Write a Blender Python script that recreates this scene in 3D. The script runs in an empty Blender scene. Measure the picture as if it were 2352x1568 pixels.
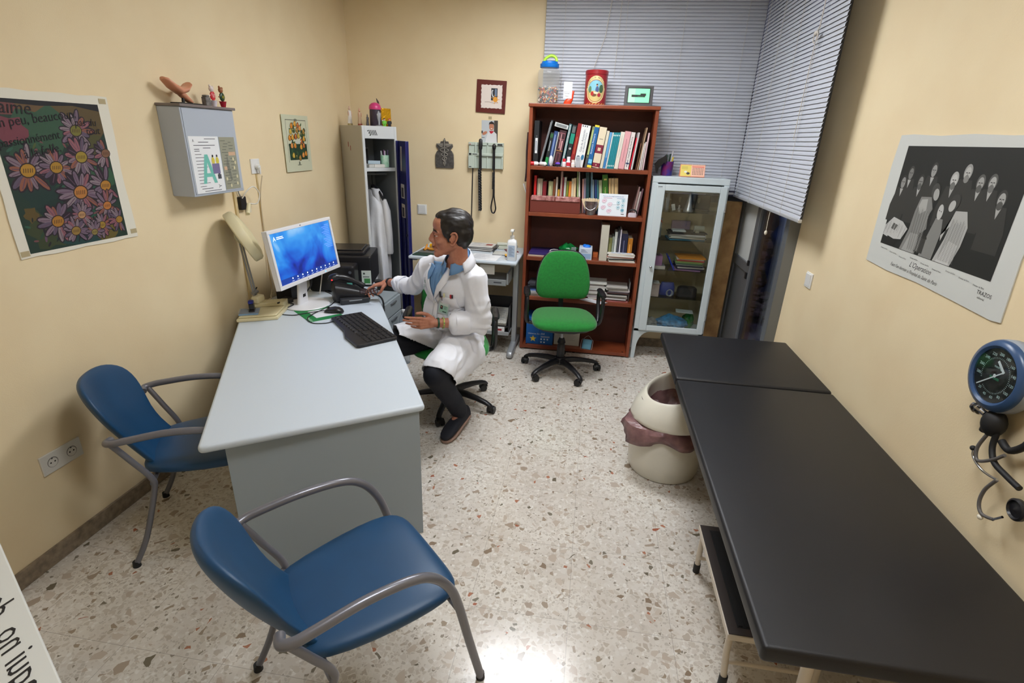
import bpy, bmesh, math, random
from mathutils import Vector, Matrix, noise
random.seed(7)
PI = math.pi
S = bpy.context.scene
COL = S.collection
V = Vector

# ---------------------------------------------------------------- camera
yaw, pitch, roll = -0.1412, 0.3739, 0.0368
fw = V((math.sin(yaw)*math.cos(pitch), math.cos(yaw)*math.cos(pitch), -math.sin(pitch)))
rt = V((math.cos(yaw), -math.sin(yaw), 0))
up = rt.cross(fw)
r2 = math.cos(roll)*rt + math.sin(roll)*up
u2 = -math.sin(roll)*rt + math.cos(roll)*up
cam = bpy.data.cameras.new('camera')
cam.sensor_width = 36
cam.lens = 36*1189.9/2352
cam.clip_start = 0.02
cam_ob = bpy.data.objects.new('camera', cam)
COL.objects.link(cam_ob)
m3 = Matrix((r2, u2, -fw)).transposed()
cam_ob.matrix_world = Matrix.Translation((0, 0, 1.9)) @ m3.to_4x4()
S.camera = cam_ob

# ---------------------------------------------------------------- world and exposure
S.view_settings.view_transform = 'Standard'
S.view_settings.look = 'None'
S.view_settings.gamma = 1
S.view_settings.use_curve_mapping = False
S.view_settings.exposure = 0.0
w = bpy.data.worlds.new('evening'); S.world = w; w.use_nodes = True
w.node_tree.nodes['Background'].inputs[0].default_value = (0.20, 0.19, 0.27, 1)
w.node_tree.nodes['Background'].inputs[1].default_value = 0.35
LAMP = 26          # strength of the ceiling light panels

# ---------------------------------------------------------------- materials
def lin(c):
    return tuple(((x/255)/12.92 if x/255 <= .04045 else (((x/255)+.055)/1.055)**2.4) for x in c[:3]) + (1,)
MATS = {}
def mat(name, c=(200, 200, 200), rough=.5, metal=0, bump=0, bs=200, var=0, vs=8, spec=.5, coat=0, alpha=1, trans=0, emit=0, sheen=0, tint=None, bd=.002):
    if name in MATS: return MATS[name]
    m = bpy.data.materials.new(name); m.use_nodes = True
    nt = m.node_tree; b = nt.nodes['Principled BSDF']
    b.inputs['Base Color'].default_value = lin(c)
    b.inputs['Roughness'].default_value = rough
    b.inputs['Metallic'].default_value = metal
    b.inputs['Specular IOR Level'].default_value = spec
    b.inputs['Coat Weight'].default_value = coat
    b.inputs['Sheen Weight'].default_value = sheen
    b.inputs['Alpha'].default_value = alpha
    b.inputs['Transmission Weight'].default_value = trans
    if emit:
        b.inputs['Emission Color'].default_value = lin(c); b.inputs['Emission Strength'].default_value = emit
    if var or bump:
        tc = nt.nodes.new('ShaderNodeTexCoord')
    if var:
        n = nt.nodes.new('ShaderNodeTexNoise'); n.inputs['Scale'].default_value = vs; n.inputs['Detail'].default_value = 4
        nt.links.new(tc.outputs['Object'], n.inputs['Vector'])
        r = nt.nodes.new('ShaderNodeValToRGB')
        c2 = tint or tuple(max(0, x*(1-var)) for x in c)
        r.color_ramp.elements[0].color = lin(c2); r.color_ramp.elements[1].color = lin(c)
        r.color_ramp.elements[0].position = .3; r.color_ramp.elements[1].position = .65
        nt.links.new(n.outputs['Fac'], r.inputs['Fac']); nt.links.new(r.outputs['Color'], b.inputs['Base Color'])
    if bump:
        n2 = nt.nodes.new('ShaderNodeTexNoise'); n2.inputs['Scale'].default_value = bs; n2.inputs['Detail'].default_value = 3
        nt.links.new(tc.outputs['Object'], n2.inputs['Vector'])
        bp = nt.nodes.new('ShaderNodeBump'); bp.inputs['Strength'].default_value = bump; bp.inputs['Distance'].default_value = bd
        nt.links.new(n2.outputs['Fac'], bp.inputs['Height']); nt.links.new(bp.outputs['Normal'], b.inputs['Normal'])
    MATS[name] = m
    return m
def glassy(name, tint=(.96, .98, .97), base=.05, rough=.02, top=.7):
    if name in MATS: return MATS[name]
    m = bpy.data.materials.new(name); m.use_nodes = True; nt = m.node_tree; nt.nodes.remove(nt.nodes['Principled BSDF'])
    t = nt.nodes.new('ShaderNodeBsdfTransparent'); t.inputs[0].default_value = tint+(1,)
    g = nt.nodes.new('ShaderNodeBsdfGlossy'); g.inputs['Roughness'].default_value = rough
    f = nt.nodes.new('ShaderNodeLayerWeight'); f.inputs[0].default_value = .25
    mr = nt.nodes.new('ShaderNodeMapRange'); mr.inputs[3].default_value = base; mr.inputs[4].default_value = top
    mx = nt.nodes.new('ShaderNodeMixShader'); nt.links.new(f.outputs['Fresnel'], mr.inputs[0]); nt.links.new(mr.outputs[0], mx.inputs[0])
    nt.links.new(t.outputs[0], mx.inputs[1]); nt.links.new(g.outputs[0], mx.inputs[2]); nt.links.new(mx.outputs[0], nt.nodes['Material Output'].inputs[0])
    MATS[name] = m; return m
def ink(c, rough=.6):
    c = tuple(int(x) for x in c)
    return mat('ink_%02x%02x%02x' % c, c, rough)
def glow(c, e):
    return mat('glow_%02x%02x%02x' % tuple(c), c, .4, emit=e)

def terrazzo():
    m = bpy.data.materials.new('terrazzo'); m.use_nodes = True
    nt = m.node_tree; N = nt.nodes; L = nt.links; b = N['Principled BSDF']
    tc = N.new('ShaderNodeTexCoord')
    nz = N.new('ShaderNodeTexNoise'); nz.inputs['Scale'].default_value = 25; nz.inputs['Detail'].default_value = 2
    L.new(tc.outputs['Object'], nz.inputs['Vector'])
    mx = N.new('ShaderNodeVectorMath'); mx.operation = 'MULTIPLY_ADD'
    mx.inputs[1].default_value = (.022, .022, 0); L.new(nz.outputs['Color'], mx.inputs[0]); L.new(tc.outputs['Object'], mx.inputs[2])
    flat = N.new('ShaderNodeVectorMath'); flat.operation = 'MULTIPLY'; flat.inputs[1].default_value = (1, 1, 0); L.new(mx.outputs[0], flat.inputs[0])
    big = N.new('ShaderNodeTexNoise'); big.inputs['Scale'].default_value = 2.2; big.inputs['Detail'].default_value = 3; L.new(tc.outputs['Object'], big.inputs['Vector'])
    br = N.new('ShaderNodeValToRGB'); br.color_ramp.elements[0].color = lin((204, 196, 186)); br.color_ramp.elements[1].color = lin((224, 219, 210))
    br.color_ramp.elements[0].position = .35; br.color_ramp.elements[1].position = .65
    L.new(big.outputs['Fac'], br.inputs['Fac'])
    cur = br.outputs['Color']
    def layer(scale, thr, cut, cols, cur, seed):
        sh = N.new('ShaderNodeVectorMath'); sh.operation = 'ADD'; sh.inputs[1].default_value = (seed, seed*1.7, 0); L.new(flat.outputs[0], sh.inputs[0])
        v = N.new('ShaderNodeTexVoronoi'); v.voronoi_dimensions = '2D'; v.inputs['Scale'].default_value = scale; L.new(sh.outputs[0], v.inputs['Vector'])
        e = N.new('ShaderNodeTexVoronoi'); e.voronoi_dimensions = '2D'; e.feature = 'DISTANCE_TO_EDGE'; e.inputs['Scale'].default_value = scale; L.new(sh.outputs[0], e.inputs['Vector'])
        sp = N.new('ShaderNodeSeparateColor'); L.new(v.outputs['Color'], sp.inputs[0])
        g1 = N.new('ShaderNodeMath'); g1.operation = 'GREATER_THAN'; g1.inputs[1].default_value = thr; L.new(sp.outputs[0], g1.inputs[0])
        th = N.new('ShaderNodeMath'); th.operation = 'MULTIPLY_ADD'; th.inputs[1].default_value = cut*1.6; th.inputs[2].default_value = cut*.5; L.new(sp.outputs[2], th.inputs[0])
        g2 = N.new('ShaderNodeMath'); g2.operation = 'GREATER_THAN'; L.new(e.outputs['Distance'], g2.inputs[0]); L.new(th.outputs[0], g2.inputs[1])
        mu = N.new('ShaderNodeMath'); mu.operation = 'MULTIPLY'; L.new(g1.outputs[0], mu.inputs[0]); L.new(g2.outputs[0], mu.inputs[1])
        rp = N.new('ShaderNodeValToRGB'); rp.color_ramp.interpolation = 'CONSTANT'
        el = rp.color_ramp.elements
        el[0].color = lin(cols[0][1]); el[0].position = cols[0][0]
        el[1].color = lin(cols[1][1]); el[1].position = cols[1][0]
        for p, c in cols[2:]:
            x = el.new(p); x.color = lin(c)
        L.new(sp.outputs[1], rp.inputs['Fac'])
        mi = N.new('ShaderNodeMix'); mi.data_type = 'RGBA'; L.new(mu.outputs[0], mi.inputs['Factor']); L.new(cur, mi.inputs[6]); L.new(rp.outputs['Color'], mi.inputs[7])
        return mi.outputs[2]
    cur = layer(75, .35, .10, [(0, (208, 201, 191)), (.25, (200, 192, 181)), (.5, (190, 182, 171)), (.8, (224, 220, 213)), (.95, (150, 141, 128))], cur, 3.1)
    cur = layer(42, .35, .13, [(0, (208, 200, 190)), (.3, (199, 190, 178)), (.55, (214, 208, 199)), (.80, (186, 175, 162)), (.93, (160, 144, 126)), (.975, (126, 118, 104)), (.99, (172, 118, 94))], cur, 7.7)
    cur = layer(25, .78, .20, [(0, (188, 174, 160)), (.4, (196, 184, 170)), (.66, (166, 150, 134)), (.84, (140, 122, 104)), (.91, (112, 104, 88)), (.965, (162, 98, 74))], cur, 1.3)
    # fine tile joints
    sx = N.new('ShaderNodeSeparateXYZ'); L.new(tc.outputs['Object'], sx.inputs[0])
    gs = []
    for i, off in ((0, .05), (1, 1.64)):
        a = N.new('ShaderNodeMath'); a.operation = 'SUBTRACT'; a.inputs[1].default_value = off - .0011; L.new(sx.outputs[i], a.inputs[0])
        d = N.new('ShaderNodeMath'); d.operation = 'FLOORED_MODULO'; d.inputs[1].default_value = .43; L.new(a.outputs[0], d.inputs[0])
        g = N.new('ShaderNodeMath'); g.operation = 'LESS_THAN'; g.inputs[1].default_value = .0022; L.new(d.outputs[0], g.inputs[0]); gs.append(g)
    mxx = N.new('ShaderNodeMath'); mxx.operation = 'MAXIMUM'; L.new(gs[0].outputs[0], mxx.inputs[0]); L.new(gs[1].outputs[0], mxx.inputs[1])
    sc = N.new('ShaderNodeMath'); sc.operation = 'MULTIPLY'; sc.inputs[1].default_value = .5; L.new(mxx.outputs[0], sc.inputs[0])
    mi = N.new('ShaderNodeMix'); mi.data_type = 'RGBA'; L.new(sc.outputs[0], mi.inputs['Factor']); L.new(cur, mi.inputs[6]); mi.inputs[7].default_value = lin((120, 112, 104))
    L.new(mi.outputs[2], b.inputs['Base Color'])
    b.inputs['Roughness'].default_value = .24
    b.inputs['Specular IOR Level'].default_value = .5
    rr = N.new('ShaderNodeTexNoise'); rr.inputs['Scale'].default_value = 9; L.new(tc.outputs['Object'], rr.inputs['Vector'])
    mr = N.new('ShaderNodeMapRange'); mr.inputs[3].default_value = .13; mr.inputs[4].default_value = .22; L.new(rr.outputs['Fac'], mr.inputs[0]); L.new(mr.outputs[0], b.inputs['Roughness'])
    return m

# ---------------------------------------------------------------- mesh builder
def frame_of(d):
    d = V(d).normalized()
    a = V((0, 0, 1)) if abs(d.z) < .9 else V((1, 0, 0))
    x = a.cross(d).normalized(); y = d.cross(x)
    return x, y, d
_txt = {}
def text_geo(s, shear=0.0):
    k = (s, shear)
    if k in _txt: return _txt[k]
    cu = bpy.data.curves.new('t', 'FONT'); cu.body = s; cu.size = 1; cu.resolution_u = 2; cu.shear = shear
    o = bpy.data.objects.new('t', cu); COL.objects.link(o)
    bpy.context.view_layer.update()
    me = bpy.data.meshes.new_from_object(o.evaluated_get(bpy.context.evaluated_depsgraph_get()))
    vs = [(v.co.x, v.co.y) for v in me.vertices]; fs = [tuple(p.vertices) for p in me.polygons]
    bpy.data.objects.remove(o); bpy.data.curves.remove(cu); bpy.data.meshes.remove(me)
    _txt[k] = (vs, fs)
    return _txt[k]

class B:
    def __init__(s):
        s.v = []; s.f = []; s.m = []; s.mats = []; s.M = Matrix.Identity(4); s.cm = 0
    def use(s, m):
        if m not in s.mats: s.mats.append(m)
        s.cm = s.mats.index(m); return s
    def at(s, loc=(0, 0, 0), rz=0, rx=0, ry=0, sc=1):
        s.M = Matrix.Translation(loc) @ Matrix.Rotation(rz, 4, 'Z') @ Matrix.Rotation(ry, 4, 'Y') @ Matrix.Rotation(rx, 4, 'X') @ Matrix.Scale(sc, 4); return s
    def axes(s, o, x, y, z):
        s.M = Matrix((V(x), V(y), V(z))).transposed().to_4x4(); s.M.translation = V(o); return s
    def add(s, vs, fs):
        k = len(s.v); s.v += [s.M @ V(p) for p in vs]
        for f in fs: s.f.append(tuple(i+k for i in f)); s.m.append(s.cm)
        return s
    def box(s, c, d, rz=0, rx=0, ry=0):
        R = Matrix.Rotation(rz, 3, 'Z') @ Matrix.Rotation(ry, 3, 'Y') @ Matrix.Rotation(rx, 3, 'X')
        vs = [V(c) + R @ V((x*d[0]/2, y*d[1]/2, z*d[2]/2)) for x in (-1, 1) for y in (-1, 1) for z in (-1, 1)]
        return s.add(vs, [(0, 1, 3, 2), (4, 6, 7, 5), (0, 4, 5, 1), (2, 3, 7, 6), (0, 2, 6, 4), (1, 5, 7, 3)])
    def bx(s, x0, x1, y0, y1, z0, z1):
        return s.box(((x0+x1)/2, (y0+y1)/2, (z0+z1)/2), (abs(x1-x0), abs(y1-y0), abs(z1-z0)))
    def loft(s, rings, caps=True, closed=True):
        n = len(rings[0]); vs = [p for r in rings for p in r]; fs = []
        for i in range(len(rings)-1):
            for j in range(n if closed else n-1):
                a = i*n+j; b = i*n+(j+1) % n
                fs.append((a, b, b+n, a+n))
        if caps and closed:
            fs.append(tuple(range(n-1, -1, -1))); fs.append(tuple((len(rings)-1)*n+j for j in range(n)))
        return s.add(vs, fs)
    def cyl(s, p0, p1, r0, r1=None, n=16):
        r1 = r0 if r1 is None else r1
        x, y, d = frame_of(V(p1)-V(p0))
        R = [[V(p)+x*(r*math.cos(2*PI*j/n))+y*(r*math.sin(2*PI*j/n)) for j in range(n)] for p, r in ((p0, r0), (p1, r1))]
        return s.loft(R)
    def tube(s, pts, r, n=10, flat=1, smooth=0, upv=None):
        pts = [V(p) for p in pts]
        if smooth: pts = spline(pts, smooth)
        rs = r if isinstance(r, (list, tuple)) else None
        rings = []; px = None
        for i, p in enumerate(pts):
            d = (pts[min(i+1, len(pts)-1)]-pts[max(i-1, 0)]).normalized()
            if upv is not None: x = V(upv).cross(d).normalized()
            elif px is None: x = frame_of(d)[0]
            else:
                x = px - d*px.dot(d)
                x = x.normalized() if x.length > 1e-6 else frame_of(d)[0]
            px = x; y = d.cross(x)
            rr = r if rs is None else rs[min(len(rs)-1, int(i*(len(rs)-1)/max(1, len(pts)-1)+.5))]
            rings.append([p+x*(rr*math.cos(2*PI*j/n))+y*(rr*flat*math.sin(2*PI*j/n)) for j in range(n)])
        return s.loft(rings)
    def ell(s, c, r, R=None, n=16, k=10):
        r = (r, r, r) if not isinstance(r, (list, tuple, Vector)) else r
        R = R or Matrix.Identity(3)
        rings = []
        for i in range(k+1):
            t = -PI/2 + PI*max(.02, min(.98, i/k)) if i in (0, k) else -PI/2+PI*i/k
            rings.append([V(c)+R @ V((r[0]*math.cos(t)*math.cos(2*PI*j/n), r[1]*math.cos(t)*math.sin(2*PI*j/n), r[2]*math.sin(t))) for j in range(n)])
        return s.loft(rings)
    def cone(s, a, b, ra, rb, n=16):            # tapered capsule
        a = V(a); b = V(b); x, y, d = frame_of(b-a); rings = []
        for t in (-1.45, -1.1, -.7, -.3): rings.append((a+d*(ra*math.sin(t)), ra*math.cos(t)))
        for q in (0, .25, .5, .75, 1): rings.append((a.lerp(b, q), ra+(rb-ra)*q))
        for t in (.3, .7, 1.1, 1.45): rings.append((b+d*(rb*math.sin(t)), rb*math.cos(t)))
        return s.loft([[c+x*(r*math.cos(2*PI*j/n))+y*(r*math.sin(2*PI*j/n)) for j in range(n)] for c, r in rings])
    def lathe(s, prof, c=(0, 0, 0), n=24, a0=0, a1=2*PI):
        return s.loft([[V(c)+V((r*math.cos(2*PI*j/n), r*math.sin(2*PI*j/n), z)) for j in range(n)] for r, z in prof])
    def prism(s, poly, z0, z1):
        n = len(poly)
        vs = [(x, y, z0) for x, y in poly]+[(x, y, z1) for x, y in poly]
        return s.add(vs, [tuple(range(n-1, -1, -1)), tuple(range(n, 2*n))]+[(i, (i+1) % n, (i+1) % n+n, i+n) for i in range(n)])
    def sweep(s, stations, n=24, e=2.6):         # stations: (centre, axisA, a, axisB, b)
        rings = []
        for c, A, a, Bx, b in stations:
            ring = []
            for j in range(n):
                t = 2*PI*j/n; ct, st = math.cos(t), math.sin(t)
                ring.append(V(c)+V(A)*(a*math.copysign(abs(ct)**(2/e), ct))+V(Bx)*(b*math.copysign(abs(st)**(2/e), st)))
            rings.append(ring)
        return s.loft(rings)
    # flat drawing on the local XY plane of self.M
    def poly(s, pts, z=0):
        s.j = (getattr(s, 'j', 0)+1) % 40; z = z+s.j*5e-6
        return s.add([(p[0], p[1], z) for p in pts], [tuple(range(len(pts)))])
    def rect(s, x0, y0, x1, y1, z=0): return s.poly([(x0, y0), (x1, y0), (x1, y1), (x0, y1)], z)
    def disc(s, cx, cy, rx, ry=None, rot=0, z=0, n=20, pt=0):
        ry = ry or rx
        P = []
        for j in range(n):
            t = 2*PI*j/n; x = rx*math.cos(t); y = ry*math.sin(t)*(1-pt*math.cos(t))
            P.append((cx+x*math.cos(rot)-y*math.sin(rot), cy+x*math.sin(rot)+y*math.cos(rot)))
        return s.poly(P, z)
    def line(s, pts, w, z=0):
        for a, b in zip(pts[:-1], pts[1:]):
            a = V((a[0], a[1])); b = V((b[0], b[1])); d = b-a
            if d.length < 1e-6: continue
            d.normalize(); nn = V((-d.y, d.x))*w/2; e = d*w*.3
            s.poly([a-e-nn, b+e-nn, b+e+nn, a-e+nn], z)
        return s
    def text(s, t, x, y, size, z=0, rot=0, shear=0, sx=1, align='L'):
        vs, fs = text_geo(t, shear)
        if not vs: return s
        wd = max(v[0] for v in vs)
        ox = 0 if align == 'L' else (-wd/2 if align == 'C' else -wd)
        c, q = math.cos(rot), math.sin(rot)
        return s.add([(x+((a+ox)*sx*c-b*q)*size, y+((a+ox)*sx*q+b*c)*size, z) for a, b in vs], fs)
    def build(s, name, parent=None, mats=None, smooth=None, bevel=0, world=False, seg=2, sub=0):
        me = bpy.data.meshes.new(name)
        vs = s.v
        if world and parent is not None:
            inv = parent['_m'] if False else PM[parent.name].inverted()
            vs = [inv @ p for p in vs]
        me.from_pydata([tuple(p) for p in vs], [], s.f)
        ml = s.mats if s.mats else [mats]
        for m in ml: me.materials.append(m)
        if len(ml) > 1: me.polygons.foreach_set('material_index', s.m)
        me.validate(); me.update()
        bm = bmesh.new(); bm.from_mesh(me); bmesh.ops.recalc_face_normals(bm, faces=bm.faces) if smooth is not False else None
        bm.to_mesh(me); bm.free()
        if smooth:
            me.polygons.foreach_set('use_smooth', [True]*len(me.polygons))
            try: me.set_sharp_from_angle(angle=math.radians(smooth))
            except Exception: pass
        o = bpy.data.objects.new(name, me); COL.objects.link(o)
        if parent is not None: o.parent = parent
        if bevel:
            md = o.modifiers.new('bevel', 'BEVEL'); md.width = bevel; md.segments = seg; md.limit_method = 'ANGLE'; md.angle_limit = .6
        if sub:
            md = o.modifiers.new('subsurf', 'SUBSURF'); md.levels = sub; md.render_levels = sub
        return o
PM = {}
def spline(pts, k=6):
    out = []
    P = [V(p) for p in pts]; n = len(P)
    for i in range(n-1):
        p0 = P[max(i-1, 0)]; p1 = P[i]; p2 = P[i+1]; p3 = P[min(i+2, n-1)]
        for j in range(k):
            t = j/k
            out.append(.5*((2*p1)+(p2-p0)*t+(2*p0-5*p1+4*p2-p3)*t*t+(3*p1-p0-3*p2+p3)*t**3))
    out.append(P[-1]); return out
def thing(name, label, cat, loc=(0, 0, 0), rz=0, group=None, rx=0, ry=0):
    o = bpy.data.objects.new(name, None); COL.objects.link(o); o.empty_display_size = .05
    o.location = loc; o.rotation_euler = (rx, ry, rz)
    PM[o.name] = Matrix.Translation(loc) @ o.rotation_euler.to_matrix().to_4x4()
    return tag(o, label, cat, group)
def tag(o, label, cat, group=None, kind=None):
    if label: o['label'] = label
    if cat: o['category'] = cat
    if group: o['group'] = group
    if kind: o['kind'] = kind
    return o
def struct(o, label=None, cat=None):
    o['kind'] = 'structure'
    if label: o['label'] = label
    if cat: o['category'] = cat
    return o
def copy_tree(o, parent=None):
    c = o.copy(); COL.objects.link(c); c.parent = parent
    for ch in [x for x in bpy.data.objects if x.parent == o]: copy_tree(ch, c)
    return c
def lab(o, l): o['label'] = l; return o
# ---------------------------------------------------------------- room shell
XL, XR, YB, YF, ZC = -2.31, 1.38, 5.0, -1.1, 3.1
m_wall = mat('wall_paint', (233, 215, 178), .75, bump=.12, bs=180, var=.03, vs=3, tint=(229, 209, 171), bd=.003)
m_ceil = mat('ceiling_paint', (235, 232, 224), .9)
m_base = mat('baseboard_stone', (150, 134, 112), .4, var=.3, vs=30, tint=(112, 98, 82))
m_alu = mat('anodised_aluminium', (128, 132, 138), .38, .6)
m_alud = mat('dark_aluminium', (84, 88, 94), .4, .5)
m_glass = glassy('thin_glass', (.8, .82, .86))
struct(B().bx(XL-.3, 1.56, YF-.3, 5.15, -.1, 0).build('floor', mats=terrazzo()), 'pale terrazzo tiled floor with brown and grey chips', 'floor')
struct(B().bx(XL, 1.7, YF, YB, ZC, ZC+.1).build('ceiling', mats=m_ceil), 'white ceiling of the consulting room', 'ceiling')
struct(B().bx(XL-.15, XL, YF-.15, YB+.15, 0, ZC).build('wall_left', mats=m_wall), 'cream painted wall with the flower poster and grey wall box', 'wall')
b = B(); b.bx(XL, -.525, YB, YB+.15, 0, ZC); b.bx(-.525, 1.56, YB, YB+.15, 0, 1.42)
struct(b.build('wall_back', mats=m_wall), 'cream painted wall behind the bookcase and locker', 'wall')
b = B(); b.bx(XR, XR+.18, YF-.15, 3.75, 0, ZC)
struct(b.build('wall_right', mats=m_wall), 'cream painted wall beside the examination couch', 'wall')
struct(B().bx(XL, XR, YF-.15, YF, 0, ZC).build('wall_front', mats=m_wall), 'cream painted wall at the camera end of the room', 'wall')
b = B(); b.bx(XL, XL+.012, YF, YB, 0, .085)
struct(b.build('baseboard_left', mats=m_base, bevel=.002), 'brownish stone skirting along the left wall', 'skirting board')
b = B(); b.bx(XL+.012, 1.3, YB-.012, YB, 0, .085)
struct(b.build('baseboard_back', mats=m_base, bevel=.002), 'stone skirting along the back wall', 'skirting board')
b = B(); b.bx(XR-.012, XR, YF, 3.75, 0, .085)
struct(b.build('baseboard_right', mats=m_base, bevel=.002), 'stone skirting along the right wall', 'skirting board')
# high window in the back wall
wn = bpy.data.objects.new('window_1', None); COL.objects.link(wn); struct(wn, 'high aluminium window behind the closed blinds', 'window')
b = B(); b.bx(-.525, 1.56, YB+.05, YB+.1, 1.42, 1.48); b.bx(-.525, -.47, YB+.05, YB+.1, 1.48, ZC); b.bx(.5, .56, YB+.05, YB+.1, 1.48, ZC); b.bx(-.47, 1.56, YB+.05, YB+.1, 3.02, ZC)
b.bx(1.42, 1.56, YB+.05, YB+.1, 1.48, 3.02)
b.build('window_frame', wn, m_alud, bevel=.003)
b = B(); b.bx(-.47, .5, YB+.07, YB+.076, 1.48, 3.02); b.bx(.56, 1.42, YB+.07, YB+.076, 1.48, 3.02); b.build('pane', wn, m_glass)
# aluminium partition and glazed door in the right wall
dr = bpy.data.objects.new('door_1', None); COL.objects.link(dr); struct(dr, 'grey aluminium garden door with glazed leaf, half hidden by the blinds', 'door')
X0, X1 = 1.31, 1.36
b = B(); b.bx(X0, 1.56, 3.752, 3.83, 0, ZC); b.bx(X0, X1, 4.93, 5.0, 0, ZC); b.bx(X0, X1, 4.42, 4.50, 0, ZC); b.bx(X0, X1, 4.50, 4.93, .92, 1.0)
b.bx(X0, X1, 4.50, 4.93, 0, .12); b.bx(X0, X1, 3.83, 4.42, 2.55, 2.62); b.bx(X0, X1, 3.75, 5.0, 3.03, ZC); b.bx(X0, X1, 3.83, 4.42, 0, .06)
b.build('door_frame', dr, m_alu, bevel=.004)
b = B(); b.bx(X0+.015, X1-.015, 4.5, 4.93, .12, .92); b.build('lower_panel', dr, m_alu)
b = B(); b.bx(X0+.015, X1-.015, 4.5, 4.93, 1.0, 3.03); lab(b.build('upper_panel', dr, mat('opal_panel', (205, 207, 205), .5)), 'frosted white upper panel')
b = B(); b.bx(X0+.02, X0+.026, 3.83, 4.42, .06, 2.55); lab(b.build('pane', dr, m_glass), 'clear glass of the garden door')
b = B(); b.bx(X0-.012, X0, 4.44, 4.47, .88, .93); b.bx(X0-.012, X0, 4.44, 4.47, .99, 1.03); lab(b.build('latch', dr, mat('black_plastic', (22, 22, 25), .4)), 'black latch plate')
yl = bpy.data.lights.new('yard_fill_light', 'AREA'); yl.energy = 26; yl.size = .3; yl.color = (.72, .74, 1); yo = bpy.data.objects.new('yard_fill_light', yl); COL.objects.link(yo); yo.location = (2.6, 5.2, 2.9); yo.rotation_euler = (.35, -.1, 0)  # unseen area light, added to brighten the yard outside the glazed door
# ceiling light panels (the source of the room's light)
def panel(x, y, w, d, label):
    t = thing('ceiling_light', label, 'ceiling light', (x, y, ZC-.05), group='recessed ceiling light panels')
    b = B(); b.bx(-w/2-.03, w/2+.03, -d/2-.03, -d/2, 0, .05); b.bx(-w/2-.03, w/2+.03, d/2, d/2+.03, 0, .05); b.bx(-w/2-.03, -w/2, -d/2, d/2, 0, .05); b.bx(w/2, w/2+.03, -d/2, d/2, 0, .05)
    b.build('frame', t, mat('white_enamel', (235, 236, 238), .35))
    e = bpy.data.materials.new('light_panel'); e.use_nodes = True
    bs = e.node_tree.nodes['Principled BSDF']; bs.inputs['Base Color'].default_value = (1, 1, 1, 1)
    bs.inputs['Emission Color'].default_value = (.935, .962, 1, 1); bs.inputs['Emission Strength'].default_value = LAMP
    B().bx(-w/2, w/2, -d/2, d/2, .012, .03).build('diffuser', t, e)
panel(-.30, 3.5, .95, .75, 'square ceiling light panel above the desk')
panel(.15, 1.2, .80, .52, 'square ceiling light panel above the camera')

# outside, seen through the glazed door
m_pave = mat('wet_paving', (120, 112, 140), .5, var=.25, vs=20, bump=.3, bs=60)
b = B(); b.bx(1.565, 4.8, 2.0, 9.0, -.12, -.02); tag(b.build('paved_yard', mats=m_pave), 'mauve paved strip of yard outside the door', 'paving')
b = B()
rnd = random.Random(3)
for i in range(420):
    y_ = rnd.uniform(6.0, 7.6); h = (y_-5.95)*.55
    b.ell((rnd.uniform(1.75, 3.2), y_, rnd.uniform(.07, max(.12, h))), (rnd.uniform(.03, .09), rnd.uniform(.03, .09), rnd.uniform(.02, .06)), n=6, k=4)
tag(b.build('rubble_heap', mats=mat('rubble', (132, 114, 120), .9, var=.5, vs=14, tint=(60, 50, 56)), smooth=40), 'heap of dark stones and leaves outside the door', 'rubble', kind='stuff')
b = B(); b.bx(1.6, 4.6, 8.0, 8.1, -.02, 2.6); tag(b.build('yard_wall', mats=mat('yard_wall', (86, 80, 92), .9, var=.4, vs=4, tint=(46, 42, 50))), 'dark wall across the yard outside the door', 'wall')
b = B()
for (x, z) in ((1.80, .36), (2.25, .36)): b.box((x, 5.15, z/2-.02), (.05, .05, z))
b.box((2.02, 5.15, .36), (.60, .12, .035)); b.box((1.95, 5.15, .18), (.36, .03, .045), ry=.6)
tag(b.build('wooden_trestle', mats=mat('weathered_wood', (120, 108, 108), .8, var=.3, vs=12), bevel=.004), 'weathered wooden trestle on the paving outside the door', 'trestle')
b = B(); g = []
for i in range(9):
    g.append([(1.86+.05*j*(1+.4*math.sin(i))+.04*math.sin(i*2.1), 5.68+.03*math.sin(i*1.3+j*.9), 1.27-.10*i+.02*math.sin(j*2)) for j in range(7)])
b.loft(g, closed=False)
b2 = b.build('blue_plastic_bag', mats=mat('blue_film', (40, 88, 170), .35), smooth=60); md = b2.modifiers.new('s', 'SOLIDIFY'); md.thickness = .004
tag(b2, 'crumpled blue plastic sheet hanging outside the door', 'plastic sheet')
b = B(); b.cyl((1.78, 5.76, -.02), (1.78, 5.76, 1.3), .02); b.cyl((2.4, 5.76, -.02), (2.4, 5.76, 1.3), .02); b.cyl((1.75, 5.76, 1.28), (2.43, 5.76, 1.28), .015)
tag(b.build('metal_rack', mats=m_alud, smooth=40), 'dark metal rack carrying the blue sheet outside the door', 'rack')
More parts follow.
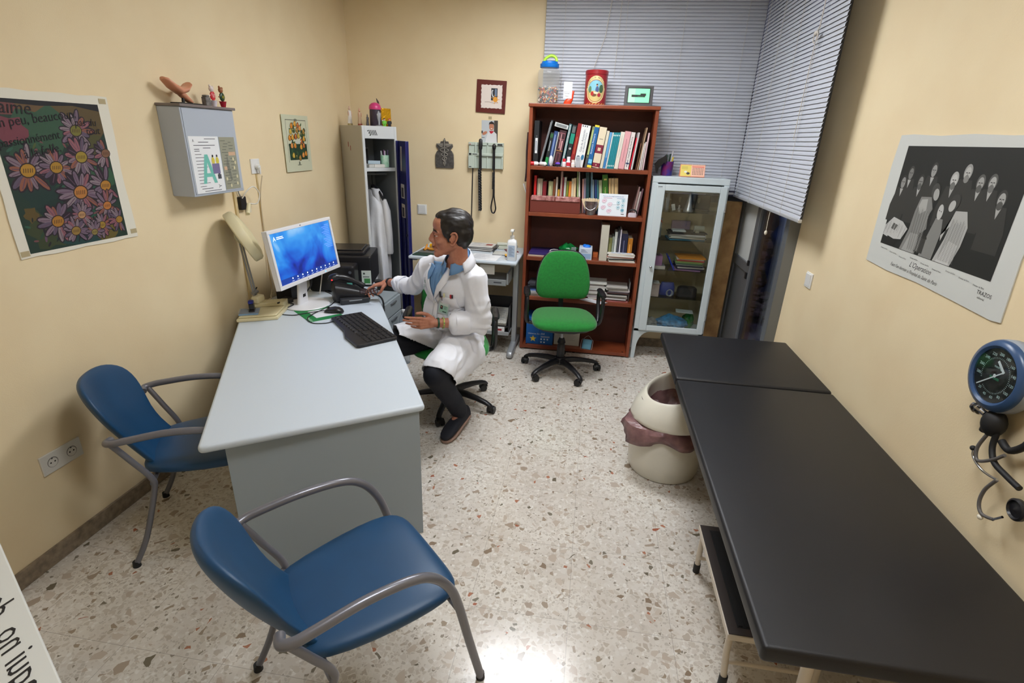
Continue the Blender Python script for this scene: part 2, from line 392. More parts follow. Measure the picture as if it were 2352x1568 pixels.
# ---------------------------------------------------------------- venetian blinds
m_slat = mat('blind_slat', (188, 192, 202), .4)
m_cord = mat('blind_cord', (196, 190, 182), .8)
def blind(label, o, u, wd, z0, z1, cords, nrm):
    t = thing('venetian_blind', label, 'blind', (o[0], o[1], z0))
    o = V((o[0], o[1], 0)); u = V(u); nrm = V(nrm)
    b = B(); z = z1-.04; pitch_ = .0254; i = 0
    while z > z0+.03:
        g = []
        for q in range(4):
            a = (q/3-.5)*.027; c = .003*(1-(2*q/3-1)**2)
            g.append([o+u*s+V((0, 0, 1))*(z+a*.955+.0004*math.sin(s*7+i))-nrm*(a*.30-c) for s in (0, wd)])
        b.loft(g, closed=False); z -= pitch_; i += 1
    sl = b.build('slats', t, m_slat, smooth=60, world=True)
    b = B(); b.axes(o, u, nrm, (0, 0, 1)); b.bx(0, wd, -.012, .012, z0, z0+.022)
    b.build('bottom_rail', t, mat('rail_silver', (214, 216, 222), .3, .5), bevel=.005, world=True)
    b = B(); b.axes(o, u, nrm, (0, 0, 1)); b.bx(0, wd, -.016, .016, z1-.03, z1)
    b.build('head_rail', t, m_slat, bevel=.003, world=True)
    for c in cords:
        b = B(); b.axes(o, u, nrm, (0, 0, 1))
        b.cyl((c, -.017, z0), (c, -.017, z1), .0016, n=6); b.cyl((c, .017, z0), (c, .017, z1), .0012, n=6)
        b.build('ladder_cord', t, m_cord, world=True)
    return t
bl1 = blind('wide closed grey venetian blind over the back window above the bookcase', (-.52, 4.965), (1, 0, 0), 1.735, 1.50, 3.06, (.16, .66, 1.12, 1.6), (0, -1, 0))
b = B(); b.tube([(.02, 4.94, 3.05), (-.02, 4.937, 2.7), (-.13, 4.937, 2.35)], .003, 6); b.build('pull_cord', bl1, m_cord, world=True)
b = B(); b.tube([(.09, 4.94, 3.05), (.085, 4.94, 2.7), (.08, 4.937, 2.4)], .0022, 6); b.build('tilt_wand', bl1, m_cord, world=True)
bl2 = blind('grey venetian blind over the garden door, its silver rail ending above the couch', (1.215, 4.93), (0, -1, 0), 1.60, 1.49, 3.06, (.13, .52, .92, 1.28), (-1, 0, 0))
b = B(); b.tube([(1.2, 3.62, 3.05), (1.19, 3.63, 2.7), (1.185, 3.62, 2.55), (1.18, 3.64, 2.52)], .003, 6)
b.tube([(1.18, 3.64+.03*math.cos(a), 2.5+.03*math.sin(a)) for a in [i*.5 for i in range(14)]], .003, 6)
b.tube([(1.185, 3.64, 2.52), (1.19, 3.66, 2.2), (1.19, 3.67, 1.95)], .0025, 6)
b.ell((1.18, 3.64, 2.52), (.012, .02, .012)); b.build('knotted_pull_cord', bl2, m_cord, smooth=50, world=True)
b = B(); b.tube([(1.2, 3.85, 1.49), (1.2, 3.855, 1.42), (1.2, 3.85, 1.36)], .002, 6); b.ell((1.2, 3.85, 1.35), (.01, .01, .016))
b.build('cord_pull', bl2, mat('ivory_plastic', (225, 218, 200), .4), smooth=50, world=True)

# ---------------------------------------------------------------- desk
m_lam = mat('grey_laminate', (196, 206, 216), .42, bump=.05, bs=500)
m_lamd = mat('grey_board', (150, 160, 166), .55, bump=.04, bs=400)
A_, B_ = V((-.684, 2.037)), V((-1.434, 1.512)); du = V((-.491, .871))
dk = thing('office_desk', 'large grey laminate office desk running along the left wall', 'desk', (-1.4, 2.6, 0))
def roundpoly(P, rads, k=6):
    out = []; n = len(P)
    for i in range(n):
        p = V(P[i]); a = (V(P[i-1])-p).normalized(); c = (V(P[(i+1) % n])-p).normalized(); r = rads[i]
        if r == 0: out.append(p); continue
        for j in range(k+1):
            t = j/k; out.append((p+a*r)*(1-t)**2+p*2*t*(1-t)+(p+c*r)*t*t)
    return out
TOP = [A_, B_, V((-2.292, 3.03)), V((-2.292, 3.62)), V((-1.56, 3.62))]
b = B(); b.prism(roundpoly(TOP, [.02, .03, 0, 0, 0]), .708, .74); b.build('desktop', dk, m_lam, smooth=30, bevel=.013, seg=4, world=True)
nx = V((.871, .491)); fu = (B_-A_).normalized()
def slab(b, p, q, th, z0, z1):
    p = V(p); q = V(q); d = (q-p).normalized(); n2 = V((-d.y, d.x))*th
    b.prism([p, q, q+n2, p+n2], z0, z1)
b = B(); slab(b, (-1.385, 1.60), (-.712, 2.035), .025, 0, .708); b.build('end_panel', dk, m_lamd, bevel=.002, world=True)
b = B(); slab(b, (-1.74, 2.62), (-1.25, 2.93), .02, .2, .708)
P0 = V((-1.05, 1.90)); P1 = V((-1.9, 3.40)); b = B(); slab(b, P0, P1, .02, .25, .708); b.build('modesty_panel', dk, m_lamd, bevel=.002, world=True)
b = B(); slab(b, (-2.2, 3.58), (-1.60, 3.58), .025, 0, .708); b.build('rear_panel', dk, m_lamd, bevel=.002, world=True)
# printer stand behind the desk
ps = thing('printer_stand', 'grey stand carrying the black printer next to the locker', 'stand', (-1.95, 3.95, 0))
b = B(); b.prism([(-2.292, 3.625), (-1.62, 3.625), (-1.70, 3.93), (-1.93, 4.22), (-2.292, 4.5)], .705, .74); b.build('top', ps, m_lam, bevel=.003, world=True)
for p in ((-2.2, 3.7), (-1.72, 3.7), (-2.2, 4.3), (-2.02, 4.12)):
    b = B(); b.bx(p[0]-.02, p[0]+.02, p[1]-.02, p[1]+.02, 0, .705); b.build('leg', ps, m_alud, bevel=.002, world=True)
# drawer pedestal
pd = thing('drawer_pedestal', 'grey three drawer pedestal under the far end of the desk beside the locker', 'drawer unit', (-1.73, 4.04, 0), rz=math.radians(90))
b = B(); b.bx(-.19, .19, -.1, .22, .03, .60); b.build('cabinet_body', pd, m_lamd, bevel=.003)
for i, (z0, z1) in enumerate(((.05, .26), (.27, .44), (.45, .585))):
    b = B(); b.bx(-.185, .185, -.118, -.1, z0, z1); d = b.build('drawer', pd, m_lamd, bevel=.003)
    b = B(); b.bx(-.06, .06, -.13, -.118, z1-.035, z1-.022); lab(b.build('handle', d, m_alu, bevel=.003), 'metal drawer handle')
# ---------------------------------------------------------------- blue visitor chairs
m_blue = mat('blue_leatherette', (20, 68, 108), .42, bump=.12, bs=320, var=.06, vs=6, bd=.001)
m_tube = mat('grey_lacquered_tube', (118, 118, 126), .28, .35)
m_rub = mat('black_rubber', (24, 24, 26), .6)
def blue_chair(label, loc, rz):
    t = thing('visitor_chair', label, 'chair', loc, rz, group='blue visitor chairs at the desk')
    # seat: y forward
    st = []
    for v, w_, h, zz in ((-.245, .12, .012, .455), (-.235, .17, .026, .455), (-.19, .205, .034, .455), (-.05, .235, .037, .458), (.1, .25, .038, .466), (.2, .245, .036, .468), (.245, .225, .032, .464), (.27, .19, .022, .458), (.278, .14, .008, .453)):
        st.append(((0, v, zz), (1, 0, 0), w_, (0, 0, 1), h))
    b = B(); b.sweep(st, 40, 3.2); b.build('seat', t, m_blue, smooth=70, sub=1)
    b = B(); b.sweep([((0, v, zz), (1, 0, 0), w_, (0, 0, 1), .012) for v, w_, zz in ((-.2, .15, .422), (0, .2, .424), (.18, .2, .43), (.22, .15, .43))], 24, 3); b.build('seat_pan', t, m_rub, smooth=60)
    st = []
    for s_, w_, h in ((0, .13, .010), (.012, .158, .02), (.05, .163, .026), (.12, .158, .028), (.2, .172, .028), (.28, .200, .028), (.35, .213, .028), (.41, .207, .027), (.45, .185, .025), (.478, .145, .02), (.49, .10, .012), (.494, .05, .005)):
        a = math.radians(14+16*s_)
        cy = -.205 - s_*math.sin(math.radians(26.5)) ; cz = .425 + s_*math.cos(math.radians(26.5))
        st.append(((0, cy-.02*math.sin(s_*6), cz), (1, 0, 0), w_, (0, math.cos(a), math.sin(a)), h))
    rr = B(); rr.sweep(st, 40, 2.6)
    # wrap the shell slightly round the sitter
    rr.v = [V((p.x, p.y+1.5*p.x*p.x, p.z)) for p in rr.v]
    rr.build('backrest', t, m_blue, smooth=70, sub=1)
    for s in (-1, 1):
        x = .275*s
        path = [(x*.93, .335, .012), (x*.98, .275, .25), (x*1.02, .225, .46), (x*1.04, .19, .56), (x*1.04, .135, .635), (x*1.04, .06, .672), (x*1.04, -.08, .683), (x*1.05, -.22, .672), (x*1.04, -.275, .665), (x*.98, -.305, .66), (x*.85, -.30, .655)]
        b = B(); b.tube(path, .0155, 14, smooth=8); lab(b.build('arm_and_front_leg', t, m_tube, smooth=60), 'grey tube bent into armrest and front leg')
        b = B(); b.tube([(x*1.0, -.29, .655), (x*.96, -.24, .56), (x*.92, -.185, .45), (x*.91, -.19, .38), (x*.93, -.26, .15), (x*.95, -.325, .012)], .0125, 14, smooth=8); b.build('rear_leg', t, m_tube, smooth=60)
        for p in ((x*.93, .335), (x*.95, -.325)):
            b = B(); b.cyl((p[0], p[1], 0), (p[0], p[1], .028), .017, .015); b.build('foot_cap', t, m_rub, smooth=50)
    for y, z, hx_ in ((-.19, .42, .25), (.232, .425, .275)):
        b = B(); b.cyl((-hx_, y, z), (hx_, y, z), .010, n=10); b.build('crossbar', t, m_tube, smooth=50)
    return t
def face_rz(f): return math.atan2(f[1], f[0])-PI/2
blue_chair('blue padded armchair in the foreground, nearest the camera, by the desk end panel', (-.68, 1.27, 0), face_rz((.69, .72)))
blue_chair('blue padded armchair against the left wall, pushed under the desk beside the double socket', (-1.77, 1.956, 0), face_rz((.88, .47)))

# ---------------------------------------------------------------- green swivel chairs
m_green = mat('green_cloth', (20, 128, 44), .9, bump=.35, bs=700, var=.12, vs=60, sheen=.3, bd=.001)
m_blk = mat('black_moulded_plastic', (26, 26, 30), .38, bump=.1, bs=500, bd=.0005)
m_wheel = mat('caster_wheel', (18, 18, 20), .45)
def green_chair(label, loc, rz, base_rot, base_off=(0, 0)):
    t = thing('swivel_chair', label, 'office chair', loc, rz, group='green swivel chairs')
    st = []
    for v, w_, h, zz in ((-.24, .10, .01, .49), (-.232, .18, .028, .49), (-.19, .235, .038, .49), (-.05, .268, .042, .49), (.08, .275, .042, .492), (.17, .268, .04, .49), (.215, .24, .036, .484), (.24, .19, .026, .478), (.25, .12, .008, .472)):
        st.append(((0, v, zz), (1, 0, 0), w_, (0, 0, 1), h))
    b = B(); b.sweep(st, 40, 3); b.build('seat', t, m_green, smooth=70, sub=1)
    b = B(); b.sweep([((0, v, .452), (1, 0, 0), w_, (0, 0, 1), .022) for v, w_ in ((-.22, .13), (-.16, .2), (0, .24), (.14, .235), (.2, .19), (.225, .12))], 32, 3); b.build('seat_shell', t, m_blk, smooth=60)
    bk = B(); st = []
    for s_, w_, h in ((0, .15, .01), (.01, .2, .024), (.05, .228, .034), (.12, .236, .036), (.22, .226, .036), (.30, .205, .034), (.36, .175, .030), (.40, .13, .022), (.415, .07, .008)):
        a = math.radians(6+16*s_); y = -.215-.05*s_+.09*(s_-.12)**2*-2
        st.append(((0, y, .60+s_), (1, 0, 0), w_, (0, math.cos(a), math.sin(a)), h))
    bk.sweep(st, 40, 2.8); bk.v = [V((p.x, p.y+.35*p.x*p.x, p.z)) for p in bk.v]; bk.build('backrest', t, m_green, smooth=70, sub=1)
    sh = B(); sh.sweep([((c[0][0], c[0][1]-.03, c[0][2]+.002), c[1], c[2]*1.015, c[3], c[4]*.6) for c in st], 40, 2.8); sh.v = [V((p.x, p.y+.35*p.x*p.x, p.z)) for p in sh.v]
    sh.build('back_shell', t, m_blk, smooth=70)
    b = B(); b.tube([(0, -.05, .43), (0, -.2, .43), (0, -.29, .48), (0, -.295, .62), (0, -.27, .8)], .022, 10, flat=.5, smooth=5); b.build('back_support', t, m_blk, smooth=60)
    for s in (-1, 1):
        x = .315*s
        b = B()
        b.tube([(x*.75, .0, .44), (x*.95, .0, .45), (x, .02, .50), (x, .055, .60), (x, .05, .675), (x, -.01, .70), (x, -.1, .70), (x, -.16, .675), (x*.99, -.155, .6), (x*.98, -.09, .5), (x*.95, -.04, .45)], .019, 12, flat=.85, smooth=6)
        b.sweep([((x, y, .705), (1, 0, 0), w_, (0, 0, 1), .014) for y, w_ in ((-.17, .015), (-.15, .026), (0, .03), (.05, .026), (.07, .014))], 16, 2.5)
        b.build('armrest', t, m_blk, smooth=60)
    ox, oy = base_off
    b = B(); b.cyl((ox, oy, .30), (ox, oy, .44), .014); lab(b.build('gas_lift', t, mat('steel', (150, 152, 156), .3, .8), smooth=50), 'steel gas lift')
    b = B(); b.lathe([(.028, .13), (.034, .15), (.034, .24), (.028, .26), (.036, .27), (.03, .29), (.022, .31)], (ox, oy, 0)); b.build('column_cover', t, m_blk, smooth=40)
    b = B(); b.bx(-.08, .08, -.1, .08, .425, .45); b.cyl((.06, .02, .435), (.2, .03, .425), .006); b.build('mechanism', t, m_blk, smooth=40, bevel=.004)
    st_ = B(); st_.lathe([(.045, .075), (.05, .10), (.045, .135), (.03, .14)], (ox, oy, 0)); st = st_.build('star_base', t, m_blk, smooth=50)
    for k in range(5):
        a = base_rot+2*PI*k/5; d = V((math.cos(a), math.sin(a), 0)); n_ = V((-d.y, d.x, 0)); o = V((ox, oy, 0))
        b = B(); b.sweep([(o+d*r+V((0, 0, z)), n_, w_, (0, 0, 1), h) for r, z, w_, h in ((.03, .105, .026, .024), (.12, .108, .024, .022), (.22, .098, .021, .018), (.30, .082, .019, .016), (.335, .068, .018, .014), (.35, .058, .014, .01))], 14, 3)
        leg = b.build('leg', st, m_blk, smooth=60)
        c = o+d*.335; g = a+.7+k
        e = V((math.cos(g), math.sin(g), 0)); h_ = V((-e.y, e.x, 0))
        b = B()
        for s in (-1, 1): b.cyl(c+e*.02+h_*(s*.008)+V((0, 0, .029)), c+e*.02+h_*(s*.028)+V((0, 0, .029)), .028, .026, 18)
        b.cyl(c+V((0, 0, .03)), c+V((0, 0, .062)), .008, n=8)
        b.sweep([(c+e*x_+V((0, 0, z)), h_, .02, V((0, 0, 1)), hh) for x_, z, hh in ((-.012, .045, .012), (.01, .05, .014), (.04, .042, .012), (.05, .034, .006))], 12, 3)
        b.build('caster', st, m_wheel, smooth=50)
    return t
green_chair('empty green swivel chair with black arms standing before the bookcase', (-.165, 4.20, 0), PI+.15, math.radians(-100))
green_chair('green swivel chair under the seated man in the white coat', (-.93, 3.42, 0), PI+.22, math.radians(76))
# ---------------------------------------------------------------- bookcase
m_cherry = mat('cherry_veneer', (140, 68, 38), .4, var=.22, vs=5, tint=(116, 52, 28), coat=.15)
m_cherryd = mat('cherry_back_panel', (84, 38, 26), .6, var=.15, vs=6)
BX0, BX1, BY0, BY1 = -.583, .458, 4.63, 4.925
SH = [.045, .53, .905, 1.30, 1.687]          # shelf top heights
bc = thing('bookcase', 'tall cherry wood bookcase with five open shelves against the back wall', 'bookcase', (-.06, 4.79, 0))
b = B(); b.bx(BX0, BX0+.028, BY0, BY1, .01, 2.145); b.build('side_panel', bc, m_cherry, bevel=.002, world=True)
b = B(); b.bx(BX1-.028, BX1, BY0, BY1, .01, 2.145); b.build('side_panel', bc, m_cherry, bevel=.002, world=True)
b = B(); b.bx(BX0-.008, BX1+.008, BY0-.012, BY1, 2.145, 2.172); b.build('top_panel', bc, m_cherry, bevel=.004, world=True)
b = B(); b.bx(BX0+.028, BX1-.028, BY1-.012, BY1-.002, .02, 2.145); b.build('back_panel', bc, m_cherryd, world=True)
for i, z in enumerate(SH):
    b = B(); b.bx(BX0+.0285, BX1-.0285, BY0+.004, BY1-.014, z-.032, z); b.build('shelf', bc, m_cherry, bevel=.002, world=True)
for x in (BX0+.06, BX1-.06):
    b = B(); b.cyl((x, BY0+.04, 0), (x, BY0+.04, .012), .02); b.build('foot', bc, m_rub, world=True)
    b = B(); b.cyl((x, BY0+.03, .0451), (x, BY0+.03, .0465), .008); b.build('shelf_plug', bc, m_rub, world=True)

# ---------------------------------------------------------------- glass cabinet
m_enam = mat('white_enamel_cabinet', (205, 216, 220), .3, bump=.03, bs=90)
m_gl = glassy('cabinet_glass', (.95, .975, .965))
m_gls = glassy('glass_shelf', (.86, .92, .90), .05)
VX0, VX1, VY0, VY1, VZ0, VZ1 = .475, 1.10, 4.66, 4.94, .27, 1.645
vt = thing('glass_cabinet', 'white enamelled medical display cabinet with a glass door, right of the bookcase', 'cabinet', (.79, 4.82, 0))
b = B()
b.bx(VX0, VX0+.05, VY0, VY0+.02, VZ0, VZ1-.05); b.bx(VX1-.045, VX1, VY0, VY0+.02, VZ0, VZ1-.05); b.bx(VX0, VX1, VY0, VY0+.02, VZ1-.05, VZ1); b.bx(VX0, VX1, VY0, VY0+.02, VZ0, VZ0+.03)
b.bx(VX0, VX1, VY0+.02, VY1, VZ1-.01, VZ1); b.bx(VX0, VX1, VY0+.02, VY1, VZ0, VZ0+.02)
for x0, x1 in ((VX0, VX0+.012), (VX1-.012, VX1)):
    b.bx(x0, x1, VY0+.02, VY0+.05, VZ0+.02, VZ1-.01); b.bx(x0, x1, VY1-.03, VY1, VZ0+.02, VZ1-.01); b.bx(x0, x1, VY0+.05, VY1-.03, VZ1-.05, VZ1-.01); b.bx(x0, x1, VY0+.05, VY1-.03, VZ0+.02, VZ0+.06)
b.build('cabinet_frame', vt, m_enam, bevel=.005, world=True)
def cleg(x0, s, y0, y1):
    pts = [(x0, 0), (x0+s*.035, 0), (x0+s*.04, .10)]
    for i in range(8):
        a = i/7*PI/2; pts.append((x0+s*(.04+.11*(1-math.cos(a))), .10+.17*math.sin(a)))
    pts += [(x0, .27)]
    b = B(); b.axes((0, 0, 0), (1, 0, 0), (0, 0, 1), (0, 1, 0)); b.prism(pts, y0, y1); return b
for x0, s in ((VX0, 1), (VX1, -1)):
    for y0 in (VY0, VY1-.02):
        cleg(x0, s, y0, y0+.02).build('leg', vt, m_enam, bevel=.004, world=True)
b = B(); b.bx(VX0+.012, VX1-.012, VY1-.006, VY1, VZ0+.02, VZ1-.01); lab(b.build('back_glass', vt, m_gl, world=True), 'glass back')
for x in (VX0+.004, VX1-.008):
    b = B(); b.bx(x, x+.004, VY0+.05, VY1-.03, VZ0+.06, VZ1-.05); lab(b.build('side_glass', vt, m_gl, world=True), 'glass side')
for z in (.60, .855, 1.12, 1.36):
    b = B(); b.bx(VX0+.014, VX1-.014, VY0+.03, VY1-.008, z-.006, z); lab(b.build('glass_shelf', vt, m_gls, world=True), 'clear glass shelf')
# door standing a few millimetres proud, ajar on the left
DX0, DX1, DZ0, DZ1, DY = .515, 1.085, .29, 1.585, 4.636
b = B(); b.bx(DX0, DX0+.07, DY, DY+.02, DZ0, DZ1); b.bx(DX1-.055, DX1, DY, DY+.02, DZ0, DZ1); b.bx(DX0+.07, DX1-.055, DY, DY+.02, DZ1-.05, DZ1); b.bx(DX0+.07, DX1-.055, DY, DY+.02, DZ0, DZ0+.05)
vd = b.build('door', vt, m_enam, bevel=.004, world=True)
def sub(bb, name, par, m, **k):      # sub-part of a part whose thing has a known matrix
    PM.setdefault(par.name, PM[par.parent.name])
    return bb.build(name, par, m, world=True, **k)
b = B(); b.bx(DX0+.07, DX1-.055, DY+.008, DY+.012, DZ0+.05, DZ1-.05); lab(sub(b, 'pane', vd, m_gl), 'glass pane of the cabinet door')
b = B(); b.cyl((DX0+.035, DY, .885), (DX0+.035, DY-.012, .885), .005); b.ell((DX0+.035, DY-.016, .885), .012); lab(sub(b, 'knob', vd, mat('chrome', (200, 202, 208), .12, 1), smooth=50), 'round chrome knob')
for z in (.46, 1.42):
    b = B(); b.cyl((DX1+.005, DY-.004, z-.035), (DX1+.005, DY-.004, z+.035), .007); lab(sub(b, 'hinge', vd, mat('chrome', (200, 202, 208), .12, 1), smooth=50), 'metal hinge')
b = B(); b.axes((DX0+.012, DY-.0005, 1.548), (1, 0, 0), (0, 0, 1), (0, -1, 0)); b.rect(0, .016, .035, .02)
for i in range(3): b.poly([(i*.012+.002, .008), (i*.012+.010, .008), (i*.012+.006, .013)])
lab(sub(b, 'door_marking', vd, ink((20, 20, 22))), 'small black marking on the door corner')
b = B(); b.bx(VX0+.052, VX0+.056, VY0-.004, VY0-.001, .34, 1.57); sub(b, 'door_seal', vd, m_rub)

# plank behind the cabinet
b = B(); b.bx(1.125, 1.262, 4.80, 4.84, 0, 1.46); tag(b.build('wooden_plank', mats=mat('raw_pine', (164, 128, 80), .7, var=.35, vs=9, tint=(120, 86, 50)), bevel=.003), 'raw wooden plank standing upright between the glass cabinet and the garden door', 'plank')

# ---------------------------------------------------------------- side computer table
m_sil = mat('silver_painted_steel', (168, 172, 176), .35, .45)
stb = thing('computer_table', 'small light grey wheeled computer table behind the seated man', 'table', (-1.08, 4.65, 0))
b = B(); b.bx(-1.56, -.60, 4.31, 4.99, .885, .91); b.build('tabletop', stb, m_lam, bevel=.008, seg=3, world=True)
for x in (-1.52, -.64):
    b = B(); b.bx(x-.022, x+.022, 4.58, 4.66, .07, .885); b.build('upright', stb, m_sil, bevel=.006, world=True)
    b = B(); b.sweep([((x, y, z), (1, 0, 0), w_, (0, 0, 1), h) for y, z, w_, h in ((4.34, .025, .02, .01), (4.37, .035, .03, .032), (4.6, .055, .03, .032), (4.85, .035, .03, .028), (4.9, .02, .02, .01))], 14, 4); b.build('foot', stb, m_sil, smooth=50, world=True)
    b = B(); b.bx(x-.02, x+.02, 4.36, 4.95, .862, .884); b.build('bracket', stb, m_sil, bevel=.004, world=True)
b = B(); b.bx(-1.47, -.69, 4.36, 4.72, .70, .718); b.bx(-1.47, -.69, 4.345, 4.362, .69, .745); lab(b.build('keyboard_tray', stb, m_sil, bevel=.004, world=True), 'pull-out keyboard tray')
for x in (-1.49, -.68):
    b = B(); b.bx(x-.008, x+.008, 4.36, 4.72, .70, .80); b.build('tray_hanger', stb, m_sil, world=True)
b = B(); b.bx(-1.49, -.665, 4.42, 4.76, .20, .215); b.bx(-1.49, -.665, 4.42, 4.432, .215, .235); b.build('lower_shelf', stb, m_sil, bevel=.003, world=True)
b = B(); b.axes((-.80, 4.3445, .712), (1, 0, 0), (0, 0, 1), (0, -1, 0)); b.rect(0, 0, .07, .012); b.build('maker_plate', stb, ink((70, 74, 80)), world=True)
b = B(); b.bx(-.93, -.80, 4.375, 4.385, .78, .862); b.build('hanging_label', stb, ink((232, 230, 224)), world=True)

# ---------------------------------------------------------------- locker with open door, set across the corner
m_lock = mat('locker_grey_beige', (178, 174, 164), .5, bump=.04, bs=200)
m_lockf = mat('locker_pale_frame', (206, 210, 212), .4)
m_lockin = mat('locker_inside', (140, 146, 150), .6)
m_navy = mat('navy_painted_steel', (20, 24, 92), .35)
# local axes: x along the front (0..W), y into the depth, z up
LW, LD, LH = .315, .47, 1.955
ang = math.atan2(.737, .676)
lk = thing('locker', 'tall narrow grey beige locker standing open across the corner, its navy door swung wide', 'locker', (-1.95, 4.40, 0), rz=ang)
b = B(); b.bx(0, .012, .018, LD, .05, LH-.012); lab(b.build('side_panel', lk, m_lock, bevel=.002), 'grey beige side panel')
b = B(); b.bx(LW-.012, LW, .018, LD, .05, LH-.012); b.build('side_panel', lk, m_lockin, bevel=.002)
b = B(); b.bx(0, LW, .018, LD, LH-.012, LH); b.build('top_panel', lk, m_lock, bevel=.002)
b = B(); b.bx(0, LW, .018, LD, .05, .07); b.build('bottom_panel', lk, m_lockin)
b = B(); b.bx(.012, LW-.012, LD-.012, LD, .07, LH-.012); b.build('back_panel', lk, m_lockin)
b = B(); b.bx(0, .022, 0, .018, .05, LH); b.bx(LW-.022, LW, 0, .018, .05, LH); b.bx(.022, LW-.022, 0, .018, LH-.10, LH); b.bx(.022, LW-.022, 0, .018, .05, .09)
fr = b.build('front_frame', lk, m_lockf, bevel=.002)
b = B(); b.bx(.012, LW-.012, .02, LD-.012, 1.60, 1.615); b.bx(.012, LW-.012, .008, .02, 1.59, 1.62); lab(b.build('shelf', lk, m_lockf, bevel=.002), 'pale upper shelf')
b = B(); b.cyl((.013, .2, 1.555), (LW-.013, .2, 1.555), .008); b.build('hanging_rail', lk, m_sil)
b = B()
b.axes((0, -.0006, 0), (1, 0, 0), (0, 0, 1), (0, -1, 0))
for i in range(5): b.line([(.062+i*.014, LH-.035), (.076+i*.014, LH-.072)], .0065)
for i in range(3): b.disc(.052+i*.009, LH-.04-.017*i, .005)
lab(b.build('vent_slots', lk, ink((16, 16, 18))), 'black ventilation slots above the opening')
for x in (.03, LW-.03):
    for y in (.04, LD-.04):
        b = B(); b.cyl((x, y, 0), (x, y, .05), .012); b.build('foot', lk, m_rub)
# labels of red tape on the side
b = B(); b.bx(-.001, 0, .30, .312, 1.78, 1.82); b.bx(-.001, 0, .26, .27, 1.75, 1.79); lab(b.build('tape_mark', lk, ink((140, 50, 45))), 'red tape marks')
# door, hinged at the right front corner
dang = math.radians(-102)
dl = thing.__globals__['bpy'].data.objects.new('door', None); COL.objects.link(dl); dl.parent = lk; dl.location = (LW+.004, -.003, 0); dl.rotation_euler = (0, 0, dang)
lab(dl, 'navy blue door swung open')
b = B(); b.bx(0, .30, .0, .012, .09, LH-.11); b.bx(0, .018, -.018, .0, .09, LH-.11); b.bx(.282, .30, -.018, .0, .09, LH-.11); b.bx(.13, .165, -.012, .0, .11, LH-.75)
b.build('door_leaf', dl, m_navy, bevel=.003)
b = B(); b.axes((0, -.0035, 0), (1, 0, 0), (0, 0, 1), (0, -1, 0))
bb = B(); bb.box((.10, -.0015, 1.70), (.03, .002, .20), ry=.10); lab(bb.build('tie', dl, ink((190, 180, 176))), 'strip of pale ribbon stuck inside the door')
for z, c in ((1.44, (196, 196, 200)), (1.27, (200, 190, 184))):
    bb = B(); bb.use(ink(c)).bx(.06, .16, -.002, -.0002, z-.07, z+.05); bb.use(ink((60, 58, 66))).bx(.08, .14, -.003, -.002, z-.06, z+.02)
    lab(bb.build('photo_card', dl), 'small photo card')
bb = B(); bb.cyl((.22, .0, 1.06), (.22, -.014, 1.06), .012); bb.build('lock', dl, mat('chrome', (200, 202, 208), .12, 1), smooth=50)

# ---------------------------------------------------------------- examination couch
m_vinyl = mat('black_vinyl', (21, 22, 28), .45, bump=.25, bs=420, bd=.0012, var=.1, vs=3)
m_leg = mat('cream_tube', (214, 204, 190), .35)
cz = .70
co = thing('examination_couch', 'long black upholstered examination couch along the right wall', 'examination couch', (.94, 2.2, 0))
def cushion(x0, x1, y0, y1, z0, z1, name):
    b = B(); b.bx(x0, x1, y0, y1, z0, z1)
    o = b.build(name, co, m_vinyl, world=True, bevel=.014, seg=4)
    o.data.polygons.foreach_set('use_smooth', [True]*len(o.data.polygons)); return o
cushion(.535, 1.345, 1.05, 2.69, cz-.055, cz, 'long_cushion'); cushion(.535, 1.345, 2.70, 3.44, cz-.05, cz+.004, 'head_cushion')
b = B()
for x in (.60, 1.30): b.bx(x-.015, x+.015, 1.12, 3.36, cz-.09, cz-.056)
for y in (1.12, 2.66, 3.34): b.bx(.60, 1.30, y-.015, y+.015, cz-.09, cz-.056)
b.build('bed_frame', co, m_leg, bevel=.004, world=True)
for x in (.74, 1.22):
    for y in (1.2, 3.25):
        s = 1 if y < 2 else -1
        b = B(); b.tube([(x, y, cz-.09), (x, y-.02*s, .3), (x, y-.03*s, .03)], .017, 12); b.build('leg', co, m_leg, smooth=50, world=True)
        b = B(); b.cyl((x, y-.03*s, 0), (x, y-.03*s, .04), .021); b.build('foot_cap', co, m_rub, smooth=50, world=True)
    pass
for y in (1.2, 3.25):
    b = B(); b.cyl((.74, y, .27), (1.22, y, .27), .010); b.build('rail', co, m_leg, smooth=50, world=True)
b = B(); b.cyl((.72, 1.2, cz-.08), (1.15, 2.6, .27), .007); b.build('brace', co, mat('steel', (150, 152, 156), .3, .8), smooth=50, world=True)

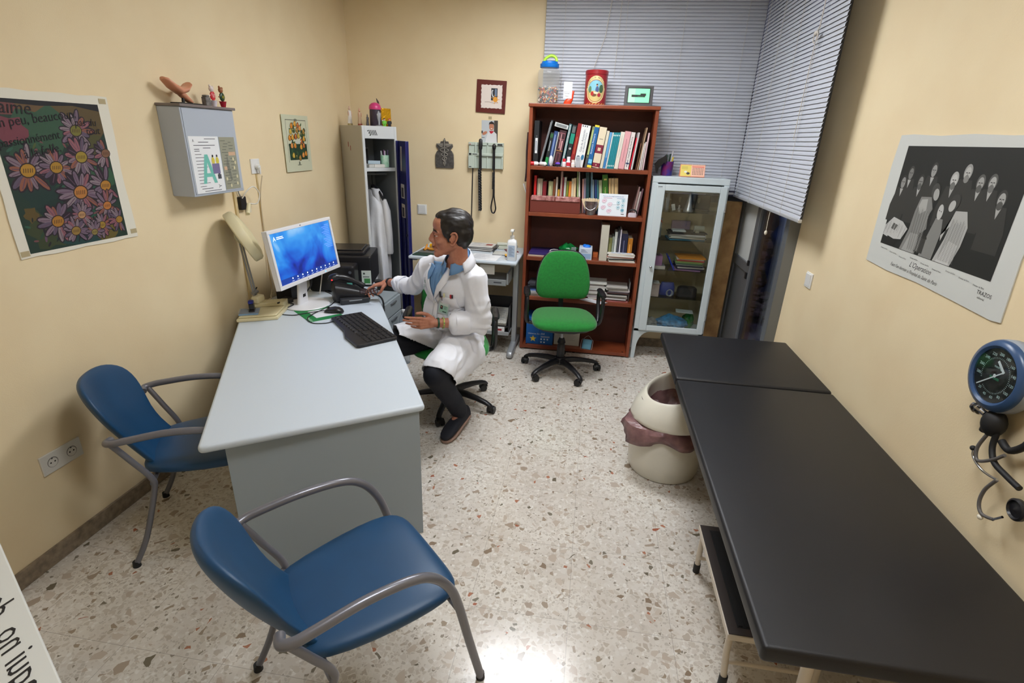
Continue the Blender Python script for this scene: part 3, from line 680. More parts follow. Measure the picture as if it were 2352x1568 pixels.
# step stool under the couch edge
so = thing('step_stool', 'low step stool with ribbed black rubber top and cream tube legs beside the couch', 'step stool', (.8, 1.75, 0))
sx0, sx1, sy0, sy1, sz = .615, .975, 1.46, 2.04, .27
b = B(); b.bx(sx0, sx1, sy0, sy1, sz-.03, sz-.004); lab(b.build('step_frame', so, m_leg, bevel=.003, world=True), 'cream metal edge')
b = B(); b.bx(sx0+.004, sx1-.004, sy0+.004, sy1-.004, sz-.004, sz); b.build('step_board', so, mat('brown_black_rubber', (58, 50, 48), .6), world=True)
b = B()
for i in range(11): x = sx0+.045+i*.026; b.bx(x, x+.014, sy0+.04, sy1-.04, sz, sz+.004)
b.bx(sx0+.04, sx1-.04, sy0+.035, sy1-.035, sz, sz+.0015)
lab(b.build('ribbed_mat', so, m_rub, world=True), 'black ribbed rubber mat')
for y in (sy0+.03, sy1-.03):
    for x in (sx0+.02, sx1-.02):
        s = -1 if y > 1.7 else 1
        dx_ = .02 if x < .8 else -.02
        b = B(); b.tube([(x, y, sz-.03), (x, y-.005*s, .15), (x+dx_*.3, y-.02*s, .035)], .0125, 12); b.build('leg', so, m_leg, smooth=50, world=True)
        b = B(); b.cyl((x+dx_*.3, y-.02*s, 0), (x+dx_*.3, y-.02*s, .05), .0155); b.build('rubber_foot', so, m_rub, smooth=50, world=True)
    b = B(); b.cyl((sx0+.02, y, .1), (sx1-.02, y, .1), .008); b.build('crossbar', so, m_leg, smooth=50, world=True)

# ---------------------------------------------------------------- waste bin
m_bin = mat('ivory_plastic_bin', (226, 222, 208), .3, var=.05, vs=5, coat=.2)
m_bag = mat('mauve_bin_bag', (150, 112, 112), .28, alpha=.78, var=.35, vs=16, tint=(104, 70, 74), bump=.5, bs=30, bd=.01)
bn = thing('waste_bin', 'round ivory plastic waste bin with slanted open lid, half under the couch', 'waste bin', (.575, 2.90, 0))
b = B(); b.lathe([(.19, 0), (.205, .006), (.215, .04), (.222, .16), (.218, .28), (.205, .40), (.198, .40), (.21, .27), (.21, .02), (.02, .012)], n=48); b.build('bin_body', bn, m_bin, smooth=50)
# lid: dome cut by a tilted plane; higher on the couch side
b = B(); rings = []
def lidpt(a, t):
    # t 0 lower rim .. 1 upper lip
    lowz = .36; hi = .55+.055*(math.cos(a-math.radians(28)))          # lip height rises towards the couch
    r = .236*(1-.02*t)-.05*t**2.2
    return V((r*math.cos(a)+.02*t*math.cos(math.radians(28)), r*math.sin(a), lowz+(hi-lowz)*t))
n = 48
for t in (0, .02, .15, .3, .45, .6, .75, .87, .96, 1): rings.append([lidpt(2*PI*j/n, t) for j in range(n)])
rings[0] = [V((p.x*.985, p.y*.985, p.z)) for p in rings[0]]
for dz, sc in ((.006, .95), (0, .91), (-.02, .90), (-.05, .93), (-.12, .98)):
    rings.append([V((q.x*sc+(1-sc)*.02, q.y*sc, q.z+dz)) for q in rings[9]])
b.loft(rings, caps=False); b.build('lid', bn, m_bin, smooth=60)
b = B(); rings = []
for k, (r, z) in enumerate(((.19, .372), (.215, .368), (.232, .357), (.246, .335), (.252, .30), (.246, .272))):
    rings.append([V(((r+(.05*math.exp(-((a-3.6)/.35)**2) if k > 1 else 0)+.014*math.sin(a*9+k)*k/4+.008*math.sin(a*23+k*2)*k/4)*math.cos(a), (r+.012*math.sin(a*7+k)*k/4+(.05*math.exp(-((a-3.6)/.35)**2) if k > 1 else 0))*math.sin(a), z-.018*math.sin(a*5+1)*k/5-.02*math.exp(-((a-3.6)/.5)**2)*k/5)) for a in [2*PI*j/96 for j in range(96)]])
b.loft(rings, caps=False); bg = b.build('bin_bag', bn, m_bag, smooth=30); md = bg.modifiers.new('s', 'SOLIDIFY'); md.thickness = .001
b = B(); rings = []
for k, (r, z) in enumerate(((.178, .47), (.17, .42), (.15, .38), (.10, .36), (.03, .355))):
    rings.append([V((r*math.cos(a)*(1+.06*math.sin(a*6+k)), r*math.sin(a)*(1+.06*math.sin(a*5+k)), z+.015*math.sin(a*8+k*2))) for a in [2*PI*j/48 for j in range(48)]])
b.loft(rings, caps=False); lab(b.build('bag_lining', bn, m_bag, smooth=30), 'mauve bag inside the opening')

# ---------------------------------------------------------------- white box with handwriting in the near left corner
d1 = V((.866, -.5)); d2 = V((-.5, -.866)); p1 = V((-1.625, .956))
c_ = [p1-d1*.30, p1+d1*.9, p1+d1*.9+d2*.42, p1-d1*.30+d2*.42]
wb = thing('cardboard_box', 'tall white box with black handwriting on top in the nearest left corner', 'box', (-1.5, .75, 0))
b = B(); b.prism([tuple(c) for c in c_], 0, .75); b.build('box_body', wb, mat('white_card', (214, 216, 212), .7), bevel=.004, world=True)
b = B(); b.axes((p1.x, p1.y, .7508), (-.866, .5, 0), (.5, .866, 0), (0, 0, 1))
b.text('de aqui', -.34, -.075, .085, shear=.35); b.text('numero', -.36, -.165, .085, shear=.35); b.text('por fa', -.62, -.25, .085, shear=.35); b.text('aqui no', -.63, -.07, .08, shear=.35)
lab(b.build('handwriting', wb, ink((30, 30, 34)), world=True), 'black marker handwriting')
# things hung on the bookcase side
b = B(); b.tube([(-.594, 4.70, 1.95), (-.600, 4.70, 1.80), (-.596, 4.70, 1.66), (-.602, 4.70, 1.55)], .008, 8, smooth=4); tag(b.build('hanging_strap', mats=ink((60, 30, 34)), smooth=50), 'dark strap hanging down the left side of the bookcase', 'strap')
b = B(); b.box((-.600, 4.69, 1.49), (.004, .05, .09), ry=-.35); tag(b.build('paper_note', mats=ink((226, 226, 226))), 'small white paper note stuck to the left side of the bookcase', 'note')
# ---------------------------------------------------------------- things on the left wall
m_paper = mat('poster_paper', (226, 222, 208), .65)
m_wht = mat('white_plastic', (228, 228, 226), .35)
EPS = .0004
def wallB(side, u, v, off=.002):
    b = B()
    if side == 'L': b.axes((XL+off, u, v), (0, 1, 0), (0, 0, 1), (1, 0, 0))
    elif side == 'R': b.axes((XR-off, u, v), (0, -1, 0), (0, 0, 1), (-1, 0, 0))
    else: b.axes((u, YB-off, v), (1, 0, 0), (0, 0, 1), (0, -1, 0))
    return b
# flower poster
fp = thing('flower_poster', 'large dark poster of daisies with handwritten French words, taped to the left wall', 'poster', (XL, 2.07, 1.36))
W, H = .585, .65
b = wallB('L', 1.777, 1.363, .001)
def wavy(n, W, H, amp):
    P = []
    for i in range(n): P.append((W*i/n, amp*math.sin(i*1.9)))
    for i in range(n): P.append((W+amp*math.sin(i*1.3)-.008*math.sin(PI*i/n), H*i/n))
    for i in range(n): P.append((W-W*i/n, H+amp*math.sin(i*2.3)))
    for i in range(n): P.append((amp*math.sin(i*1.7), H-H*i/n))
    return P
b.prism(wavy(8, W, H, .003), 0, .004)
b.build('paper_sheet', fp, m_paper, world=True)
b = wallB('L', 1.777, 1.363, .0055); b.M = b.M @ Matrix.Diagonal((1, 1, .12, 1))
L0, R0, T0, D0 = .07*W, .90*W, .945*H, .025*H
b.use(ink((26, 50, 40))).rect(L0, D0, R0, T0, 0)
rnd = random.Random(11)
def blob(cx, cy, r, c, z, k=14, sx=1.0):
    b.use(ink(c)); P = []
    for j in range(k):
        a = 2*PI*j/k; rr = r*(1+.22*math.sin(j*2.4+cx*30))
        P.append((min(R0, max(L0, cx+rr*sx*math.cos(a))), min(T0, max(D0, cy+rr*math.sin(a)))))
    b.poly(P, z)
z = EPS
for cx, cy, r, c, sx in ((.15, .62, .07, (110, 62, 60), 1.4), (.3, .6, .09, (98, 74, 44), 1.5), (.42, .55, .13, (86, 70, 38), 1.0), (.25, .5, .09, (44, 78, 56), 1.6), (.1, .5, .05, (112, 54, 66), 1.5), (.42, .44, .08, (72, 70, 34), 1), (.13, .38, .07, (36, 70, 52), 1), (.3, .3, .09, (30, 74, 50), 1.4), (.44, .3, .08, (44, 82, 56), 1), (.17, .25, .08, (20, 48, 44), 1.2), (.4, .2, .09, (24, 76, 58), 1), (.14, .1, .08, (52, 62, 34), 1), (.3, .06, .06, (22, 58, 58), 2), (.42, .06, .06, (96, 84, 34), 1), (.2, .16, .06, (18, 44, 40), 1.3), (.09, .17, .03, (86, 70, 30), 1)):
    blob(cx, cy, r, c, z, sx=sx); z += EPS*.25
z = .003
b.use(ink((14, 14, 22))).poly([(L0, T0), (R0, T0), (R0, T0-.03), (.4, T0-.012), (.25, T0-.02), (L0, T0-.012)], z)
z = .0034
for k in range(150):
    x = rnd.uniform(L0+.02, R0-.02); y = rnd.uniform(D0+.02, .70*H); a = rnd.uniform(0, 3.1)
    if .10 < x/W < .40 and .24 < y/H < .46: continue
    b.use(ink(rnd.choice([(34, 66, 44), (70, 84, 40), (96, 70, 92), (40, 84, 66), (20, 30, 30), (24, 24, 30), (110, 66, 70)]))).disc(x, y, rnd.uniform(.010, .018), rnd.uniform(.003, .006), a, .0031+k*1e-6, 8)
def daisy(cx, cy, R, core, n=15, tilt=0):
    global z
    for k in range(n):
        a = 2*PI*k/n+rnd.uniform(-.1, .1); r = R*rnd.uniform(.72, 1.1); w_ = R*rnd.uniform(.11, .17)
        x = cx+math.cos(a)*r*.62; y = cy+math.sin(a)*r*.62
        ex = cx+math.cos(a)*r*1.02; ey = cy+math.sin(a)*r*1.02
        if not (L0+.004 < ex < R0-.004 and D0+.004 < ey < T0-.004): continue
        b.use(ink((34, 20, 34))).disc(x, y, r*.43, w_*1.25, a, z, 10)
        b.use(ink(rnd.choice([(122, 104, 116), (108, 90, 108), (136, 84, 92), (132, 118, 124), (88, 76, 96), (132, 80, 62)]))).disc(x, y, r*.37, w_*.72, a, z+EPS*.3, 10)
        b.use(ink((90, 64, 84))).line([(cx+math.cos(a)*r*.4, cy+math.sin(a)*r*.4), (cx+math.cos(a+.05)*r*.85, cy+math.sin(a+.05)*r*.85)], R*.035, z+EPS*.5)
    z += EPS*.8
    b.use(ink((44, 28, 24))).disc(cx, cy, R*.36, R*.30, .3, z, 14)
    b.use(ink(core)).disc(cx, cy, R*.31, R*.25, .3, z+EPS*.3, 14)
    b.use(ink((70, 44, 26)))
    for q in range(5): b.line([(cx-R*.2+q*R*.09, cy-R*.08), (cx-R*.16+q*R*.09, cy+R*.07)], R*.03, z+EPS*.5)
    z += EPS*.7
for cx, cy, R, c in ((.66, .77, .085, (110, 106, 40)), (.22, .53, .10, (168, 124, 36)), (.43, .54, .088, (160, 120, 34)), (.65, .60, .09, (148, 126, 40)), (.87, .62, .07, (120, 84, 60)), (.57, .37, .105, (172, 112, 50)), (.80, .40, .088, (170, 118, 40)), (.33, .20, .088, (160, 110, 34)), (.53, .22, .06, (170, 130, 90)), (.45, .12, .07, (140, 110, 50)), (.77, .26, .07, (176, 110, 50)), (.68, .13, .06, (150, 120, 40)), (.85, .15, .06, (150, 112, 40)), (.60, .09, .05, (130, 116, 60))):
    daisy(cx*W, cy*H, R, c)
z += .002
b.use(ink((18, 14, 22)))
for t, x, y, s, r in (("t'aime", .075, .865, .072, -.02), ('un peu, beaucoup,', .075, .775, .052, .14), ('passionnément', .075, .665, .046, .14), ('à la folie,', .22, .60, .05, .16), ('pas du', .66, .80, .044, .03), ('tout', .74, .745, .044, .06)):
    b.text(t, x*W, y*H, s, z, r, shear=.2, sx=.95)
b.build('printed_picture', fp, smooth=False, world=True)
for u, v in ((.02, .02), (W-.03, H-.02), (.03, H-.01), (W-.02, .03)):
    q = wallB('L', 1.777+u, 1.363+v, .0058); q.bx(-.018, .018, -.011, .011, 0, .0008); lab(q.build('tape', fp, mat('tape', (206, 190, 150), .3, alpha=.6), world=True), 'strip of clear tape')
# grey wall box
gb = thing('wall_box', 'grey metal wall box covered with printed notices, on the left wall', 'wall cabinet', (XL, 2.86, 1.53))
gy0, gy1, gz0, gz1, gd = 2.655, 3.085, 1.535, 1.995, .135
b = B(); b.bx(XL, XL+gd, gy0, gy1, gz0, gz1); b.build('box_body', gb, mat('grey_painted_metal', (176, 184, 196), .45), world=True, bevel=.004)
b = B(); b.bx(XL, XL+gd+.012, gy0-.006, gy1+.012, gz1, gz1+.014); lab(b.build('lid', gb, mat('taupe_metal', (120, 110, 108), .45), world=True, bevel=.003), 'taupe lid')
b = B(); b.bx(XL+gd, XL+gd+.003, gy0+.01, gy1-.01, gz0+.012, gz1-.006); b.build('door', gb, mat('grey_painted_metal', (176, 184, 196), .45), world=True, bevel=.001)
b = B(); b.axes((XL+gd+.0035, gy0+.02, gz0+.015), (0, 1, 0), (0, 0, 1), (1, 0, 0))
b.use(ink((232, 234, 236))).bx(0, .235, 0, .30, 0, .0008)
b.use(ink((44, 46, 56))); zz = .0011
b.text('A', .025, .27, .022, zz)
for x0, x1, y in ((.12, .21, .285), (.07, .15, .268), (.03, .2, .252), (.03, .07, .232), (.1, .16, .238), (.03, .07, .222)): b.rect(x0, y, x1, y+.003, zz)
for i in range(11): b.rect(.03, .205-.017*i, .03+.05+.06*((i*7) % 5)/5, .2075-.017*i, zz)
b.rect(.04, .022, .13, .025, zz); b.rect(.06, .008, .2, .011, zz)
b.use(ink((112, 190, 176))); b.poly([(.06, .05), (.085, .05), (.125, .205), (.10, .205)], zz+EPS); b.poly([(.125, .205), (.10, .205), (.15, .05), (.175, .05)], zz+EPS*1.3); b.rect(.09, .085, .15, .105, zz+EPS*1.6)
b.use(ink((212, 196, 80))); b.disc(.165, .17, .013, .02, 0, zz+2*EPS); b.disc(.2, .17, .013, .02, 0, zz+2*EPS)
b.use(ink((120, 112, 150))); b.rect(.152, .10, .212, .155, zz+2*EPS); b.use(ink((30, 28, 34))); b.disc(.165, .196, .006, .007, 0, zz+3*EPS); b.disc(.2, .196, .006, .007, 0, zz+3*EPS)
b.use(ink((70, 74, 82))).text('Y', .205, .02, .035, zz, 1.57); b.rect(.185, .07, .215, .095, zz); b.disc(.2, .103, .01, z=zz)
lab(b.build('white_notice', gb, smooth=False, world=True), 'white printed notice')
b = B(); b.axes((XL+gd+.0035, gy0+.262, gz0+.02), (0, 1, 0), (0, 0, 1), (1, 0, 0))
b.use(ink((150, 150, 132))).bx(0, .135, 0, .292, 0, .0008); b.use(ink((90, 92, 84)))
for i in range(16): b.rect(.008+.03*((i*3) % 4)/4, .27-.016*i, .05+.03*((i*5) % 3)/3, .273-.016*i, zz)
for i in range(14): b.rect(.075, .262-.018*i, .1+.02*((i*7) % 4)/4, .265-.018*i, zz)
b.use(ink((206, 170, 140))); b.rect(.065, .19, .125, .21, zz+EPS); b.rect(.01, .11, .035, .13, zz+EPS)
b.use(ink((214, 206, 170)))
for p in ((.1, .17), (.115, .15), (.1, .12), (.02, .06), (.115, .07), (.11, .03), (.05, .02)): b.disc(p[0], p[1], .007, .01, 0, zz+EPS)
b.use(ink((120, 122, 112))); b.poly([(.03, .13), (.05, .2), (.07, .05), (.055, .05)], zz)
lab(b.build('olive_notice', gb, smooth=False, world=True), 'olive grey printed notice')
zt = gz1+.014
# flesh coloured anatomical model
am = thing('anatomical_model', 'flesh coloured plastic anatomical model on a black stand on the grey wall box', 'anatomical model', (-2.24, 2.78, zt))
b = B(); b.sweep([((0, y, z_), (1, 0, 0), w_, (0, .5, 1), h) for y, z_, w_, h in ((-.125, .118, .014, .006), (-.11, .112, .028, .01), (-.07, .085, .034, .014), (-.02, .065, .03, .02), (.02, .075, .034, .018), (.045, .098, .032, .012), (.052, .108, .018, .006))], 18, 2.2)
b.sweep([((0, y, z_), (1, 0, 0), .02, (0, .8, .6), h) for y, z_, h in ((-.06, .08, .012), (0, .045, .018), (.035, .022, .014), (.05, .012, .006))], 14, 2.2)
b.build('flesh_model', am, mat('flesh_plastic', (206, 142, 112), .35), smooth=60)
b = B(); b.bx(-.035, .035, -.06, .10, 0, .008); b.cyl((0, -.005, .008), (0, .0, .05), .008); b.build('stand', am, m_blk, smooth=40, bevel=.002)
b = B(); b.bx(-.015, .015, -.02, .02, 0, .048); b.bx(-.016, .016, -.012, .012, .048, .058); o = b.build('grey_block', None, mat('grey_stone', (128, 124, 120), .8, var=.3, vs=60), bevel=.004); o.location = (-2.215, 2.925, zt); tag(o, 'small grey carved block beside the model stand on the wall box', 'ornament')
def potman(name, label, y, head, disc, mark, pot, txt=None):
    t = thing(name, label, 'figurine', (-2.215, y, zt))
    b = B(); b.lathe([(.012, 0), (.019, .03), (.021, .033), (.017, .033)], n=16); b.build('pot', t, ink(pot, .4), smooth=40)
    b = B(); b.sweep([((0, 0, z_), (0, 1, 0), r, (1, 0, 0), .007) for z_, r in ((.034, .004), (.04, .016), (.056, .024), (.072, .018), (.08, .006))], 18, 2)
    q = b.build('body', t, ink(disc, .35), smooth=60)
    b = B(); b.axes((.0075, 0, 0), (0, 1, 0), (0, 0, 1), (1, 0, 0)); b.use(ink(mark))
    if txt: b.text(txt, -.013, .05, .02, .0008)
    else:
        for k in (-1, 0, 1): b.poly([(k*.009-.004, .068), (k*.009-.001, .068), (k*.009+.003, .048), (k*.009, .048)], .0008)
    b.build('marking', t, smooth=False)
    b = B(); b.ell((0, -.005, .093), (.012, .015, .016)); b.ell((0, -.014, .108), (.006, .006, .008)); b.ell((0, .008, .104), (.006, .006, .006)); b.tube([(0, -.02, .06), (0, -.032, .055)], .0025, 6)
    b.build('head', t, ink(head, .4), smooth=60); return t
potman('pot_figurine', 'small white headed figurine with red striped body, in a white pot on the wall box', 2.985, (222, 206, 202), (200, 40, 50), (240, 200, 196), (222, 214, 224))
potman('pot_figurine', 'small brown headed figurine marked 10, in a red pot on the wall box', 3.095-.03, (150, 92, 56), (24, 60, 34), (216, 200, 60), (170, 30, 50), '10')
# pear print
pp = thing('fruit_print', 'narrow botanical print of pears hanging on the left wall before the locker', 'print', (XL, 3.98, 1.6))
b = wallB('L', 3.80, 1.60, .008); b.bx(0, .37, 0, .405, 0, .004); b.build('paper_sheet', pp, mat('aged_paper', (204, 206, 180), .6), world=True)
b = wallB('L', 3.80, 1.60, .0125)
b.use(ink((120, 122, 104))); b.line([(.045, .37), (.33, .37)], .006, 0); b.line([(.045, .07), (.045, .37)], .004, 0); b.line([(.33, .07), (.33, .37)], .004, 0); b.disc(.185, .37, .025, .01, 0, EPS); b.rect(.155, .045, .215, .05, 0); b.disc(.185, .058, .012, .016, 0, 0)
b.use(ink((30, 62, 44))); b.rect(.06, .085, .315, .20, EPS); rnd = random.Random(5)
for k in range(40):
    b.use(ink(rnd.choice([(36, 70, 44), (50, 84, 50), (28, 54, 40), (80, 100, 50)]))); b.disc(rnd.uniform(.07, .31), rnd.uniform(.09, .35), rnd.uniform(.012, .024), rnd.uniform(.006, .012), rnd.uniform(0, 3), 2*EPS+k*1e-5, 10, .4)
cols = [(206, 128, 40), (214, 156, 50), (180, 96, 46), (196, 166, 66), (60, 84, 50), (160, 120, 50), (214, 140, 70)]
for k, (x, y) in enumerate([(.12, .33), (.17, .345), (.21, .335), (.10, .29), (.145, .30), (.19, .30), (.235, .315), (.08, .245), (.12, .25), (.165, .255), (.205, .26), (.25, .27), (.285, .29), (.1, .19), (.145, .19), (.23, .18), (.27, .19), (.11, .12), (.155, .11), (.2, .10), (.25, .12), (.29, .13), (.28, .24), (.24, .22)]):
    b.use(ink((60, 46, 26))).disc(x, y, .0225, .019, 1.4, 3*EPS+k*2e-5, 14, .35); b.use(ink(cols[k % 7])).disc(x, y, .0195, .016, 1.4, 3*EPS+k*2e-5+1e-5, 14, .35)
    b.use(ink((232, 190, 110))).disc(x-.005, y+.004, .005, .004, 0, 3*EPS+k*2e-5+1.6e-5, 8)
b.use(ink((200, 204, 190))); b.disc(.19, .215, .045, .009, .1, 5*EPS)
b.build('printed_picture', pp, smooth=False, world=True)
# sockets
def schuko(par, b, u, v):
    b.use(mat('socket_grey', (120, 118, 114), .5)).disc(u, v, .0245, z=.0093); b.use(mat('socket_white', (216, 214, 208), .35)).disc(u, v-.0015, .0215, z=.0095); b.use(m_rub)
    for s in (-1, 1): b.disc(u+s*.0095, v, .0038, z=.0098)
    b.disc(u, v+.018, .004, .0025, z=.0098)
t = thing('wall_socket', 'single white wall socket with a plug, between wall box and pear print', 'socket', (XL, 3.42, 1.66))
b = wallB('L', 3.425, 1.66, 0); b.use(m_wht); b.bx(-.048, .048, -.048, .048, 0, .009); b.build('socket_plate', t, world=True, bevel=.003)
b = wallB('L', 3.425, 1.66, 0); b.use(m_wht); b.cyl((0, 0, .009), (.0, -.004, .035), .018, .014); b.cyl((.0, -.004, .03), (.01, -.05, .028), .012, .006); lab(b.build('plug', t, smooth=40, world=True), 'white mains plug')
t = thing('wall_socket', 'double white wall socket low on the left wall behind the chair', 'socket', (XL, 1.685, .47))
b = wallB('L', 1.685, .472, 0); b.use(mat('socket_white', (216, 214, 208), .35)); b.bx(-.095, .095, -.047, .047, 0, .009)
for s in (-1, 1): schuko(t, b, s*.045, 0)
b.build('socket_plate', t, world=True, bevel=.002)
# cable trunking down the wall and cords
b = B(); b.bx(XL, XL+.012, 3.15, 3.172, .74, 1.53); tag(b.build('cable_trunking', mats=mat('cream_trunking', (212, 190, 142), .5), bevel=.002), 'thin cream cable trunking running down below the wall box', 'cable trunking')
b = B(); b.bx(XL, XL+.008, 3.418, 3.43, .76, 1.61); tag(b.build('cable_trunking', mats=mat('cream_trunking', (212, 190, 142), .5)), 'thin cream cable trunking running down below the single socket', 'cable trunking')
t = thing('wall_plug', 'black plug and white adapter on the left wall above the magnifier lamp', 'plug', (XL, 3.24, 1.42))
b = wallB('L', 3.215, 1.425, 0); b.bx(-.028, .028, -.03, .055, 0, .03); lab(b.build('black_plug', t, m_blk, world=True, bevel=.006), 'black plug')
b = wallB('L', 3.27, 1.40, 0); b.bx(-.018, .018, -.03, .03, 0, .024); lab(b.build('adapter', t, mat('ivory_plastic', (225, 218, 200), .4), world=True, bevel=.004), 'white adapter')
b = B(); b.tube([(XL+.03, 3.20, 1.47), (XL+.06, 3.22, 1.52), (XL+.07, 3.28, 1.54), (XL+.07, 3.33, 1.49), (XL+.06, 3.31, 1.43), (XL+.03, 3.27, 1.43)], .004, 8, smooth=6); lab(b.build('looped_cord', t, mat('white_cord', (225, 222, 214), .4), smooth=60, world=True), 'white looped cord')
b = B(); b.tube([(XL+.012, 3.19, 1.54), (XL+.012, 3.20, 1.50), (XL+.014, 3.213, 1.475)], .004, 8); tag(b.build('thin_cord', mats=mat('grey_cord', (150, 148, 144), .5), smooth=60), 'thin grey cord coming out below the wall box to the black plug', 'cord')

# ---------------------------------------------------------------- things on the back wall
# plaque
cq = thing('wall_plaque', 'dark grey relief plaque with two snakes round a staff on the back wall', 'plaque', (-1.41, YB, 1.61))
b = wallB('B', -1.41, 1.615, 0)
out = [(-.085, 0), (.085, 0), (.088, .04), (.085, .12), (.07, .15), (.055, .16), (.08, .19), (.075, .215), (.045, .205), (.035, .235), (.012, .235), (.0, .265), (-.012, .235), (-.035, .235), (-.045, .205), (-.075, .215), (-.08, .19), (-.055, .16), (-.07, .15), (-.088, .12), (-.09, .04)]
b.prism(out, 0, .016); m_pl = mat('slate_relief', (92, 88, 84), .6, var=.35, vs=50, bump=.5, bs=90, bd=.003)
b.build('plaque_body', cq, m_pl, world=True, bevel=.003)
b = wallB('B', -1.41, 1.615, .016); b.cyl((0, .02, .002), (0, .24, .002), .006); b.ell((0, .245, .003), .010)
for s in (-1, 1):
    b.tube([(s*(.008+.042*(v*1.0))*math.sin(v*PI*4.5+.4), .03+.17*v, .004+.002*s) for v in [i/40 for i in range(41)]], .0045, 8)
    b.sweep([((s*x, y, .003), (0, 1, 0), h, (0, 0, 1), .003) for x, y, h in ((.01, .205, .012), (.035, .2, .016), (.06, .205, .01), (.075, .212, .003))], 10, 2)
lab(b.build('relief', cq, mat('pewter_relief', (136, 132, 124), .45, .2), smooth=50, world=True), 'raised snakes, wings and staff')
# framed picture
fr = thing('framed_picture', 'square picture in a brown red frame, hung slightly tilted on the back wall', 'picture', (-.975, YB, 2.22))
b = wallB('B', -.978, 2.235, 0); b.M = b.M @ Matrix.Rotation(-.04, 4, 'Z'); b.bx(-.133, .133, -.133, .133, 0, .014); b.build('frame', fr, mat('oxblood_wood', (96, 34, 30), .4), world=True, bevel=.003)
b = wallB('B', -.972, 2.235, .0146); b.M = b.M @ Matrix.Rotation(-.02, 4, 'Z')
P = []
for k in range(48):
    a = k/48*4; sd = int(a); f = a-sd; q = .094; j = .003*math.sin(k*2.7)
    P.append([(-q+2*q*f, -q+j), (q+j, -q+2*q*f), (q-2*q*f, q+j), (-q+j, q-2*q*f)][sd])
b.use(ink((226, 214, 206))).prism(P, 0, .002)
b.use(ink((40, 42, 50))).rect(-.005, -.03, .052, .068, .0024); b.use(ink((112, 128, 152))).rect(.028, .005, .046, .062, .0027); b.use(ink((214, 218, 222))).disc(.012, .025, .012, .03, .2, .003); b.use(ink((40, 42, 50))).disc(.017, .025, .009, .024, .2, .0033)
b.use(ink((226, 156, 50))).disc(.035, -.022, .022, z=.0036)
for k in range(7): a = k*.9; b.line([(.035+.026*math.cos(a), -.022+.026*math.sin(a)), (.035+.036*math.cos(a), -.022+.036*math.sin(a))], .005, .0036)
b.use(ink((150, 130, 120))).line([(-.06, -.045), (-.02, -.043), (.02, -.052), (.06, -.047)], .003, .003)
b.build('mounted_artwork', fr, smooth=False, world=True)
# photograph of a person
pf = thing('photograph', 'colour photograph of a smiling person in white with a red scarf, above the instrument station', 'photograph', (-.985, YB, 1.95))
b = wallB('B', -1.062, 1.853, .002); b.use(ink((190, 196, 200))).bx(0, .15, 0, .188, 0, .001)
b.use(ink((66, 60, 52))).rect(.115, 0, .15, .188, .0013); b.use(ink((214, 214, 216))).poly([(.035, 0), (.145, 0), (.14, .075), (.11, .1), (.07, .1), (.05, .06)], .0016)
b.use(ink((190, 30, 50))).poly([(.07, .1), (.115, .1), (.105, .085), (.09, .075), (.078, .085)], .002); b.use(ink((186, 122, 92))).disc(.092, .135, .022, .031, 0, .002); b.use(ink((36, 26, 24))).poly([(.068, .145), (.07, .17), (.092, .182), (.113, .17), (.116, .145), (.108, .158), (.076, .158)], .0023)
b.use(ink((240, 230, 224))).disc(.092, .12, .009, .003, 0, .0023); b.use(ink((186, 122, 92))).disc(.03, .08, .025, .013, .5, .002); b.use(ink((40, 40, 44))).rect(0, .078, .012, .1, .0023); b.use(ink((90, 92, 96))).rect(0, .04, .03, .045, .0013)
b.build('print', pf, smooth=False, world=True)
b = wallB('B', -.985, 2.062, .001); b.bx(-.015, .015, -.012, .012, 0, .001); tag(b.build('adhesive_tape', mats=mat('tape', (206, 190, 150), .3, alpha=.6)), 'faded piece of tape on the wall above the photograph', 'tape')
# diagnostic station
m_st = mat('station_grey_green', (188, 200, 188), .4)
ds = thing('diagnostic_station', 'pale green wall station holding two black medical handles with coiled cords', 'medical wall station', (-1.01, YB, 1.62))
b = wallB('B', -1.175, 1.627, 0); b.bx(0, .325, 0, .226, 0, .03); b.bx(0, .06, 0, .11, .03, .05); b.bx(0, .325, .11, .135, .03, .052); b.bx(.06, .075, 0, .226, .03, .046); b.bx(.17, .185, 0, .226, .03, .04); b.bx(.235, .25, 0, .226, .03, .04); b.bx(.31, .325, 0, .11, .03, .045); b.bx(0, .325, .2, .226, .03, .04)
b.build('station_body', ds, m_st, world=True, bevel=.004)
b = wallB('B', -1.175, 1.627, .0525); b.use(ink((30, 32, 36))); b.rect(.008, .115, .03, .132); b.rect(.04, .12, .085, .127); b.use(ink((40, 44, 44))).rect(.27, .204, .315, .218, -.012+.0005); b.use(ink((170, 50, 50))).poly([(.01, .204), (.022, .204), (.016, .216)], -.012+.0005); b.use(ink((60, 64, 66))).rect(.008, .01, .03, .018, -.0015)
lab(b.build('markings', ds, smooth=False, world=True), 'small black and red markings')
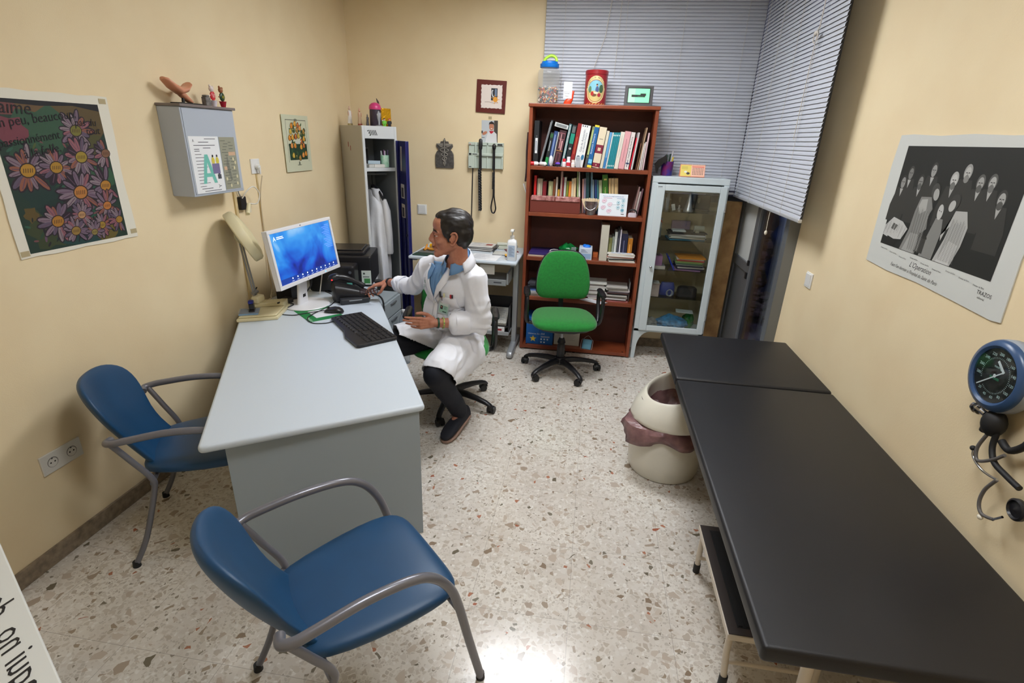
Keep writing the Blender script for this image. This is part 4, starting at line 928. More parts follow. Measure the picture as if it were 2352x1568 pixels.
for k, (x, zt_, hd) in enumerate(((-1.055, 1.875, 0), (-.93, 1.835, 1))):
    y = YB-.07
    b = B()
    if hd == 0: b.sweep([((x, y, z_), (1, 0, 0), r, (0, 1, 0), r*.8) for z_, r in ((1.885, .008), (1.875, .016), (1.83, .019), (1.80, .016), (1.79, .011))], 14, 2.2)
    else:
        b.cyl((x, y, 1.79), (x, y, 1.80), .011); b.sweep([((x, y, z_), (1, 0, 0), r, (0, 1, 0), r) for z_, r in ((1.79, .010), (1.81, .018), (1.83, .018), (1.845, .008))], 14, 2.2); b.cyl((x+.003, y, 1.82), (x+.006, y-.035, 1.815), .012, .004)
    b.cyl((x, y, 1.79), (x, y, 1.62), .011, .013)
    h = b.build('instrument_handle', ds, m_blk, smooth=50, world=True)
    b = B()
    if hd == 0:
        for ph in (0, 2.1, 4.2): b.tube([(x+.010*math.cos(t_*.55+ph)+(-.006+.006*t_/40), y+.010*math.sin(t_*.55+ph), 1.62-.37*t_/60) for t_ in range(61)], .0075, 8)
    else:
        b.tube([(x+.011*math.cos(t_*1.1), y+.009*math.sin(t_*1.1), 1.60-.15*t_/80) for t_ in range(81)], .004, 7)
        b.tube([(x, y, 1.62), (x+.004, y, 1.60), (x+.008, y, 1.45), (x+.010, y, 1.38), (x+.022, y, 1.31), (x+.026, y, 1.27), (x+.012, y, 1.235), (x-.008, y, 1.24), (x-.018, y, 1.28), (x-.012, y, 1.33), (x, y, 1.39), (x, y, 1.46)], .0065, 8, smooth=5)
    lab(b.build('coiled_cord', ds, m_blk, smooth=60, world=True), 'coiled black cord' if hd else 'twisted black cord')
b = B(); b.tube([(-1.14, YB-.008, 1.63), (-1.145, YB-.006, 1.45), (-1.15, YB-.006, 1.2), (-1.16, YB-.006, .95), (-1.16, YB-.006, .4)], .005, 8, smooth=4); lab(b.build('power_lead', ds, m_blk, smooth=60, world=True), 'thin black lead down the wall')
# switches
def switch(side, u, v, label):
    b = wallB(side, u, v, 0); b.use(m_wht); b.bx(-.047, .047, -.047, .047, 0, .009); t = thing('light_switch', label, 'light switch', b.M.translation[:])
    b.build('switch_plate', t, world=True, bevel=.003)
    b = wallB(side, u, v, 0); b.use(m_wht); b.M = b.M @ Matrix.Rotation(.05, 4, 'X'); b.bx(-.036, .036, -.036, .04, .006, .014); b.build('rocker', t, world=True, bevel=.002)
switch('B', -1.645, 1.222, 'white light switch on the back wall between the locker and the man')
switch('R', 3.41, 1.137, 'white light switch on the right wall beside the black and white poster')

# ---------------------------------------------------------------- things on the right wall
rp = thing('engraving_poster', 'large black and white poster of men round an operation, on the right wall', 'poster', (XR, 2.33, 1.39))
W, H = .945, .585
b = wallB('R', 2.81, 1.388, .001)
b.prism([(0, .008), (.2, .0), (.45, .004), (.7, -.004), (.9, -.012), (.945, -.006), (.93, .2), (.945, .4), (.94, .58), (.7, .578), (.5, .585), (.3, .58), (.1, .588), (.0, .585), (-.012, .45), (-.006, .2)], 0, .004); b.build('paper_sheet', rp, mat('grey_white_paper', (206, 208, 204), .6), world=True)
b = wallB('R', 2.81, 1.388, .0056); b.M = b.M @ Matrix.Diagonal((1, 1, .3, 1))
bk_ = (30, 32, 30)
b.use(ink(bk_)).rect(.085, .108, .84, .54)
G = lambda g: ink((g, g, g-3))
z = EPS
def man_(x, y, s, skin, beard, hair, face=0):
    global z
    b.use(G(52)).poly([(x-.035*s, y-.02*s), (x+.035*s, y-.02*s), (x+.06*s, y-.10*s), (x+.06*s, y-.17*s), (x-.06*s, y-.17*s), (x-.06*s, y-.10*s)], z)
    b.use(G(168)).poly([(x-.012*s, y-.025*s), (x+.012*s, y-.025*s), (x, y-.06*s)], z+EPS*.4)
    b.use(G(hair)).disc(x+.003*face, y+.006*s, .022*s, .028*s, 0, z+EPS*.6)
    b.use(G(skin)).disc(x-.003*face, y, .0165*s, .024*s, 0, z+EPS*.8)
    if beard: b.use(G(beard)).disc(x-.003*face, y-.017*s, .014*s, .014*s, 0, z+EPS)
    b.use(G(40)).line([(x-.010*s, y+.004*s), (x-.003*s, y+.004*s)], .003*s, z+EPS*1.1); b.line([(x+.003*s, y+.004*s), (x+.010*s, y+.004*s)], .003*s, z+EPS*1.1); b.use(G(90)).line([(x, y+.002*s), (x, y-.008*s)], .002*s, z+EPS*1.1)
    z += EPS*.3
for x, y, s, sk, be, ha in ((.17, .425, 1, 120, 0, 60), (.26, .395, 1, 130, 90, 50), (.13, .385, 1, 140, 0, 50), (.33, .445, 1, 150, 0, 60), (.475, .415, 1.05, 190, 110, 170), (.54, .445, 1.05, 180, 130, 150), (.625, .415, 1, 160, 90, 90), (.685, .42, 1, 170, 110, 90), (.755, .37, 1.05, 160, 80, 60)):
    man_(x, y, s, sk, be, ha)
def fig(P, g): 
    global z
    b.use(G(g)).poly(P, z+.002); z += EPS*.2
fig([(.30, .34), (.37, .345), (.40, .30), (.385, .27), (.40, .22), (.36, .19), (.37, .11), (.25, .11), (.28, .2), (.285, .28)], 128)
fig([(.31, .33), (.35, .335), (.36, .29), (.32, .27), (.30, .3)], 168); fig([(.30, .19), (.36, .19), (.36, .11), (.27, .11)], 160)
b.use(G(70)).disc(.385, .37, .026, .032, .4, z+.0022); b.use(G(165)).disc(.395, .357, .018, .024, .4, z+.0024)
fig([(.545, .31), (.61, .315), (.64, .26), (.635, .19), (.61, .11), (.50, .11), (.53, .2), (.54, .25), (.5, .21), (.51, .19)], 176); fig([(.56, .2), (.62, .19), (.6, .11), (.52, .11)], 200)
b.use(G(60)).disc(.525, .34, .028, .03, -.4, z+.0024); b.use(G(180)).disc(.515, .325, .018, .022, -.4, z+.0026)
fig([(.44, .27), (.485, .27), (.50, .22), (.49, .11), (.40, .11), (.42, .2)], 130); b.use(G(190)).disc(.455, .295, .018, .03, .1, z+.0024); b.use(G(60)).line([(.445, .3), (.45, .3)], .003, z+.0026); b.line([(.458, .298), (.463, .297)], .003, z+.0026)
fig([(.36, .2), (.42, .19), (.425, .18), (.37, .18)], 40); fig([(.37, .18), (.42, .18), (.42, .12), (.36, .12)], 56)
fig([(.085, .19), (.14, .235), (.22, .225), (.27, .20), (.24, .15), (.16, .14), (.085, .15)], 190); fig([(.15, .21), (.19, .205), (.175, .18), (.14, .185)], 60); fig([(.13, .15), (.21, .14), (.2, .11), (.13, .11)], 30)
for k in range(18): b.use(G(110+(k*37) % 100)).line([(.09+.009*k, .155+.004*((k*5) % 7)), (.10+.009*k, .20+.004*((k*3) % 5))], .0025, z+.0024)
for k in range(16): b.use(G(100+(k*31) % 90)).line([(.31+.005*k, .12+.003*(k % 3)), (.30+.006*k, .30-.006*(k % 5))], .002, z+.0024); b.line([(.53+.006*k, .12), (.55+.005*k, .28-.005*(k % 4))], .002, z+.0024)
b.use(ink((70, 70, 72)))
for k in range(9): b.text('Docteur de Paris', .10+.083*k, .088-.006*(k % 3), .0085, 0, -.02, shear=.3)
b.text("L'Operation", .36, .055, .032, 0, -.02, shear=.4); b.text("Faict l'an dernier a l'hopital du Saint de Paris", .22, .03, .022, 0, -.02, shear=.4, sx=.9)
b.use(ink((20, 20, 22))).text('TRAZOS', .795, .055, .02, 0, -.02); b.text('editorial', .805, .04, .011, 0, -.02)
b.build('printed_picture', rp, smooth=False, world=True)

# aneroid gauge with cuff tubing
gg = thing('blood_pressure_gauge', 'round blue grey blood pressure gauge with black dial and rubber bulb on the right wall', 'blood pressure gauge', (1.36, 1.715, 1.25))
m_gr = mat('gauge_grey', (150, 158, 170), .35); m_gb = mat('gauge_blue', (52, 80, 120), .3)
cyy, czz = 1.715, 1.25
b = B(); b.axes((XR, cyy, czz), (0, -1, 0), (0, 0, 1), (-1, 0, 0)); b.lathe([(.07, 0), (.10, .012), (.118, .03), (.118, .055), (.112, .066), (.1, .0685)], n=48); b.build('housing', gg, m_gr, smooth=50, world=True)
b = B(); b.axes((XR, cyy, czz), (0, -1, 0), (0, 0, 1), (-1, 0, 0)); b.loft([[V((r*math.cos(2*PI*j/48), r*math.sin(2*PI*j/48), z)) for j in range(48)] for r, z in ((.113, .05), (.116, .064), (.11, .075), (.096, .080), (.088, .074), (.088, .069))], caps=False); lab(b.build('bezel', gg, m_gb, smooth=50, world=True), 'blue bezel')
b = B(); b.axes((XR-.0695, cyy, czz), (0, -1, 0), (0, 0, 1), (-1, 0, 0)); b.use(ink((20, 24, 26), .3)).disc(0, 0, .09, n=40)
b.use(ink((190, 226, 226)))
for k in range(14):
    a = -.7*PI+1.9*PI*k/14+PI*.0; b.text(str((k+1)*20), .07*math.cos(a), .07*math.sin(a)-.004, .013, .0006, align='C')
for k in range(56): a = 2*PI*k/60-.7*PI; b.line([(.055*math.cos(a), .055*math.sin(a)), (.059*math.cos(a), .059*math.sin(a))], .001, .0006)
b.text('mmHg', 0, .025, .012, .0006, align='C'); b.use(ink((40, 110, 80))).rect(-.02, -.012, .02, -.004, .0006)
b.use(ink((210, 222, 226))).line([(.028, .022), (-.058, -.052)], .004, .0018); b.line([(.028, .022), (-.004, .046)], .009, .0018); b.disc(0, 0, .006, z=.0022)
b.build('dial', gg, smooth=False, world=True)
b = B(); b.axes((XR-.0745, cyy, czz), (0, -1, 0), (0, 0, 1), (-1, 0, 0)); b.lathe([(.087, 0), (.07, .008), (.04, .012), (.002, .0125)], n=40); lab(b.build('lens', gg, glassy('gauge_lens', (.97, .98, .98), .02, .03, .12), smooth=60, world=True), 'clear lens')
b = B(); b.sweep([((XR-.02, y, z_), (0, 1, 0), r, (1, 0, 0), .012) for y, z_, r in ((1.665, 1.36, .03), (1.675, 1.40, .032), (1.70, 1.42, .02), (1.725, 1.445, .004))], 12, 3); b.build('hook', gg, m_rub, smooth=50, world=True)
b = B(); b.ell((1.335, 1.68, 1.10), (.032, .037, .045)); b.cyl((1.335, 1.70, 1.085), (1.335, 1.71, 1.055), .016, .01); b.build('inflation_bulb', gg, m_rub, smooth=60, world=True)
b = B(); b.cyl((1.335, 1.72, 1.11), (1.335, 1.765, 1.112), .011); b.cyl((1.335, 1.75, 1.112), (1.335, 1.755, 1.112), .018); b.cyl((1.335, 1.765, 1.112), (1.335, 1.775, 1.112), .020, .018); b.cyl((1.335, 1.745, 1.12), (1.335, 1.735, 1.155), .006); lab(b.build('release_valve', gg, mat('chrome', (200, 202, 208), .12, 1), smooth=40, world=True), 'chrome release valve')
b = B(); b.tube([(1.335, 1.735, 1.15), (1.34, 1.725, 1.19), (1.35, 1.70, 1.2)], .009, 8); b.tube([(1.335, 1.655, 1.08), (1.335, 1.65, 1.03), (1.33, 1.615, .995), (1.33, 1.56, .985), (1.33, 1.50, .98)], .009, 10, smooth=5)
b.tube([(1.345, 1.64, 1.06), (1.345, 1.6, 1.05), (1.345, 1.56, 1.09), (1.345, 1.55, 1.13), (1.345, 1.57, 1.17)], .011, 10, smooth=5); b.build('rubber_tubing', gg, m_rub, smooth=60, world=True)
# stethoscope hanging from the gauge
ss = thing('stethoscope', 'grey stethoscope hanging on the right wall below the pressure gauge', 'stethoscope', (1.34, 1.58, .95))
b = B(); b.tube([(1.325, 1.675, 1.06), (1.325, 1.69, 1.00), (1.325, 1.67, .965), (1.325, 1.62, 1.0), (1.325, 1.585, 1.04)], .0055, 8, smooth=6)
b.tube([(1.325, 1.575, .955), (1.325, 1.60, .90), (1.325, 1.60, .85), (1.325, 1.575, .825), (1.325, 1.53, .84)], .0055, 8, smooth=6); b.build('tubing', ss, mat('grey_rubber', (100, 96, 94), .45), smooth=60, world=True)
b = B(); b.tube([(1.325, 1.70, .985), (1.325, 1.69, .965), (1.325, 1.65, .95), (1.325, 1.61, .95), (1.325, 1.575, .957)], .004, 8, smooth=5); b.tube([(1.325, 1.53, .84), (1.325, 1.505, .87)], .004, 8); lab(b.build('metal_headset', ss, mat('chrome', (200, 202, 208), .12, 1), smooth=60, world=True), 'chrome headset tubes')
b = B(); b.ell((1.325, 1.705, .99), .009); lab(b.build('ear_tip', ss, m_rub, smooth=60, world=True), 'black ear tip')
b = B(); b.ell((1.325, 1.575, .812), (.008, .010, .008)); lab(b.build('ear_tip', ss, mat('ivory_plastic', (225, 218, 200), .4), smooth=60, world=True), 'white ear tip')
b = B(); b.axes((1.345, 1.485, .915), (0, -1, 0), (0, 0, 1), (-1, 0, 0)); b.lathe([(.015, 0), (.034, .004), (.034, .014), (.028, .018), (.024, .012), (.01, .014), (.002, .02)], n=28); b.build('chest_piece', ss, m_blk, smooth=40, world=True)
# ---------------------------------------------------------------- things on the desk
DT = .74
m_mon = mat('monitor_white', (226, 226, 230), .35)
mo = thing('monitor', 'white computer monitor showing a blue cloudy desktop, standing on the desk', 'monitor', (-1.97, 3.29, DT))
mu = V((.07, .9975, 0)).normalized(); tl = math.radians(8)
mn = V((mu.y*math.cos(tl), -mu.x*math.cos(tl), math.sin(tl))); mv = mn.cross(mu)
mo_o = V((-1.905, 2.915, .945)); MW, MH = .715, .375
b = B(); b.axes(mo_o, mu, mv, mn); b.bx(0, MW, 0, MH, -.035, -.004)
for a in ((0, MW, 0, .026), (0, MW, MH-.022, MH), (0, .022, .026, MH-.022), (MW-.022, MW, .026, MH-.022)): b.bx(a[0], a[1], a[2], a[3], -.004, .004)
b.build('monitor_case', mo, m_mon, world=True, bevel=.003)
b = B(); b.axes(mo_o, mu, mv, mn); b.bx(.12, MW-.12, .08, MH-.08, -.06, -.035); b.build('rear_housing', mo, m_mon, world=True, bevel=.012)
# screen picture: procedural clouds that the panel gives off
sm = bpy.data.materials.new('desktop_picture'); sm.use_nodes = True
nt = sm.node_tree; bs = nt.nodes['Principled BSDF']
tc = nt.nodes.new('ShaderNodeTexCoord'); nz = nt.nodes.new('ShaderNodeTexNoise'); nz.inputs['Scale'].default_value = 4.2; nz.inputs['Detail'].default_value = 3; nz.inputs['Distortion'].default_value = .5
sep = nt.nodes.new('ShaderNodeSeparateXYZ'); ad = nt.nodes.new('ShaderNodeMath'); ad.operation = 'MULTIPLY_ADD'; ad.inputs[1].default_value = 1.15; ad.inputs[2].default_value = -.41
nt.links.new(tc.outputs['Object'], sep.inputs[0]); nt.links.new(sep.outputs[2], ad.inputs[0])
ad2 = nt.nodes.new('ShaderNodeMath'); ad2.operation = 'ADD'; nt.links.new(tc.outputs['Object'], nz.inputs['Vector']); nt.links.new(nz.outputs['Fac'], ad2.inputs[0]); nt.links.new(ad.outputs[0], ad2.inputs[1])
cr = nt.nodes.new('ShaderNodeValToRGB'); e = cr.color_ramp.elements
e[0].position = .34; e[0].color = lin((6, 30, 130)); e[1].position = .86; e[1].color = lin((160, 210, 248))
for p, c in ((.42, (10, 60, 190)), (.56, (18, 120, 225)), (.70, (60, 160, 240))): x = e.new(p); x.color = lin(c)
nt.links.new(ad2.outputs[0], cr.inputs['Fac']); nt.links.new(cr.outputs['Color'], bs.inputs['Emission Color']); bs.inputs['Base Color'].default_value = (.01, .01, .02, 1)
bs.inputs['Emission Strength'].default_value = 1.0; bs.inputs['Roughness'].default_value = .35
b = B(); b.axes(mo_o, mu, mv, mn); b.rect(.022, .026, MW-.022, MH-.022, -.0035)
sc_ = b.build('screen', mo, sm, world=True, smooth=False)
b = B(); b.axes(mo_o, mu, mv, mn); b.use(glow((20, 50, 130), .8)).rect(.022, .027, MW-.022, .062, -.0033)
b.use(glow((220, 230, 245), 1)).text('A', .05, .305, .04, -.003); b.rect(.085, .322, .15, .327, -.003); b.rect(.085, .312, .155, .317, -.003)
for k in range(10): x = .15+.055*k; b.disc(x, .050, .006, z=-.003, n=10); b.rect(x-.012, .032, x+.012, .034, -.003)
b.use(glow((90, 130, 230), 1))
for k in range(14): b.rect(MW-.05-.09*(.4+.6*((k*5) % 7)/7), MH-.05-.012*k, MW-.035, MH-.045-.012*k, -.003)
lab(b.build('desktop_icons', mo, smooth=False, world=True), 'white icons and lettering on the screen')
b = B(); b.axes(mo_o, mu, mv, mn); b.use(glow((110, 200, 255), 1.2)).disc(MW*.72, .013, .008, .004, z=.0045); b.use(ink((60, 62, 66))).disc(MW*.42, .012, .004, z=.0045); b.disc(MW*.48, MH-.009, .008, .003, z=.0045); lab(b.build('power_light', mo, smooth=False, world=True), 'pale blue power light')
b = B(); b.lathe([(.150, 0), (.155, .006), (.15, .012), (.05, .016)], (-1.955, 3.285, DT), 48); b.build('round_foot', mo, m_mon, smooth=40, world=True)
b = B(); b.sweep([((-1.985+.02*t, 3.28, DT+.012+t*.28), (0, 1, 0), w_, (1, 0, 0), .014) for t, w_ in ((0, .062), (.3, .055), (.7, .05), (1, .048))], 20, 4); b.build('stand', mo, m_mon, smooth=50, world=True)
b = B(); b.bx(-1.972, -1.966, 3.262, 3.30, .80, .87); lab(b.build('cable_slot', mo, m_rub, world=True, bevel=.002), 'dark cable slot')
# magnifier lamp
m_crm = mat('cream_enamel', (216, 206, 168), .35)
lm = thing('magnifier_lamp', 'cream table magnifier lamp with round head, at the wall end of the desk', 'lamp', (-2.13, 3.0, DT))
u_ = V((.215, .117)).normalized(); w_ = V((-.26, .965)).normalized()
c0 = V((-2.185, 2.825)); c1 = c0+u_*.245; c2 = c1+w_*.30; c3 = c0+w_*.30
c3.x = max(c3.x, -2.285); 
b = B(); b.prism([tuple(p) for p in (c0, c1, c2, c3)], DT, DT+.022); f0 = c0+u_*.008+w_*.008; b.prism([tuple(p) for p in (c0+u_*.01+w_*.012, c1-u_*.012+w_*.012, c2-u_*.012-w_*.01, c3+u_*.012-w_*.01)], DT+.022, DT+.034)
b.prism([tuple(p) for p in (c0+u_*.01+w_*.20, c1-u_*.012+w_*.20, c2-u_*.012-w_*.01, c3+u_*.012-w_*.01)], DT+.034, DT+.062)
b.build('base', lm, m_crm, world=True, bevel=.006)
b = B(); b.box((-2.19, 3.08, DT+.085), (.05, .09, .05)); b.build('pivot_block', lm, m_crm, world=True, bevel=.012)
b = B()
for o in (-.012, .012): b.cyl((-2.205, 3.08+o, .84), (-2.245, 3.07+o, 1.20), .006)
b.cyl((-2.205, 3.055, .87), (-2.205, 3.105, .87), .012); lab(b.build('spring_arm', lm, mat('steel', (150, 152, 156), .3, .8), smooth=40, world=True), 'thin metal spring arms')
hc = V((-2.165, 3.0, 1.262)); ax_ = V((.69, .56, .45)).normalized(); hx, hy, hd = frame_of(ax_)
b = B(); b.axes(hc, hx, hy, hd); b.lathe([(.10, -.030), (.160, -.032), (.167, -.026), (.168, .012), (.160, .026), (.12, .040), (.06, .048), (.01, .050)], n=48); b.build('lamp_head', lm, m_crm, smooth=40, world=True)
b = B(); b.axes(hc, hx, hy, hd); b.lathe([(.095, -.034), (.09, -.036), (.02, -.038)], n=32); lab(b.build('lens', lm, mat('lens_glass', (210, 220, 220), .05, spec=.8), smooth=40, world=True), 'round magnifying lens')
b = B(); b.tube([(-2.245, 3.07, 1.20), (-2.262, 3.05, 1.24), (-2.24, 3.02, 1.27)], .009, 8); b.build('neck', lm, m_crm, smooth=50, world=True); b = B(); b.cyl((-2.115, 3.0, 1.405), (-2.14, 3.06, 1.455), .012); b.build('grip', lm, m_crm, smooth=50, world=True)
b = B(); b.tube([(-2.27, 3.435, 1.60), (-2.295, 3.42, 1.45), (-2.297, 3.41, 1.2), (-2.29, 3.40, .98), (-2.26, 3.36, .84), (-2.22, 3.27, .79), (-2.17, 3.2, .80), (-2.16, 3.12, .80)], .0035, 8, smooth=6); lab(b.build('power_cord', lm, mat('beige_cord', (200, 184, 156), .5), smooth=60, world=True), 'beige power cord up to the wall socket')
# things on the lamp base
sp_ = thing('paper_pad', 'light blue note pad under a clear acrylic sheet on the lamp base', 'note pad', (-2.17, 2.94, DT+.0345), rz=math.atan2(u_.y, u_.x))
b = B(); b.bx(-.055, .06, -.06, .065, 0, .006); lab(b.build('blue_pad', sp_, ink((130, 170, 214)), bevel=.001), 'light blue pad')
b = B(); b.bx(-.06, .065, -.05, .07, .0065, .010); lab(b.build('acrylic_sheet', sp_, mat('acrylic', (190, 196, 206), .1, alpha=.35)), 'clear acrylic sheet')
st = thing('stapler', 'small navy blue stapler standing on the note pad of the lamp base', 'stapler', (-2.155, 2.955, DT+.045), rz=math.atan2(u_.y, u_.x))
b = B(); b.sweep([((0, y, z_), (1, 0, 0), w2, (0, 0, 1), h) for y, z_, w2, h in ((-.035, .062, .014, .006), (-.025, .062, .016, .012), (.01, .058, .017, .013), (.03, .045, .014, .012), (.036, .03, .008, .008))], 14, 3.5); lab(b.build('top_arm', st, mat('navy_plastic', (26, 36, 130), .3), smooth=50), 'navy top')
b = B(); b.bx(-.018, .018, -.036, .036, 0, .01); b.bx(-.015, .015, -.02, .03, .01, .05); b.build('base', st, m_blk, bevel=.003)
# keyboard
kb = thing('keyboard', 'black full size keyboard lying askew on the desk beside the man', 'keyboard', (-1.372, 2.905, DT), rz=math.radians(-44))
b = B()
outl = [(-.285, -.06), (-.27, -.105), (-.10, -.112), (.0, -.118), (.10, -.150), (.285, -.150), (.292, -.135), (.285, .098), (.27, .11), (-.27, .11), (-.285, .10)]
b.prism(outl, .004, .020); b.build('keyboard_case', kb, m_blk, bevel=.004)
b = B()
for r in range(6):
    y = .085-.031*r-(0 if r else -.004)
    for x0, x1, n in ((-.265, .085, 15 if r < 5 else 9), (.10, .165, 3), (.178, .27, 4)):
        if n == 3 and r in (3,): continue
        for k in range(n):
            wd = (x1-x0)/n
            cx = x0+wd*(k+.5)
            b.sweep([((cx, y, .0205), (1, 0, 0), wd*.46, (0, 1, 0), .0135), ((cx, y+.001, .027), (1, 0, 0), wd*.37, (0, 1, 0), .011)], 8, 6)
o = b.build('key', kb, mat('key_black', (34, 34, 38), .45)); tag(o, None, None, kind='stuff')
b = B(); b.use(ink((120, 122, 126)))
for k in range(3): b.disc(.20+.025*k, .104, .002, z=.0206)
b.build('indicator_lights', kb, smooth=False)
# mouse and pad
mp = thing('mouse_pad', 'green printed mouse pad with a white sheet on it, under the mouse', 'mouse pad', (-1.79, 3.13, DT), rz=math.atan2(-.65, .76))
b = B(); b.use(mat('pad_green', (14, 122, 60), .6)); b.bx(-.15, .15, -.115, .115, 0, .003)
b.use(ink((200, 226, 204))).text('Sindicato', -.14, -.1, .03, .0032, 1.57); b.text('Medico', .06, -.105, .03, .0032); b.build('pad', mp, smooth=False)
b = B(); b.bx(-.06, .10, -.05, .112, .0033, .0042); lab(b.build('white_sheet', mp, ink((222, 224, 230))), 'white sheet')
ms = thing('computer_mouse', 'black computer mouse on the green mouse pad', 'computer mouse', (-1.69, 3.165, DT+.0045), rz=math.radians(8))
b = B(); b.sweep([((x, 0, .002+h*.5), (0, 1, 0), w_, (0, 0, 1), h*.5+.001) for x, w_, h in ((-.065, .012, .008), (-.055, .026, .018), (-.03, .034, .030), (0, .036, .036), (.03, .034, .034), (.052, .027, .022), (.064, .012, .008))], 22, 2.4); b.build('mouse_body', ms, mat('mouse_black', (28, 28, 32), .3), smooth=60)
b = B(); b.cyl((-.038, -.003, .032), (-.038, .003, .032), .008); b.build('scroll_wheel', ms, m_rub, smooth=50)
# desk telephone
ph = thing('desk_telephone', 'black desk telephone with a red light, under the man\'s right hand', 'telephone', (-1.70, 3.47, DT), rz=math.radians(36))
b = B(); b.sweep([((x, y, z_), (0, 1, 0), w_, (0, 0, 1), h) for x, y, z_, w_, h in ((-.13, .03, .06, .06, .055), (-.12, .03, .07, .08, .068), (.0, .02, .055, .085, .05), (.10, .0, .04, .085, .035), (.115, 0, .035, .08, .025))], 20, 5); b.build('phone_body', ph, m_blk, smooth=50)
b = B(); b.bx(-.10, .105, -.105, -.05, .0, .042); b.build('front_block', ph, mat('charcoal_plastic', (40, 42, 46), .5), bevel=.008)
b = B(); b.tube([(-.145, .0, .16), (-.12, .0, .182), (-.05, .0, .178), (.03, .0, .14), (.09, .0, .10)], [.022, .028, .02, .018, .022], 14, smooth=5); b.build('handset', ph, mat('mouse_black', (28, 28, 32), .3), smooth=60)
b = B(); b.use(glow((255, 40, 40), 2.5)); b.ell((-.135, -.024, .172), .006, n=8, k=6); lab(b.build('red_light', ph, smooth=50), 'small red indicator light')
b = B(); b.use(ink((170, 176, 180))); b.axes((-.04, -.1055, .026), (1, 0, 0), (0, 0, 1), (0, -1, 0)); b.rect(0, 0, .09, .006); b.build('name_strip', ph, smooth=False)
b = B(); b.tube([(.115, -.0, .03), (.16, .02, .025), (.20, 0, .012), (.215, -.05, -.02), (.205, -.1, -.1)], .007, 10, smooth=6); lab(b.build('curly_cord', ph, m_blk, smooth=60), 'black coiled cord hanging over the desk edge')
# printers
pr_ = thing('laser_printer', 'large black laser printer on the stand before the locker', 'printer', (-1.96, 3.97, DT), rz=math.radians(14))
b = B(); b.bx(-.24, .22, -.18, .20, .01, .25); b.build('printer_body', pr_, m_blk, bevel=.014)
b = B(); b.bx(-.23, .16, -.15, .18, .2505, .275); b.bx(-.15, .14, -.1, .16, .275, .285); b.build('paper_output_lid', pr_, mat('mouse_black', (28, 28, 32), .3), bevel=.008)
b = B(); b.axes((.17, -.1806, .02), (1, 0, 0), (0, 0, 1), (0, -1, 0)); b.use(ink((206, 216, 210))).rect(-.03, 0, .045, .115); b.use(ink((60, 130, 70))).rect(-.012, .01, .035, .05, .0004); b.use(ink((60, 70, 70))).rect(-.02, .06, .03, .066, .0004); b.disc(-.01, .09, .008, z=.0004); lab(b.build('information_label', pr_, smooth=False), 'white and green label')
b = B(); b.tube([(-.1, -.2, .05), (-.12, -.21, .0), (-.10, -.26, -.0)], .003); 
tw = thing('label_printer', 'smaller black printer with a turquoise sticker, between the monitor and the large printer', 'printer', (-1.90, 3.70, DT), rz=math.radians(10))
b = B(); b.bx(-.22, .13, -.07, .07, .005, .21); b.build('printer_body', tw, m_blk, bevel=.018, seg=3)
b = B(); b.axes((.09, -.0706, .03), (1, 0, 0), (0, 0, 1), (0, -1, 0)); b.use(ink((110, 200, 184))).rect(-.02, 0, .022, .05); b.use(ink((60, 110, 106))).rect(-.014, .012, .016, .016, .0004); b.rect(-.014, .024, .016, .028, .0004); b.use(ink((90, 96, 104))).disc(.01, .13, .012, z=0); lab(b.build('sticker', tw, smooth=False), 'turquoise sticker')
pc = thing('mini_computer', 'small black computer box standing behind the monitor next to the wall', 'computer', (-2.14, 3.38, DT))
b = B(); b.bx(-.07, .05, -.06, .05, 0, .17); b.build('computer_case', pc, m_blk, bevel=.005)
b = B(); b.bx(.08, .14, -.04, .03, 0, .05); b.cyl((.11, -.05, .02), (.11, -.1, .01), .008); tag(b.build('adapter_block', None, m_blk, bevel=.004), 'black power adapter block beside the monitor stand', 'power adapter'); bpy.data.objects['adapter_block'].location = (-2.2, 3.26, DT)
def cord(name, label, pts, r=.0032, m=None):
    b = B(); b.tube(pts, r, 8, smooth=6); tag(b.build(name, mats=m or m_rub, smooth=60), label, 'cable')
zc = DT+.0036
cord('mouse_cable', 'thin black cable looping from behind the monitor foot to the mouse', [(-2.12, 3.22, zc+.03), (-2.14, 3.12, zc), (-2.07, 3.05, zc), (-1.93, 3.04, zc), (-1.86, 3.08, zc+.006), (-1.755, 3.155, zc+.012)])
cord('keyboard_cable', 'thin black cable curving from the printers round the monitor foot to the keyboard', [(-1.99, 3.62, zc), (-1.86, 3.52, zc), (-1.80, 3.38, zc), (-1.79, 3.24, zc), (-1.80, 3.10, zc+.006), (-1.79, 2.99, zc+.006), (-1.72, 2.93, zc), (-1.64, 2.95, zc), (-1.60, 2.99, zc+.006)])
cord('monitor_cable', 'thick black cable drooping below the monitor to its stand', [(-2.06, 3.10, .80), (-2.06, 3.20, .79), (-2.0, 3.30, .80), (-1.945, 3.345, .87), (-1.945, 3.36, .95)], .006)
cord('power_cable', 'black cables coiled between the adapter and the wall behind the monitor', [(-2.2, 3.10, .90), (-2.24, 3.12, .84), (-2.2, 3.18, .78), (-2.1, 3.2, .77), (-2.02, 3.22, .76), (-2.04, 3.14, .752), (-2.12, 3.14, .752)], .004)
cord('white_cable', 'white cable hanging behind the monitor to the desk', [(-1.98, 3.60, .95), (-1.985, 3.57, .85), (-2.0, 3.55, zc)], .004, mat('white_cord', (225, 222, 214), .4))
cord('black_cable', 'black cable running over the desk to the telephone', [(-1.97, 3.63, zc), (-1.90, 3.60, zc), (-1.86, 3.56, zc+.001), (-1.83, 3.52, zc+.002)], .005)

